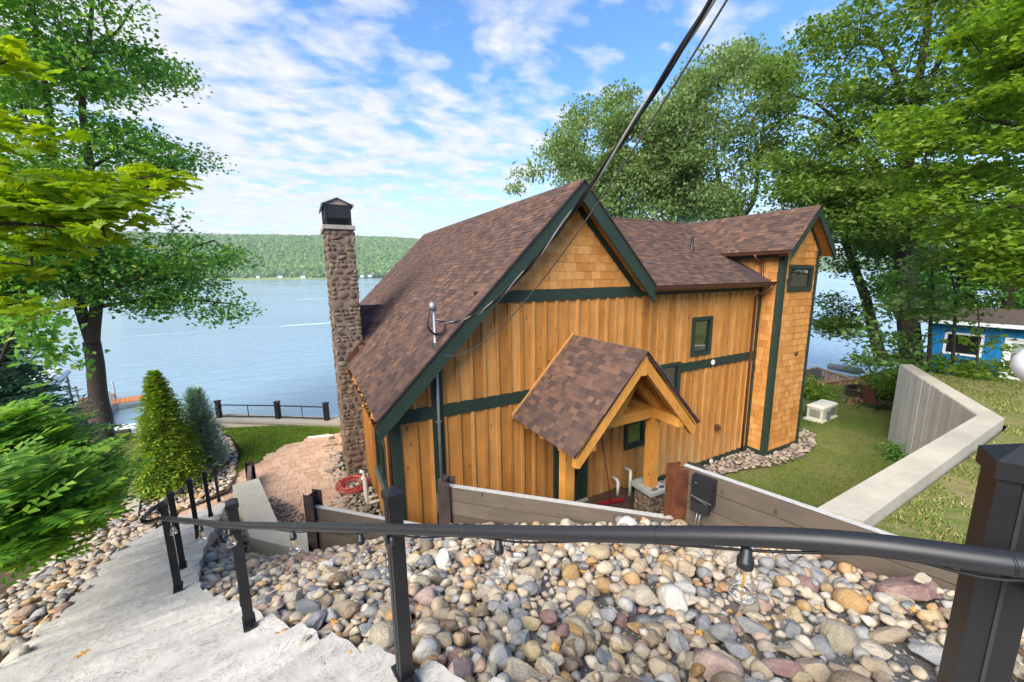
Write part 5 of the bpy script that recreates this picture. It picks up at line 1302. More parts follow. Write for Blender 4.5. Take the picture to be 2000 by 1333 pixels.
# broom and hose
b0 = pd(1208, 978, 6.9); bx = onz(1208, 982, .31); by = onv(1176, 858, FV-.08)
br = thing('push_broom', 'push broom with a red head leaning on the wall under the porch', 'broom', (bx.x, bx.y, .3))
l = onz(1168, 985, .34); r_ = onz(1218, 976, .34)
m = MB(); m.beam((l.x, l.y, .345), (r_.x, r_.y, .345), .075, .05); m.build('head', 'broom_red', br)
m = MB(); m.beam((l.x, l.y, .315), (r_.x, r_.y, .315), .065, .04); m.build('bristles', 'black_plastic', br)
mid = (l+r_)/2; m = MB(); m.tube([(mid.x, mid.y, .36), (by.x, by.y, by.z)], .013, 8); m.build('handle', 'broom_red', br, smooth=True)
hc = onz(690, 948, .06); ho = MB(); hr = random.Random(4)
P_ = []
for i in range(420):
    a = i/420*2*PI*11; rr = .30+.07*math.sin(a*.37)+.05*math.sin(a*.11+1); P_.append((hc.x+.05*math.sin(a*.091)+rr*1.0*math.cos(a), hc.y+.06*math.cos(a*.077)+rr*1.15*math.sin(a), .05+.11*(i/420)+.02*math.sin(a*.53)))
ho.tube(P_, .014, 6); tag(ho.build('garden_hose', 'red_rubber', smooth=True), 'coiled red garden hose on the stones beside the chimney', 'hose')
# ------------------------------------------------------------------ plants
def rot_many(n, tilt, rg, up=None):
    """n random rotation matrices: leaf normal within about tilt of up"""
    yaw = rg.uniform(0, 2*PI, n); a = rg.normal(0, tilt, n); b = rg.normal(0, tilt, n)
    cz, sz, ca, sa, cb, sb = np.cos(yaw), np.sin(yaw), np.cos(a), np.sin(a), np.cos(b), np.sin(b)
    Rz = np.zeros((n, 3, 3)); Rz[:, 0, 0] = cz; Rz[:, 0, 1] = -sz; Rz[:, 1, 0] = sz; Rz[:, 1, 1] = cz; Rz[:, 2, 2] = 1
    Rx = np.zeros((n, 3, 3)); Rx[:, 0, 0] = 1; Rx[:, 1, 1] = ca; Rx[:, 1, 2] = -sa; Rx[:, 2, 1] = sa; Rx[:, 2, 2] = ca
    Ry = np.zeros((n, 3, 3)); Ry[:, 1, 1] = 1; Ry[:, 0, 0] = cb; Ry[:, 0, 2] = sb; Ry[:, 2, 0] = -sb; Ry[:, 2, 2] = cb
    return Rz @ Rx @ Ry
def leaves_mesh(name, pos, size, tmpl, tri, tilt, mat, rg, droop=0):
    n = len(pos); Rm = rot_many(n, tilt, rg); s = np.asarray(size)[:, None, None]
    V = np.einsum('nij,kj->nki', Rm, tmpl)*s+np.asarray(pos)[:, None, :]
    F = (tri[None]+(np.arange(n)*len(tmpl))[:, None, None]).reshape(-1, tri.shape[1])
    return np_mesh(name, V.reshape(-1, 3), F, mat)
# leaf outlines: a folded lobed blade, a five pointed maple leaf, a narrow willow leaf
LEAF_T = np.array([(0, -.5, 0), (.42, -.12, .10), (.22, .12, .04), (0, .55, -.06), (-.22, .12, .04), (-.42, -.12, .10)]); LEAF_F = np.array([(0, 1, 2), (0, 2, 3), (0, 3, 4), (0, 4, 5)])
NARROW_T = np.array([(0, -.6, 0), (.16, 0, .05), (0, .6, -.08), (-.16, 0, .05)]); NARROW_F = np.array([(0, 1, 2), (0, 2, 3)])
def maple_tmpl():
    P = [(0, -.45)]; 
    for ang, r in ((-60, .42), (-38, .30), (-12, .58), (2, .34), (22, .50), (42, .30), (62, .52), (78, .40), (90, .62), (102, .40), (118, .52), (138, .30), (158, .50), (178, .34), (192, .58), (218, .30), (240, .42)):
        P.append((r*math.cos(R(ang)), r*math.sin(R(ang))))
    V = [(0, -.05, .05)]+[(x, y, -.12*(x*x+y*y)*2+.03*((i % 2)*2-1)) for i, (x, y) in enumerate(P)]; n = len(P)
    return np.array(V), np.array([(0, 1+i, 1+(i+1) % n) for i in range(n)])
MAPLE_T, MAPLE_F = maple_tmpl()
def poly_sample(poly, rg):
    X = [p[0] for p in poly]; Y = [p[1] for p in poly]
    while True:
        x, y = rg.uniform(min(X), max(X)), rg.uniform(min(Y), max(Y))
        if inside(poly, x, y): return x, y
def grow(skel, targets, rg):
    """join every target to the growing branch system; returns twig tubes (points, radii)"""
    nodes = [Vector(p) for p in skel]; par = [-1]*len(nodes); ns = len(nodes)
    arr = [tuple(p) for p in nodes]
    cen = np.array(arr)
    order = sorted(range(len(targets)), key=lambda i: np.min(np.sum((cen-np.array(targets[i]))**2, 1)))
    A = np.array(arr)
    for i in order:
        t = Vector(targets[i]); d = np.sqrt(np.sum((A-np.array(t))**2, 1)); d = d+np.maximum(0, A[:, 2]-t.z)*.8
        j = int(np.argmin(d)); a = nodes[j]
        m = a.lerp(t, .5)+Vector((rg.gauss(0, .06), rg.gauss(0, .06), rg.gauss(0, .05)))*(t-a).length
        nodes.append(m); par.append(j); nodes.append(t); par.append(len(nodes)-2)
        A = np.vstack([A, np.array(m), np.array(t)])
    w = [1.0]*len(nodes)
    for i in range(len(nodes)-1, ns-1, -1):
        if par[i] >= 0: w[par[i]] += w[i]
    tubes = []
    for i in range(ns, len(nodes), 2):
        j = par[i]; tubes.append(([nodes[j], nodes[i], nodes[i+1]], [w[i], w[i], w[i+1]]))
    return tubes
def tree(name, label, cat_, stems, clumps, leaf, rg_seed, bark='bark', group=None, n_leaf=100, spread=(.75, .32), size=.14, tmpl=(LEAF_T, LEAF_F), tilt=.55, twig=.006, dens=1):
    """stems: list of (points, radii); clumps: leaf cluster centres"""
    rg = random.Random(rg_seed); nr = np.random.default_rng(rg_seed)
    base = Vector(stems[0][0][0]); t = thing(name, label, cat_, tuple(base), group)
    m = MB(); skel = []
    for pts, rr in stems:
        P = smooth_path(pts, 4); n = len(P); rr2 = [float(np.interp(i/(n-1), np.linspace(0, 1, len(rr)), rr)) for i in range(n)]
        P = [p+Vector((noise.noise(p*.8), noise.noise(p*.8+Vector((9, 0, 0))), 0))*.05 for p in P]
        m = MB(); m.tube(P, rr2, 10); skel += [tuple(p) for p in P[n//3:]]; m.build('limb' if skel and len(skel) > n else 'trunk', bark, t, smooth=True)
    tw = grow(skel, clumps, rg); m = MB()
    for P, w in tw: m.tube(P, [min(.055, twig*math.sqrt(x)*1.1) for x in w], 5, cap=False)
    m.build('branches', bark, t, smooth=True, kind='stuff')
    C = np.array(clumps); nc = len(C); ks = np.maximum(8, nr.poisson(n_leaf, nc)); idx = np.repeat(np.arange(nc), ks); n = len(idx)
    off = nr.normal(0, 1, (n, 3)); ln = np.linalg.norm(off, axis=1, keepdims=True); off = off/ln*np.minimum(ln, 2.1)*.62
    sc = nr.uniform(.7, 1.25, nc)[idx][:, None]
    pos = C[idx]+off*np.array([spread[0], spread[0], spread[1]])*sc
    pos[:, 2] -= .12*np.hypot(off[:, 0], off[:, 1])**2*spread[0]
    sz = size*nr.uniform(.6, 1.25, n)
    link('crown', leaves_mesh('crown', pos, sz, tmpl[0], tmpl[1], tilt, leaf, nr), t)
    return t
def clumps_in(polys, n, d0, d1, rg, gap=None, zmin=None):
    out = []
    for poly in (polys if isinstance(polys[0][0], tuple) else [polys]):
        k = 0
        while k < n/len(polys if isinstance(polys[0][0], tuple) else [polys]):
            x, y = poly_sample(poly, rg); d = rg.uniform(d0, d1); P = pd(x, y, d)
            if gap and noise.noise(Vector((x*gap[0], y*gap[0], d*.05)))+rg.uniform(-.15, .15) < gap[1]: 
                if rg.random() < .9: continue
            k += 1
            if zmin is None or P.z > zmin: out.append(tuple(P))
    return out
rg = random.Random(31)
def PXS(l, d): return [tuple(pd(x, y, d if len(q) == 2 else q[2])) for q in l for x, y in [q[:2]]]
# --- the maple on the lower lawn, left
mb = onz(205, 872, -1.05)
D0 = 22.1
stem0 = [tuple(mb+Vector((0, 0, -.2))), tuple(mb+Vector((0, 0, .35)))]+PXS([(198, 800), (188, 730), (180, 668)], D0)
stemL = PXS([(181, 672), (160, 610), (146, 560), (128, 470), (112, 360), (95, 220), (70, 60), (50, -120)], D0)
stemR = PXS([(182, 670), (186, 610), (192, 540), (188, 440), (175, 320), (160, 190), (175, 60), (190, -100)], D0-.3)
limbs = [(PXS([(192, 585), (245, 555), (310, 520), (360, 490), (420, 470)], D0-1.5), [.10, .07, .05, .03]), (PXS([(188, 600), (260, 590), (340, 585), (420, 590), (470, 597)], D0-.8), [.08, .06, .04, .02]), (PXS([(175, 330), (235, 295), (290, 275), (330, 290)], D0), [.07, .045, .012]), (PXS([(160, 200), (190, 100), (230, 60), (260, 10)], D0+.5), [.08, .05, .03]),
         (PXS([(185, 430), (250, 380), (330, 330), (390, 305)], D0+.4), [.09, .06, .03]), (PXS([(150, 580), (90, 545), (30, 520), (-40, 500)], D0), [.10, .07, .04]), (PXS([(125, 460), (60, 400), (0, 360)], D0-.5), [.09, .06, .04])]
MP = [[(-120, -160), (240, -160), (255, 20), (225, 55), (250, 90), (320, 100), (375, 150), (350, 180), (270, 165), (240, 205), (285, 228), (230, 250), (300, 262), (330, 290), (400, 295), (400, 330), (330, 345), (300, 380), (330, 430), (400, 470), (370, 500), (280, 480), (-120, 480)],
      [(-120, 480), (280, 480), (330, 500), (440, 485), (470, 508), (420, 525), (380, 540), (455, 548), (400, 560), (300, 560), (380, 582), (480, 596), (440, 620), (330, 618), (250, 600), (200, 615), (160, 620), (100, 610), (40, 620), (-120, 640)]]
cl = clumps_in(MP[0], 430, 19.3, 25.0, rg, (.012, -.12))+clumps_in(MP[1], 240, 19.8, 24.4, rg, (.012, -.12))
tree('maple_tree', 'large maple on the lower lawn with its trunk forking above the dock', 'tree', [(stem0, [.50, .35, .30, .27, .26]), (stemL, [.20, .18, .20, .17, .14, .11, .07, .03]), (stemR, [.21, .19, .16, .16, .13, .10, .07, .03])]+limbs, cl, 'leaf_maple', 1, 'bark', n_leaf=84, spread=(.85, .36), size=.17)

# --- yellow-green maple whose boughs reach in from the left edge
bt = [(-7.6, 1.6, 2.8), (-7.4, 2.0, 5.0), (-7.2, 2.3, 7.5), (-7.0, 2.6, 11)]
D1 = 5.2
bl = [(PXS([(-520, 560, 6.8), (-200, 470, 6.0), (0, 405, 5.5), (150, 380, 5.2), (260, 350, 5.0), (350, 330, 4.9)], D1), [.06, .035, .02, .012, .006, .004]), (PXS([(-200, 470, 6.0), (-40, 440, 5.0), (80, 440, 4.7), (200, 465, 4.6)], D1), [.03, .018, .010, .004]), (PXS([(-420, 300, 6.8), (-100, 260, 5.6), (20, 235, 5.2), (90, 245, 5.0)], D1), [.04, .02, .012, .004]),
      (PXS([(-300, 600, 6.5), (-40, 520, 5.2), (60, 520, 5.0)], D1), [.03, .012, .004]), (PXS([(-300, 660, 6.5), (-60, 610, 5.4), (40, 592, 5.2)], D1), [.03, .012, .004]), (PXS([(-300, 150, 6.5), (-60, 140, 5.4), (40, 105, 5.2)], D1), [.03, .012, .004])]
cl = clumps_in([(-60, 340), (60, 338), (140, 350), (240, 340), (345, 325), (335, 350), (270, 385), (250, 410), (215, 420), (220, 470), (170, 455), (100, 440), (-60, 450)], 82, 4.6, 6.3, rg)+clumps_in([(-60, 235), (40, 235), (80, 262), (100, 285), (40, 300), (-60, 300)], 8, 4.9, 5.8, rg)
cl += clumps_in([(-60, 505), (30, 500), (65, 520), (30, 530), (-60, 525)], 6, 4.9, 5.4, rg)+clumps_in([(-60, 585), (45, 585), (10, 605), (-60, 610)], 6, 5.0, 5.6, rg)+clumps_in([(-60, 85), (45, 95), (20, 120), (-60, 140)], 6, 5, 5.8, rg)+clumps_in([(-60, 470), (60, 455), (190, 470), (40, 490)], 5, 4.9, 5.4, rg)
tree('young_maple', 'sunlit yellow green maple reaching in from the left edge', 'tree', [(bt, [.12, .10, .08, .03])]+bl, cl, 'leaf_bright', 2, 'bark_dark', n_leaf=12, spread=(.26, .07), size=.15, tmpl=(MAPLE_T, MAPLE_F), tilt=.30, twig=.0022)

# --- sumac and locust thicket beside the stairs
def shrub(name, label, base, tips, leaf, seed, comp, leaflet, npair=7, rachis=.42, group=None, broad=0, broadleaf='leaf_light'):
    rg = random.Random(seed); nr = np.random.default_rng(seed); t = thing(name, label, 'shrub', tuple(base), group)
    skel = [tuple(base), tuple(Vector(base)+Vector((0, 0, .3)))]
    m = MB(); tw = grow(skel, tips, rg)
    for P, w in tw: m.tube(P, [min(.03, .004*math.sqrt(x)) for x in w], 5, cap=False)
    m.build('stems', 'bark_dark', t, smooth=True, kind='stuff')
    pos, rots, sz = [], [], []
    B = Vector(base)
    for p in tips:
        for k in range(comp):
            o = Vector(p)+Vector((rg.gauss(0, .16), rg.gauss(0, .16), rg.gauss(0, .12))); out = Vector((o.x-B.x, o.y-B.y, 0))
            a = math.atan2(out.y, out.x)+rg.gauss(0, .9); d = Vector((math.cos(a), math.sin(a), rg.uniform(-.15, .75))).normalized(); L = rachis*rg.uniform(.65, 1.15)
            s_ = d.cross(Vector((0, 0, 1))).normalized(); u_ = s_.cross(d)
            for i in range(npair*2+1):
                f = (i//2+1)/(npair+1); sd = (1 if i % 2 else -1) if i < npair*2 else 0
                c = o+d*L*f-Vector((0, 0, .08*L*f*f)); x = (s_*sd*.9+d*.35).normalized() if sd else d; nn = (u_+x*.15*rg.uniform(-1, 1)+d*.1).normalized(); y = nn.cross(x).normalized()
                ls = leaflet*(1-.45*abs(f-.5))*rg.uniform(.85, 1.1); Mx = np.array([[x.x, y.x, nn.x], [x.y, y.y, nn.y], [x.z, y.z, nn.z]])
                pos.append(c+x*ls*.5); rots.append(Mx*ls)
    T_ = np.array([(-.5, 0, 0), (-.05, -.22, .05), (.5, 0, -.04), (-.05, .22, .05)]); F_ = np.array([(0, 1, 2), (0, 2, 3)])
    V = np.einsum('nij,kj->nki', np.array(rots), T_)+np.array([tuple(p) for p in pos])[:, None, :]
    F = (F_[None]+(np.arange(len(pos))*4)[:, None, None]).reshape(-1, 3)
    link('foliage', np_mesh('foliage', V.reshape(-1, 3), F, leaf), t)
    if broad:
        pp = np.array([rg.choice(tips) for _ in range(broad)])+nr.normal(0, .16, (broad, 3)); link('broad_leaves', leaves_mesh('broad_leaves', pp, nr.uniform(.11, .26, broad), LEAF_T, LEAF_F, .5, broadleaf, nr), t)
    return t
def tips_in(poly, n, d0, d1, rg): return [tuple(pd(*poly_sample(poly, rg), rg.uniform(d0, d1))) for _ in range(n)]
def fix(tips): return [(x, y, max(z, bz(x, y)+.12)) for x, y, z in tips]
b = Vector((-5.2, 4.6, 1.9)); shrub('sumac_shrub', 'bright green feathery sumac filling the bottom of the left edge', b, fix(tips_in([(-80, 950), (50, 925), (110, 955), (145, 995), (120, 1025), (60, 1055), (0, 1080), (-80, 1095)], 125, 5.3, 7.0, rg)), 'leaf_sumac', 41, 5, .155, 5, .36, 'leafy shrubs beside the stairs', 160)
b = Vector((-5.1, 7.2, 1.2)); shrub('sumac_shrub', 'light green sumac and vines spilling towards the stairs at the coping wall', b, fix(tips_in([(50, 915), (100, 895), (150, 900), (175, 930), (190, 960), (175, 985), (140, 1000), (100, 985), (50, 950)], 110, 7.0, 8.8, rg)), 'leaf_sumac', 42, 4, .15, 5, .34, 'leafy shrubs beside the stairs', 700)
b = Vector((-6.8, 6.5, 1.4)); shrub('sumac_shrub', 'tall yellow green sumac in front of the blue green spruce', b, fix(tips_in([(-80, 850), (-10, 810), (30, 830), (60, 865), (90, 890), (100, 905), (80, 930), (-80, 950)], 110, 7.4, 9.2, rg)), 'leaf_sumac', 43, 5, .16, 5, .40, 'leafy shrubs beside the stairs', 30)

# --- conifers
def conifer(name, label, base, h, rad, seed, mat, n, frond=.35, droop=.35, group=None, bark='bark_dark', blades=9, bw=.035, shape=.9, cat_='evergreen'):
    rg = random.Random(seed); t = thing(name, label, cat_, tuple(base), group); B = Vector(base)
    MB().tube([B, B+Vector((.02, 0, h*.5)), B+Vector((0, .02, h*.98))], [.05*h/3, .03*h/3, .006], 6).build('trunk', bark, t)
    V, F = [], []; br = MB()
    for i in range(n):
        f = (i+rg.random())/n; f = 1-(1-f)**.8 if False else f
        z = h*(.03+.95*f); rmax = rad*((1-f)**shape)*(1+.55*noise.noise(Vector((f*7, (i*2.39996) % 6.283*1.3, seed))))*rg.uniform(.75, 1.2)+.04; a = i*2.39996+rg.uniform(-.4, .4)
        r0 = rmax*rg.uniform(.25, .7); L = frond*(.55+.6*(1-f))*rg.uniform(.7, 1.25); L = min(L, rmax*1.1+.08)
        d = Vector((math.cos(a), math.sin(a), rg.uniform(-.15, .5)+.6*f)).normalized(); o = B+Vector((math.cos(a)*r0, math.sin(a)*r0, z-.15*r0))
        s_ = d.cross(Vector((0, 0, 1))).normalized(); u_ = s_.cross(d)
        if i % 4 == 0: br.tube([B+Vector((0, 0, z-.05)), o, o+d*L*.6-Vector((0, 0, droop*L*.36))], [.008, .006, .002], 4, cap=False)
        for k in range(blades):
            g = (k+.5)/blades; c = o+d*L*g-Vector((0, 0, droop*L*g*g)); sd = 1 if k % 2 else -1
            x = (s_*sd*rg.uniform(.5, 1)+d*rg.uniform(.5, 1)+u_*rg.uniform(-.35, .35)).normalized(); l = L*.42*(1-.5*g)*rg.uniform(.7, 1.2); nn = (u_+s_*rg.uniform(-.5, .5)).normalized(); y = nn.cross(x).normalized()*bw
            k0 = len(V); e = c+x*l-Vector((0, 0, .12*l)); V += [tuple(c), tuple(c+x*l*.5+y), tuple(e), tuple(c+x*l*.5-y)]; F += [(k0, k0+1, k0+2), (k0, k0+2, k0+3)]
    br.build('branches', bark, t, kind='stuff')
    link('foliage', np_mesh('foliage', np.array(V), np.array(F), mat), t); return t
conifer('arborvitae', 'golden green feathery arborvitae growing on stones beside the boundary coping', onz(338, 948, 0), 3.25, .55, 51, 'needle_gold', 1150, .52, .45, blades=14, bw=.024, shape=.85)
conifer('juniper', 'blue green upright juniper behind the golden arborvitae', onz(402, 912, 0), 2.4, .62, 52, 'needle_blue', 1900, .26, -.55, blades=10, bw=.017, shape=.62)
sb = Vector((-8.0, 12.6, -.2)); sp = pd(20, 700, 15)
conifer('spruce_tree', 'large drooping blue green spruce at the left edge', (sp.x-.9, sp.y+.2, -.4), 5.6, 2.3, 53, 'needle_spruce', 1900, 1.0, .5, blades=16, bw=.035, shape=.55)
rg = random.Random(61)
lt = [tuple(pd(-60, 900, 10.5)), tuple(pd(-20, 760, 10.2)), tuple(pd(20, 660, 10.0)), tuple(pd(60, 600, 10))]
tree('linden_sapling', 'thin sapling with heart shaped leaves hanging before the spruce', 'tree', [(lt, [.04, .03, .02, .008])], clumps_in([(10, 640), (60, 580), (120, 640), (165, 690), (130, 740), (100, 700), (40, 680)], 26, 9.5, 10.8, rg), 'leaf_maple', 62, 'bark_dark', n_leaf=16, spread=(.38, .22), size=.13, tilt=.9, twig=.003)

# --- trees to the right, behind and beside the house
rg = random.Random(71)
GRP = 'tall trees along the shore'
def T(label, stems, polys, n, d0, d1, leaf, seed, **k):
    zmin = k.pop('zmin', None); gap = k.pop('gap', (.014, -.10)); nm = k.pop('nm', 'shade_tree')
    return tree(nm, label, 'tree', stems, clumps_in(polys, n, d0, d1, rg, gap, zmin), leaf, seed, group=k.pop('group', GRP), **k)
T('pale green tree rising behind the left part of the wing roof', [(PXS([(1195, 640), (1200, 440), (1185, 330), (1200, 240), (1215, 205)], 34), [.3, .24, .16, .08, .03]), (PXS([(1190, 440), (1130, 370), (1090, 310), (1060, 300)], 33), [.14, .09, .04, .02]), (PXS([(1195, 400), (1260, 340), (1290, 300)], 33), [.12, .07, .03])],
  [(985, 378), (1020, 350), (1060, 285), (1095, 268), (1130, 208), (1175, 190), (1235, 175), (1290, 210), (1330, 290), (1385, 340), (1395, 430), (1200, 450), (1150, 370), (1090, 335), (1040, 372)], 300, 30, 37, 'leaf_willow', 72, n_leaf=150, spread=(1.05, .6), size=.24, tilt=.9, twig=.008)
T('airy pale tree with bare forked stems behind the wing ridge', [(PXS([(1440, 640), (1432, 470), (1418, 420), (1402, 340), (1395, 260), (1410, 180)], 31), [.3, .26, .22, .14, .08, .03]), (PXS([(1436, 440), (1470, 395), (1482, 330), (1490, 250), (1500, 160)], 31.5), [.2, .16, .11, .07, .03]), (PXS([(1432, 432), (1412, 395), (1404, 350)], 30), [.14, .1, .06])],
  [(1290, 215), (1340, 150), (1390, 85), (1440, 88), (1480, 105), (1520, 95), (1545, 170), (1540, 260), (1500, 300), (1480, 350), (1500, 400), (1520, 420), (1380, 420), (1330, 300)], 215, 28, 34, 'leaf_willow', 73, n_leaf=110, spread=(1.0, .5), size=.22, tilt=.9, twig=.008, gap=(.018, .02))
T('big dark limbed maple towering over the stair tower', [(PXS([(1790, 780), (1775, 640), (1768, 500), (1766, 430), (1772, 330), (1785, 220), (1810, 60), (1830, -100)], 27), [.5, .42, .38, .34, .26, .2, .13, .06]), (PXS([(1766, 445), (1735, 360), (1690, 300), (1640, 262), (1590, 235), (1540, 222)], 26), [.26, .22, .18, .13, .08, .04]), (PXS([(1690, 300), (1640, 240), (1590, 200), (1540, 185)], 26.5), [.12, .09, .06, .03]),
  (PXS([(1775, 300), (1762, 200), (1740, 130), (1700, 70), (1650, 50)], 26), [.18, .13, .10, .06, .03]), (PXS([(1785, 220), (1830, 130), (1860, 60), (1885, -60)], 27), [.15, .11, .08, .04])],
  [[(1500, 120), (1560, 95), (1590, 40), (1680, 10), (1720, -60), (1950, -140), (2080, -140), (2080, 260), (1900, 300), (1800, 250), (1720, 310), (1640, 330), (1560, 350), (1490, 300)], [(1500, 300), (1640, 330), (1760, 330), (1850, 420), (1760, 480), (1640, 450), (1560, 430), (1530, 380)]], 520, 22.5, 31, 'leaf_wood', 74, n_leaf=110, spread=(1.0, .34), size=.20, twig=.008, bark='bark_dark')
T('slender tree leaning left over the water beside the tower', [(PXS([(1728, 712), (1716, 690), (1692, 590), (1668, 520), (1650, 470), (1645, 400), (1640, 330)], 31), [.34, .30, .25, .20, .16, .1, .05])], [[(1590, 450), (1700, 440), (1710, 520), (1640, 540), (1610, 500)], [(1592, 570), (1640, 575), (1690, 600), (1690, 640), (1640, 640), (1596, 600)], [(1590, 620), (1650, 630), (1660, 652), (1610, 655)]], 62, 28, 32, 'leaf_wood', 75, n_leaf=75, spread=(.8, .28), size=.18, twig=.006, gap=None)
T('dark trunked tree between the leaning tree and the blue cabin', [(PXS([(1790, 720), (1775, 600), (1768, 520), (1764, 430), (1760, 300)], 30), [.36, .32, .30, .26, .2]), (PXS([(1890, 690), (1888, 560), (1878, 440), (1890, 330)], 32), [.34, .3, .26, .2]), (PXS([(1960, 640), (1975, 560), (1990, 470)], 30), [.25, .2, .15])], [[(1600, 400), (1800, 400), (2080, 380), (2080, 610), (1880, 620), (1740, 600), (1700, 500)]], 330, 29, 38, 'leaf_dark', 76, n_leaf=110, spread=(1.1, .45), size=.22, bark='bark_dark', zmin=1.2)
T('light green maple with layered boughs at the right edge', [(PXS([(2180, 780), (2160, 500), (2120, 250), (2080, 60)], 18), [.3, .26, .2, .1]), (PXS([(2150, 330), (2060, 270), (1960, 240), (1850, 235), (1760, 240)], 16), [.12, .08, .05, .03, .015]), (PXS([(2160, 450), (2060, 420), (1950, 400), (1850, 390)], 16), [.1, .07, .04, .015]), (PXS([(2160, 520), (2050, 520), (1950, 470), (1840, 420)], 15), [.08, .05, .03, .01]), (PXS([(2120, 200), (2050, 120), (1980, 80)], 16), [.1, .06, .02])],
  [[(1700, 250), (1760, 210), (1880, 190), (2080, 130), (2080, 330), (1960, 300), (1850, 290), (1790, 330), (1720, 300)], [(1790, 330), (1900, 320), (2080, 330), (2080, 470), (1950, 440), (1850, 420), (1780, 400)], [(1850, 440), (2080, 460), (2080, 560), (1960, 540)], [(1880, 60), (2080, -60), (2080, 130), (1950, 150)]], 270, 13.5, 18.5, 'leaf_light', 77, n_leaf=95, spread=(.62, .13), size=.15, tilt=.42, twig=.005, nm='light_maple')
T('pale broadleaf sapling growing in front of the blue cabin', [(PXS([(1812, 742), (1815, 690), (1818, 620), (1822, 540), (1815, 470)], 19.5), [.07, .06, .05, .035, .015]), (PXS([(1862, 742), (1862, 690), (1866, 600), (1858, 520)], 19.5), [.06, .05, .04, .015])],
  [[(1740, 480), (1800, 460), (1860, 470), (1880, 520), (1850, 570), (1780, 580), (1720, 560)], [(1710, 580), (1850, 570), (1850, 610), (1800, 640), (1740, 640)], [(1690, 640), (1790, 640), (1800, 690), (1760, 720), (1700, 700)]], 56, 17.5, 20.5, 'leaf_pale', 78, n_leaf=34, spread=(.55, .22), size=.20, tilt=.55, twig=.005, nm='broadleaf_sapling', zmin=1.3)
T('green shrub crowding the bank behind the tall concrete wall', [(PXS([(1735, 800, 25), (1735, 770, 25), (1730, 745, 25), (1725, 720, 25)], 25), [.05, .05, .03, .02])], [[(1660, 700), (1750, 690), (1790, 730), (1770, 760), (1740, 775), (1700, 765), (1690, 745)]], 26, 22, 26, 'leaf_light', 79, n_leaf=70, spread=(.55, .3), size=.16, twig=.006, nm='bank_shrub', gap=None, group='shrubs by the fire pit')
T('green weeds beside the neighbour deck behind the generator', [(PXS([(1580, 785, 22), (1580, 765, 22), (1582, 745, 22)], 22), [.03, .02, .01])], [[(1562, 725), (1600, 750), (1625, 760), (1610, 780), (1562, 790)]], 14, 20, 23, 'leaf_light', 80, n_leaf=60, spread=(.45, .25), size=.14, twig=.004, nm='bank_shrub', gap=None, group='shrubs by the fire pit')
T('low leafy growth below the cabin window', [(PXS([(1830, 742, 20.5), (1835, 725, 20.5), (1850, 700, 20.5)], 20.5), [.03, .02, .01])], [[(1800, 700), (1870, 690), (1950, 715), (1990, 740), (1900, 745), (1820, 740)]], 14, 19.3, 21, 'leaf_light', 81, n_leaf=50, spread=(.4, .2), size=.15, twig=.004, nm='bank_shrub', gap=None, group='shrubs by the fire pit', zmin=1.45)

T('thin leafy sapling in front of the cabin door and window', [(PXS([(1905, 745, 19), (1908, 700, 19), (1912, 650, 19), (1905, 590, 19)], 19), [.04, .03, .02, .008])], [[(1860, 580), (1960, 570), (1990, 620), (1900, 640)], [(1880, 640), (1990, 690), (1990, 735), (1960, 735)], [(1850, 700), (1960, 715), (1940, 742), (1850, 738)]], 20, 17.5, 19.5, 'leaf_light', 83, n_leaf=24, spread=(.5, .2), size=.17, twig=.004, nm='broadleaf_sapling', gap=None, zmin=1.5)
# ivy clump at the foot of the wall
nr = np.random.default_rng(5); c = onz(1766, 892, .1); ip = nr.normal(0, 1, (520, 3))*np.array([.35, .22, .13])+np.array([c.x, c.y, .22])
ip[:, 2] = np.abs(ip[:, 2]-.02)+.02
iv = thing('ivy_clump', 'dark ivy clump at the foot of the tall concrete wall', 'ivy', (c.x, c.y, 0)); link('foliage', leaves_mesh('foliage', ip, nr.uniform(.07, .13, 520), LEAF_T, LEAF_F, .5, 'leaf_dark', nr), iv, kind='stuff')

# grass
def grass(name, polys, zf, n, mat, hgt, seed, avoid=(), patchy=0):
    nr = np.random.default_rng(seed); rg = random.Random(seed); P = []
    X = [p[0] for p in polys]; Y = [p[1] for p in polys]; k = 0
    while len(P) < n and k < n*12:
        k += 1; x, y = rg.uniform(min(X), max(X)), rg.uniform(min(Y), max(Y))
        if not inside(polys, x, y) or any(inside(a, x, y) for a in avoid): continue
        if patchy and noise.noise(Vector((x*1.3, y*1.3, seed)))+.4*noise.noise(Vector((x*4, y*4, seed))) < patchy+rg.gauss(0, .15): continue
        if rg.random() > min(1, 9/math.hypot(x, y)): continue
        P.append((x, y, zf(x, y)))
    P = np.array(P); n = len(P); a = nr.uniform(0, 2*PI, n); h = nr.uniform(.5, 1.2, n)*hgt; w = nr.uniform(.004, .008, n)*1.4; lean = nr.normal(0, .55, (n, 2))*h[:, None]
    s = np.stack([np.cos(a), np.sin(a), np.zeros(n)], 1)*w[:, None]
    A, B_ = P-s, P+s; Cc = P.copy(); Cc[:, :2] += lean; Cc[:, 2] += h
    V = np.stack([A, B_, Cc], 1).reshape(-1, 3); F = np.arange(n*3).reshape(-1, 3)
    link(name, np_mesh(name, V, F, mat), kind='stuff')
CT = [(11.7, 6.1), (13.7, 6.1), (13.7, 9), (11.7, 9)]
grass('lawn_grass', YARD[3:12]+[(14, 7), (6, 6.2)], yz, 52000, 'grass_blade', .05, 3, (TB, CT, [(x, y) for x, y in WA]))
grass('upper_grass', [(5.0, -.5), (5.7, 1.72), (12.0, 1.86), (16.55, 4.55), (19.5, 5.35), (24, 6.6), (24, -1), (12, -2)], uz, 60000, 'grass_straw', .05, 4, (), -.05)
grass('small_lawn_grass', LAWN, lambda x, y: .012, 26000, 'grass_fresh', .045, 5)
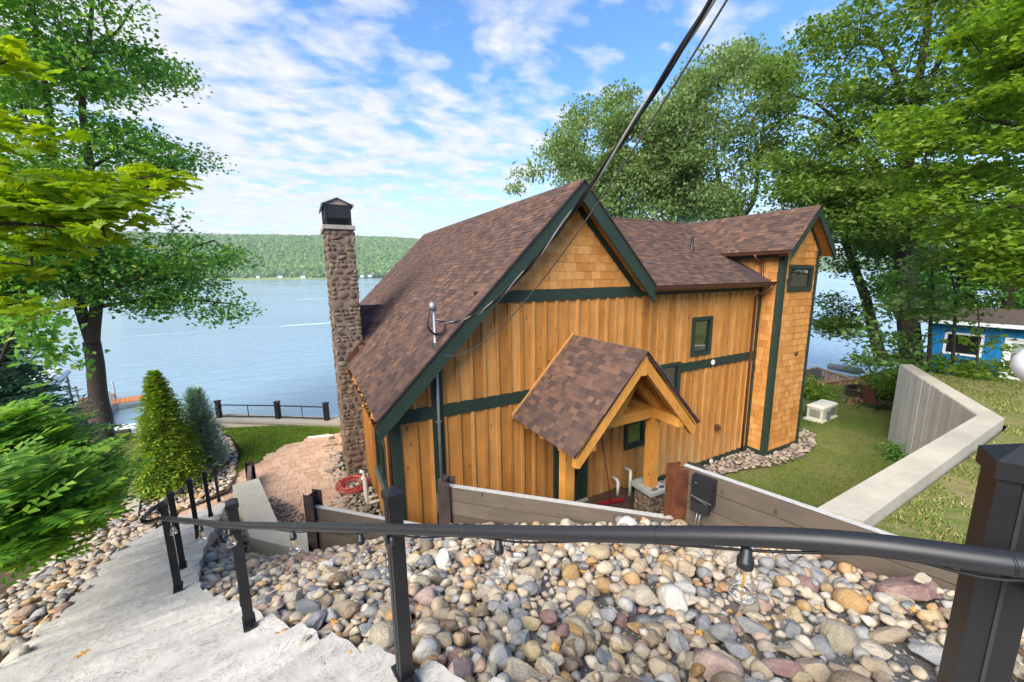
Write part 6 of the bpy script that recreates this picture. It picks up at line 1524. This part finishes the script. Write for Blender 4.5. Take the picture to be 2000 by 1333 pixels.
grass('neighbour_grass', NEIGH, nz, 16000, 'grass_blade', .07, 6)
# ------------------------------------------------------------------ lakeside
fa, fb, fc = onz(430, 822, -.1).to_2d(), onz(545, 824, -.1).to_2d(), onz(664, 830, -.1).to_2d()
fd = (fc-fa).normalized(); fn = Vector((-fd.y, fd.x))
sea = thing('lake_wall', 'concrete topped lake wall carrying the black fence at the lawn edge', 'lake wall', (-1.4, 17.3, 0))
s0 = fa-fd*.6
for i in range(4):
    a, b = s0+fd*(i*1.5), s0+fd*(i*1.5+1.492); q = [a-fn*.25, b-fn*.25, b+fn*.42, a+fn*.42]
    m = MB(); m.prism([(p.x, p.y, -.06) for p in q], (0, 0, .09)); m.build('coping_slab', 'limestone', sea)
q = [s0-fn*.2, s0+fd*6-fn*.2, s0+fd*6+fn*.35, s0+fn*.35]; m = MB(); m.prism([(p.x, p.y, -2.6) for p in q], (0, 0, 2.535)); m.build('core', 'wall_concrete', sea)
fence = thing('lake_fence', 'low black metal fence between the lawn and the lake', 'fence', (fb.x, fb.y, 0))
far_post = fa-fd*2.35+fn*.15
for p in (fa, fb, fb+fd*2.05):
    m = MB(); Mx = mtx(Vector((fd.x, fd.y, 0)), Vector((fn.x, fn.y, 0)), Vector((0, 0, 1)), Vector((p.x, p.y, .36))); m.obox(Mx, .15, .15, .68); m.build('post', 'dark_metal', fence)
    m = MB(); m.obox(Mx @ Matrix.Translation((0, 0, .36)), .18, .18, .05); m.build('post_cap', 'dark_metal', fence)
for a, b in ((fa+fd*.09, fb-fd*.09), (fb+fd*.09, fb+fd*1.96)):
    for z in (.10, .56): m = MB(); m.beam((a.x, a.y, z), (b.x, b.y, z), .035, .04); m.build('rail', 'dark_metal', fence)
    for p in (a+fd*.03, (a+b)/2, b-fd*.03): m = MB(); m.box(p.x-.014, p.x+.014, p.y-.014, p.y+.014, .12, .54); m.build('picket', 'dark_metal', fence)
    for k in range(4): m = MB(); m.tube([(a.x, a.y, .20+k*.085), (b.x, b.y, .20+k*.085)], .003, 4); m.build('wire', 'galvanised', fence)
p = onz(313, 838, -.1); m = MB(); m.box(p.x-.1, p.x+.1, p.y-.1, p.y+.1, -.6, .62); tag(m.build('fence_post', 'dark_metal'), 'lone black fence post half hidden behind the golden arborvitae', 'post')
p = onz(650, 851, .06); q = onz(602, 855, .06); m = MB(); m.tube([tuple(p), tuple(q)], .04, 8); tag(m.build('downspout_pipe', 'white_plastic'), 'white pipe lying on the small lawn by the chimney', 'pipe')
# timber edge between paving and stairs
a, b = onz(488, 930, .25), onz(497, 946, .25)
pe = thing('planter_edge', 'short grey timber edge with steel ends by the concrete wall', 'timber edge', tuple(a))
va, vb = Vector((-1.75, 12.1)), Vector((-1.62, 10.5)); d = (vb-va).normalized()
m = MB(); m.beam((va.x, va.y, .40), (vb.x, vb.y, .40), .09, .22); m.build('plank', 'weathered_plank', pe); m = MB(); m.beam((va.x, va.y, .17), (vb.x, vb.y, .17), .09, .22); m.build('plank', 'weathered_plank', pe)
ibeam(va, .62, -.1, d, pe, w=.14); ibeam(vb, .60, -.1, d, pe, w=.14)

# neighbour's shore wall, dock and boat lift
kw = thing('shore_kerb', 'dark timber kerb along the neighbour shoreline behind the maple', 'kerb', (-10, 23.6, -1))
ka, kb, kc = Vector((-16, 27.9)), onz(255, 842, -1.0).to_2d(), onz(270, 837, -1.0).to_2d()
ka = onz(108, 862, -1.0).to_2d(); dk = (kb-ka).normalized()
ka = ka-dk*3
for i in range(6):
    a, b = ka.lerp(kb, i/6), ka.lerp(kb, (i+1)/6-.004); m = MB(); m.beam((a.x, a.y, -1.03), (b.x, b.y, -1.03), .26, .22); m.build('timber', 'weathered_plank', kw)
m = MB(); m.beam((ka.x, ka.y, -1.8), (kb.x, kb.y, -1.8), .2, 1.4); m.build('core', 'wall_concrete', kw)
dz = -1.75
dp = [onz(112, 858, dz), onz(190, 838, dz), onz(228, 818, dz), onz(172, 822, dz)]
dock = thing('boat_dock', 'orange brown wooden dock reaching into the lake behind the maple', 'dock', tuple(dp[0]))
da = onz(120, 858, dz).to_2d(); db = onz(192, 820, dz).to_2d(); ax = (db-da).normalized(); 
if ax.y < 0: ax = -ax
ax = Vector((-.25, .97)).normalized(); an = Vector((ax.y, -ax.x))
o = onz(150, 858, dz).to_2d()
for i in range(46):
    a = o+ax*(i*.2); m = MB(); q = [a-an*.75, a+an*.75, a+an*.75+ax*.185, a-an*.75+ax*.185]; m.prism([(p.x, p.y, dz-.05) for p in q], (0, 0, .05)); m.build('plank', 'dock_wood', dock)
a = o+ax*6.0+an*.75
for i in range(12):
    b = a+an*(i*.2); m = MB(); q = [b, b+an*.185, b+an*.185+ax*1.4, b+ax*1.4]; m.prism([(p.x, p.y, dz-.05) for p in q], (0, 0, .05)); m.build('plank', 'dock_wood', dock)
for (s, t_) in ((0, -.8), (3.0, .8), (6.0, .8), (9, -.8), (9, .8), (6.0, 3.1), (7.4, 3.1)):
    p = o+ax*s+an*t_; m = MB(); m.tube([(p.x, p.y, LAKE-.8), (p.x, p.y, dz+.85)], .06, 8); m.build('pile', 'white_paint', dock)
m = MB(); p = o+ax*4-an*.2; m.box(p.x-.5, p.x+.5, p.y-.3, p.y+.3, dz+.002, dz+.03); tag(m.build('dock_mat', 'broom_red'), 'red mat lying on the wooden dock', 'mat')
bl_ = o+ax*5.2-an*2.3
lift = thing('boat_lift', 'boat lift with a rounded white canopy beside the dock', 'boat lift', (bl_.x, bl_.y, dz))
m = MB(); NS = 10
for i in range(NS):
    a0, a1 = PI*i/NS, PI*(i+1)/NS
    for k in range(6):
        y0_, y1_ = -3.6+k*1.2, -2.4+k*1.2; ys0 = 1 if abs(y0_) < 3 else .72; ys1 = 1 if abs(y1_) < 3 else .72
        f = lambda a, y, s: bl_+an*(-1.45*math.cos(a))+ax*y
        pts = []
        for a_, y_, s_ in ((a0, y0_, ys0), (a1, y0_, ys0), (a1, y1_, ys1), (a0, y1_, ys1)): p = f(a_, y_, s_); pts.append((p.x, p.y, 0.05+.62*math.sin(a_)**.8*s_))
        m.poly(pts)
m.build('canopy', 'canopy_fabric', lift, smooth=True)
m = MB()
for sx in (-1, 1):
    for sy in (-2.6, 2.6): p = bl_+an*1.4*sx+ax*sy; m = MB(); m.tube([(p.x, p.y, LAKE-.6), (p.x, p.y, .06)], .05, 8); m.build('frame_post', 'galvanised', lift)
    p, q = bl_+an*1.45*sx-ax*3.6, bl_+an*1.45*sx+ax*3.6; m = MB(); m.tube([(p.x, p.y, .05), (q.x, q.y, .05)], .045, 8); m.build('canopy_rail', 'galvanised', lift)
boat = thing('motor_boat', 'white motor boat with a yellow stripe on the lift', 'boat', (bl_.x, bl_.y, dz))
def hull(z0, z1, w0, w1, mat, nm):
    m = MB(); n = 10; rows = []
    for i in range(n+1):
        s = -2.7+5.4*i/n; k = 1 if i < 6 else math.cos((i-6)/(n-6)*PI/2*.96); rows.append([(bl_+an*(w0*k*sd)+ax*s, z0) for sd in (-1, 1)]+[(bl_+an*(w1*k*sd)+ax*(s+(.25 if i == n else 0)), z1) for sd in (1, -1)])
    for a, b in zip(rows, rows[1:]):
        for j in range(4): j2 = (j+1) % 4; m.poly([(a[j][0].x, a[j][0].y, a[j][1]), (a[j2][0].x, a[j2][0].y, a[j2][1]), (b[j2][0].x, b[j2][0].y, b[j2][1]), (b[j][0].x, b[j][0].y, b[j][1])])
    a = rows[0]; m.poly([(q[0].x, q[0].y, q[1]) for q in a]); m.build(nm, mat, boat)
hull(-1.75, -1.35, .45, .95, 'white_paint', 'hull'); hull(-1.348, -1.22, .95, 1.0, 'boat_yellow', 'stripe'); hull(-1.218, -1.0, 1.0, .96, 'white_paint', 'deck'); hull(-.998, -.90, .6, .55, 'window_black', 'cockpit')
p = onz(222, 838, -1.9); m = MB(); m.box(p.x-.6, p.x+.6, p.y-.4, p.y+.4, LAKE-.1, LAKE+.25); 
p2 = onz(245, 838, LAKE+.2); kay = MB(); kay.lathe((0, 0, 0), [(0, -1.6), (.22, -1.1), (.34, 0), (.22, 1.1), (0, 1.6)], 10)
me = kay.mesh('kayak', 'white_paint', True); tag(link('kayak', me, None, Matrix.Translation((p2.x-.3, p2.y+.4, LAKE+.1)) @ Matrix.Rotation(PI/2, 4, 'Y') @ Matrix.Diagonal((.7, 1, 1, 1))), 'white kayak floating beyond the neighbour lawn', 'kayak')

# ------------------------------------------------------------------ right hand yard
g0 = onz(1607, 829, 0); gu = Vector((1.25, .12, 0)).normalized(); gx = Vector((.985, -.17, 0)); gy = Vector((.17, .985, 0))
gl_, gr_, gbk = onz(1570, 819, 0), onz(1637, 816, 0), onz(1600, 800, 0)
ex = (gr_-g0); ey = (gl_-g0)
ex.z = ey.z = 0
gen = thing('generator', 'beige standby generator standing on the lawn by the stair tower', 'generator', tuple(g0))
exn, eyn = ex.normalized(), ey.normalized(); eyn = Vector((-exn.y, exn.x, 0)) if Vector((-exn.y, exn.x, 0)).dot(eyn) > 0 else Vector((exn.y, -exn.x, 0))
wx, wy = ex.length, max(.62, abs(ey.dot(eyn))*1.0)
Mg = mtx(exn, eyn, exn.cross(eyn), g0+exn*wx/2+eyn*wy/2)
if Mg.to_3x3().col[2].z < 0: Mg = mtx(exn, eyn, Vector((0, 0, 1)), g0+exn*wx/2+eyn*wy/2)
def gb(x0, x1, y0, y1, z0, z1, nm, mt, par=gen):
    m = MB(); m.hexa([Mg @ Vector(p) for p in ((x0, y0, z0), (x1, y0, z0), (x1, y1, z0), (x0, y1, z0), (x0, y0, z1), (x1, y0, z1), (x1, y1, z1), (x0, y1, z1))]); return m.build(nm, mt, par)
hx, hy = wx/2, wy/2
gb(-hx, hx, -hy, hy, 0, .07, 'base', 'beige_plastic'); cs = gb(-hx+.07, hx-.07, -hy+.06, hy-.06, .07, .52, 'case', 'beige_plastic')
m = MB(); z0 = .52; e0, e1 = .03, .10
m.hexa([Mg @ Vector((sx*(hx-.04), sy*(hy-.03), z0)) for sx, sy in ((-1, -1), (1, -1), (1, 1), (-1, 1))]+[Mg @ Vector((sx*(hx-.05), sy*(hy-.04), z0+.05)) for sx, sy in ((-1, -1), (1, -1), (1, 1), (-1, 1))])
m.hexa([Mg @ Vector((sx*(hx-.052), sy*(hy-.042), z0+.05)) for sx, sy in ((-1, -1), (1, -1), (1, 1), (-1, 1))]+[Mg @ Vector((sx*(hx-.16), sy*(hy-.14), z0+.10)) for sx, sy in ((-1, -1), (1, -1), (1, 1), (-1, 1))])
m.build('lid', 'white_plastic', gen)
for i in range(9): gb(-hx+.062, -hx+.069, -hy+.14, hy-.14, .16+i*.033, .172+i*.033, 'louvre', 'window_black')
for i in range(9): gb(.05, hx-.14, -hy+.052, -hy+.059, .16+i*.033, .172+i*.033, 'louvre', 'window_black')
gb(-.28, -.12, -hy-.02, -hy+.055, .02, .36, 'conduit_box', 'grey_metal')
m = MB(); m.tube([Mg @ Vector((-.2, -hy-.03, 0)), Mg @ Vector((-.2, -hy-.03, .42)), Mg @ Vector((-.35, -hy-.02, .44))], .025, 8); m.build('conduit', 'galvanised', gen)

fp = onz(1690, 771, 0); fp = Vector((21.7, 7.3, 0)); pit = thing('fire_pit', 'round steel fire pit ring full of ash and logs', 'fire pit', tuple(fp))
m = MB(); m.lathe(fp, [(.80, 0), (.80, .26), (.84, .27), (.84, .30), (.74, .30), (.74, .05)], 24); m.build('ring', 'dark_steel', pit); m = MB(); m.lathe(fp, [(.76, .10), (.4, .14), (0, .18)], 16); m.build('ash', 'ash', pit)
for i in range(3): a = i*1.1; m = MB(); m.tube([fp+Vector((math.cos(a)*.35, math.sin(a)*.35, .2)), fp+Vector((-math.cos(a)*.3, -math.sin(a)*.3, .26))], .06, 7); m.build('log', 'firewood', pit)
lg = onz(1662, 789, 0); rg = random.Random(12)
for i in range(8):
    a = rg.uniform(-.5, .5)+.4; c = Vector((lg.x+rg.uniform(-.3, .3), lg.y+rg.uniform(-.25, .25), .07+.1*(i//4))); d = Vector((math.cos(a), math.sin(a), rg.uniform(-.05, .05)))*.22
    m = MB(); m.prism([c-d+Vector((0, 0, -.06)), c-d+Vector((-d.y, d.x, .0))*.35+Vector((0, 0, -.05)), c-d+Vector((0, 0, .07))], d*2); tag(m.build('firewood', 'firewood'), 'split firewood log in the pile beside the fire pit', 'log', 'firewood pile')
ch = onz(1700, 806, 0); lc = thing('lounge_chair', 'brown folding lounge chair on the lawn by the fire pit', 'chair', tuple(ch))
cd_ = Vector((.9, -.42, 0)).normalized(); cs_ = Vector((.42, .9, 0))
def C_(a, b, z): return ch+cd_*a+cs_*b+Vector((0, 0, z))
for nm, P in (('backrest', [C_(-.05, -.28, .36), C_(-.05, .28, .36), C_(-.30, .28, 1.05), C_(-.30, -.28, 1.05)]), ('seat', [C_(-.05, -.27, .38), C_(-.05, .27, .38), C_(.45, .27, .42), C_(.45, -.27, .42)]), ('leg_rest', [C_(.46, -.26, .42), C_(.46, .26, .42), C_(.85, .26, .30), C_(.85, -.26, .30)])):
    m = MB(); m.prism(P, (0, 0, .025)); m.build(nm, 'chair_fabric', lc)
for b in (-.3, .3):
    for nm, P in (('frame', [C_(-.32, b, 1.10), C_(-.06, b, .36), C_(.46, b, .40), C_(.9, b, .28)]), ('leg', [C_(-.35, b, .02), C_(.15, b, .38), C_(.35, b, .60)]), ('leg', [C_(.75, b, .02), C_(.2, b, .36), C_(-.1, b, .58)]), ('armrest', [C_(-.15, b, .60), C_(.42, b, .62)])):
        m = MB(); m.tube(P, .014, 6); m.build(nm, 'black_plastic', lc)

# neighbour's deck at the water
nd = thing('shore_deck', 'brown wooden deck with baluster railings at the water beyond the generator', 'deck', (27, 11, -1.5))
ndz = -1.55
def railing(a, b, z0, h, par, n, slope=0):
    a, b = Vector(a), Vector(b)
    m = MB(); m.beam((a.x, a.y, z0+h), (b.x, b.y, z0+h+slope), .14, .045); m.build('top_rail', 'deck_wood', par)
    m = MB(); m.beam((a.x, a.y, z0+.12), (b.x, b.y, z0+.12+slope), .06, .06); m.build('lower_rail', 'deck_wood', par)
    for i in range(n+1):
        p = a.lerp(b, i/n); zz = z0+slope*i/n; w = .05 if i % 8 == 0 else .02; m = MB(); m.box(p.x-w, p.x+w, p.y-w, p.y+w, zz if i % 8 else zz-.8, zz+h-.02); m.build('post' if i % 8 == 0 else 'baluster', 'deck_wood', par)
c1, c2, c3 = onz(1572, 723, -.65).to_2d(), onz(1596, 718, -.65).to_2d(), onz(1680, 745, -.65).to_2d()
railing(c1, c2, ndz, .9, nd, 8); railing(c2, c3, ndz, .9, nd, 30)
f1, f2 = onz(1572, 738, -.72).to_2d(), onz(1606, 748, -.72).to_2d()
railing(f1, f2, ndz, .85, nd, 10)
dd = [c1, c2, c3, f2, f1]; m = MB(); m.prism([(p.x, p.y, ndz-.2) for p in dd], (0, 0, .2)); m.build('floor', 'deck_wood', nd)
e1, e2 = onz(1609, 748, -.2).to_2d(), onz(1704, 736, -.2).to_2d()
st_ = thing('deck_railing', 'brown baluster railing along the top of the deck stairs', 'railing', (e1.x, e1.y, -1)); railing(e1, e2, -1.1, .9, st_, 24)
for i, (px, lab) in enumerate((((1598, 735), 'grey folding chair on the neighbour deck facing the lake'), ((1578, 735), 'grey folding chair at the left end of the neighbour deck'))):
    p = onz(*px, ndz+.45); t = thing('deck_chair', lab, 'chair', (p.x, p.y, ndz), 'chairs on the neighbour deck')
    m = MB(); m.box(p.x-.28, p.x+.28, p.y-.28, p.y+.28, ndz+.40, ndz+.44); m.build('seat', 'grey_metal', t)
    m = MB(); m.prism([(p.x-.25, p.y-.28, ndz+.44), (p.x-.25, p.y+.28, ndz+.44), (p.x-.36, p.y+.28, ndz+.95), (p.x-.36, p.y-.28, ndz+.95)], (.03, 0, 0)); m.build('backrest', 'grey_metal', t)
    for sx in (-.26, .26):
        for sy in (-.27, .27): m = MB(); m.tube([(p.x+sx, p.y+sy, ndz), (p.x+sx, p.y+sy, ndz+.40)], .015, 6); m.build('leg', 'black_plastic', t)
p = onz(1650, 722, LAKE+.3); ps = MB(); ps.lathe((0, 0, 0), [(0, -1.2), (.25, -1.0), (.3, .8), (.1, 1.15), (0, 1.2)], 10)
tag(link('jet_ski', ps.mesh('jet_ski', 'boat_grey', True), None, Matrix.Translation((p.x, p.y, LAKE+.35)) @ Matrix.Rotation(PI/2, 4, 'X')), 'grey covered watercraft moored beyond the deck railing', 'watercraft')

# blue cabin
cab_u = 24.1; cabz = 1.15
cabin = thing('blue_cabin', 'small bright blue cabin with white trimmed window and door', 'cabin', (cab_u+2, 3, cabz))
cu0 = pd(1824, 722, 24.9); v_far = 6.35; v_near = 1.2
ez = 3.30
m = MB(); m.box(cab_u+.04, cab_u+4, v_near, v_far, cabz-.6, ez); cwall = m.build('wall', 'blue_paint', cabin)
vw = onz  # window and door on the wall facing us, at u = cab_u
def onu(px, py, u): r = ray(px, py); return EYEP+r*(u/r.x)
w0, w1 = onu(1918, 658, cab_u), onu(1874, 690, cab_u); d0 = onu(1965, 740, cab_u); d1 = onu(1970, 664, cab_u)
wv0, wv1 = w0.y, w0.y+.95; wz1 = w0.z; wz0 = wz1-.78
dv1 = d1.y; dv0 = dv1-.85; dz1 = d1.z
v = v_near
while v < v_far-.02:
    ve = min(v+.2, v_far)
    for q in rect_minus((v+.004, ve-.004, cabz-.5, ez), [(wv0-.06, wv1+.06, wz0-.06, wz1+.06), (dv0-.06, dv1+.06, cabz-.5, dz1+.06)]):
        m = MB(); m.box(cab_u, cab_u+.04, q[0], q[1], q[2], q[3]); m.build('board', 'blue_paint', cwall)
    v = ve
def frame_u(v0, v1, z0, z1, nm, fwid=.08):
    m = MB(); x0, x1 = cab_u-.03, cab_u+.05
    m.box(x0, x1, v0-fwid, v0, z0-fwid, z1+fwid); m.box(x0, x1, v1, v1+fwid, z0-fwid, z1+fwid); m.box(x0, x1, v0, v1, z1, z1+fwid); m.box(x0, x1, v0, v1, z0-fwid, z0)
    return m.build(nm, 'white_paint', cabin)
wf = frame_u(wv0, wv1, wz0, wz1, 'window'); m = MB(); m.box(cab_u+.02, cab_u+.03, wv0, wv1, wz0, wz1); m.build('pane', 'dark_glass', wf)
df = frame_u(dv0, dv1, cabz, dz1, 'door'); m = MB(); m.box(cab_u+.0, cab_u+.03, dv0, dv1, cabz, cabz+.9); m.box(cab_u, cab_u+.03, dv0, dv0+.12, cabz+.9, dz1); m.box(cab_u, cab_u+.03, dv1-.12, dv1, cabz+.9, dz1); m.box(cab_u, cab_u+.03, dv0+.12, dv1-.12, dz1-.12, dz1); m.build('door_leaf', 'white_paint', df)
m = MB(); m.box(cab_u+.02, cab_u+.03, dv0+.12, dv1-.12, cabz+.9, dz1-.12); m.build('pane', 'blind', df)
m = MB(); m.hexa([(cab_u-.35, v_near-.3, ez-.02), (cab_u+2.4, v_near-.3, ez+.42), (cab_u+2.4, v_far+.3, ez+.42), (cab_u-.35, v_far+.3, ez-.02), (cab_u-.35, v_near-.3, ez+.07), (cab_u+2.4, v_near-.3, ez+.51), (cab_u+2.4, v_far+.3, ez+.51), (cab_u-.35, v_far+.3, ez+.07)])
m.hexa([(cab_u+2.4, v_near-.3, ez+.42), (cab_u+5, v_near-.3, ez-.02), (cab_u+5, v_far+.3, ez-.02), (cab_u+2.4, v_far+.3, ez+.42), (cab_u+2.4, v_near-.3, ez+.51), (cab_u+5, v_near-.3, ez+.07), (cab_u+5, v_far+.3, ez+.07), (cab_u+2.4, v_far+.3, ez+.51)])
m.build('roof', 'brown_roof', cabin); m = MB(); m.box(cab_u-.39, cab_u-.352, v_near-.3, v_far+.3, ez-.06, ez+.085); m.build('fascia', 'white_paint', cabin)
p = pd(2043, 716, 9.0); m = MB(); m.lathe(p, [(.0, -.30), (.12, -.27), (.22, -.19), (.28, -.08), (.29, 0), (.27, .1), (.2, .2), (.1, .27), (0, .29)], 20); m.lathe(p, [(.03, -.30), (.03, -.28-(p.z-.3-uz(p.x, p.y)))], 8)
gl = thing('globe_lamp', 'white globe lamp at the right edge above the upper lawn', 'globe lamp', (p.x, p.y, uz(p.x, p.y)))
m = MB(); m.lathe(p, [(.0, -.31), (.12, -.285), (.225, -.2), (.29, -.1), (.31, 0), (.285, .11), (.21, .22), (.12, .28), (0, .31)], 20); m.build('globe', 'canopy_fabric', gl, smooth=True)
m = MB(); m.tube([(p.x, p.y, uz(p.x, p.y)-.1), (p.x, p.y, p.z-.2)], .035, 10); m.build('pole', 'dark_metal', gl)
# clutter in front of the cabin
for (a, b, mt, nm, lab, cat_) in ((onu(1885, 735, 23.5), onu(1915, 705, 23.5), 'deck_wood', 'lumber', 'pale board leaning by the cabin wall', 'board'), (onu(1926, 735, 23.6), onu(1928, 704, 23.6), 'rust', 'wooden_post', 'reddish wooden post standing by the blue cabin', 'post')):
    m = MB(); m.beam(tuple(a), tuple(b), .12, .06); tag(m.build(nm, mt), lab, cat_)
# weathered kerb wall behind the far end of the concrete wall
a, b = pd(1792, 730, 20.5), pd(1812, 712, 22.5); m = MB(); m.hexa([(a.x-.12, a.y-.1, 1.0), (a.x+.12, a.y-.1, 1.0), (b.x+.12, b.y, 1.0), (b.x-.12, b.y, 1.0), (a.x-.12, a.y-.1, a.z), (a.x+.12, a.y-.1, a.z), (b.x+.12, b.y, b.z), (b.x-.12, b.y, b.z)])
tag(m.build('low_wall', 'formed_concrete'), 'low grey wall running back from the end of the tall concrete wall', 'wall')
# balcony roof peeking past the tower
p = pd(1588, 645, 24); pr_ = MB(); pr_.hexa([(13.4, 13.0, 2.55), (16.6, 13.0, 2.35), (16.6, 17, 2.35), (13.4, 17, 2.55), (13.4, 13.0, 3.9), (16.5, 13.0, 2.45), (16.5, 17, 2.45), (13.4, 17, 3.9)])
rear = pr_.build('rear_roof', 'brown_roof', house)

# ------------------------------------------------------------------ far shore
hn = np.random.default_rng(17)
def hill_z(u, v):
    # rises from the far shoreline to a long level ridge
    d = v-1330-.02*u+60*noise.noise(Vector((u*.0012, .3, 0)))
    f = max(0, min(1, d/900)); return LAKE+ (f**.75)*(192+22*noise.noise(Vector((u*.0007, v*.0009, 2))))+.6
def hills():
    nu, nv = 150, 26; V_, F_ = [], []
    for j in range(nv+1):
        for i in range(nu+1):
            u = -4200+9200*i/nu; v = 1250+1500*j/nv+.02*u; z = hill_z(u, v); d = v-1330-.02*u+60*noise.noise(Vector((u*.0012, .3, 0)))
            V_.append((u, v, z if d > 0 else LAKE-3))
    for j in range(nv):
        for i in range(nu): a = j*(nu+1)+i; F_.append((a, a+1, a+nu+2, a+nu+1))
    me = bpy.data.meshes.new('far_hills'); me.from_pydata(V_, [], F_); me.materials.append(MATS['far_forest']); me.update(); link('far_hills', me, kind='structure')
hills()
def forest():
    rg = random.Random(19); bm = bmesh.new(); bmesh.ops.create_icosphere(bm, subdivisions=2, radius=1); T_ = np.array([v.co[:] for v in bm.verts]); F_ = np.array([[v.index for v in f.verts] for f in bm.faces]); bm.free()
    T_ = T_*(1+.22*hn.normal(0, 1, (len(T_), 1)))
    Ms = []
    for k in range(26000):
        px = rg.uniform(230, 830) if rg.random() < .8 else rg.uniform(1560, 1780); r = ray(px, 545); a = Vector((r.x, r.y)).normalized()
        s = 1260+1000*rg.random()**1.3; v = s; t = v/a.y if a.y > .2 else None
        if t is None or t > 4800: continue
        u = a.x*t; z = hill_z(u, v); d = v-1330-.02*u+60*noise.noise(Vector((u*.0012, .3, 0)))
        if d < 4: continue
        sz = rg.uniform(5, 9)*(1+.25*(d/900)); M = Matrix.Translation((u, v, z+sz*.55)) @ Matrix.Rotation(rg.uniform(0, 6), 4, 'Z') @ Matrix.Diagonal((sz, sz, sz*rg.uniform(.9, 1.35), 1)); Ms.append(np.array(M))
    V_, FF = stamp(T_, F_, Ms); link('far_forest', np_mesh('far_forest', V_, FF, 'far_forest'), kind='stuff')
forest()
rg = random.Random(23)
HL = ['white cottage on the far shore, nearest to the chimney', 'white cottage with low roof on the far shore', 'pale cottage among trees on the far shore', 'small white boathouse on the far shore waterline', 'white house with a bright gable on the far shore', 'pale house on the far shore near the maple branches', 'white house high on the far hillside']
for i, (px, h) in enumerate(((722, 543), (592, 544), (548, 543), (505, 545), (707, 544), (415, 547), (706, 487))):
    r = ray(px, 545); a = Vector((r.x, r.y)).normalized(); v = 1250
    for _ in range(400):
        u = a.x*v/a.y; d = v-1330-.02*u+60*noise.noise(Vector((u*.0012, .3, 0)))
        if d > (4 if i < 6 else 470): break
        v += 4
    z = hill_z(u, v); w = rg.uniform(8, 13); t = thing('cottage', HL[i], 'house', (u, v, z), 'houses along the far shore')
    v -= 6; z += .5
    m = MB(); m.box(u-w/2, u+w/2, v-4, v+4, z-2, z+5.5); m.build('wall', 'white_paint', t)
    m = MB(); m.prism([(u-w/2-.5, v-4.6, z+5.5), (u-w/2-.5, v+4.6, z+5.5), (u-w/2-.5, v, z+9)], (w+1, 0, 0)); m.build('roof', 'grey_metal', t)
# air
hz = MB(); hz.box(-4300, 5100, -60, 2900, -17, 260); hm = bpy.data.materials.new('haze_air'); hm.use_nodes = True; ht = NT(hm.node_tree); ht.n.clear(); ho_ = ht.add('ShaderNodeOutputMaterial'); pv = ht.add('ShaderNodeVolumePrincipled')
pv.inputs['Color'].default_value = (.80, .90, 1.0, 1); pv.inputs['Density'].default_value = .0001; ht.l.new(pv.outputs[0], ho_.inputs['Volume']); MATS['haze_air'] = hm
hz.build('haze', 'haze_air', kind='stuff')

nr = np.random.default_rng(91); n = 160; gp = np.stack([nr.uniform(EAVE_U-.10, EAVE_U-.02, n), RV0+.1+4.3*nr.random(n)**1.7, nr.uniform(EAVE_Z-.085, EAVE_Z-.03, n)], 1)
link('gutter_litter', leaves_mesh('gutter_litter', gp, nr.uniform(.05, .10, n), LEAF_T, LEAF_F, .6, 'orange_leaf', nr), house, kind='stuff')
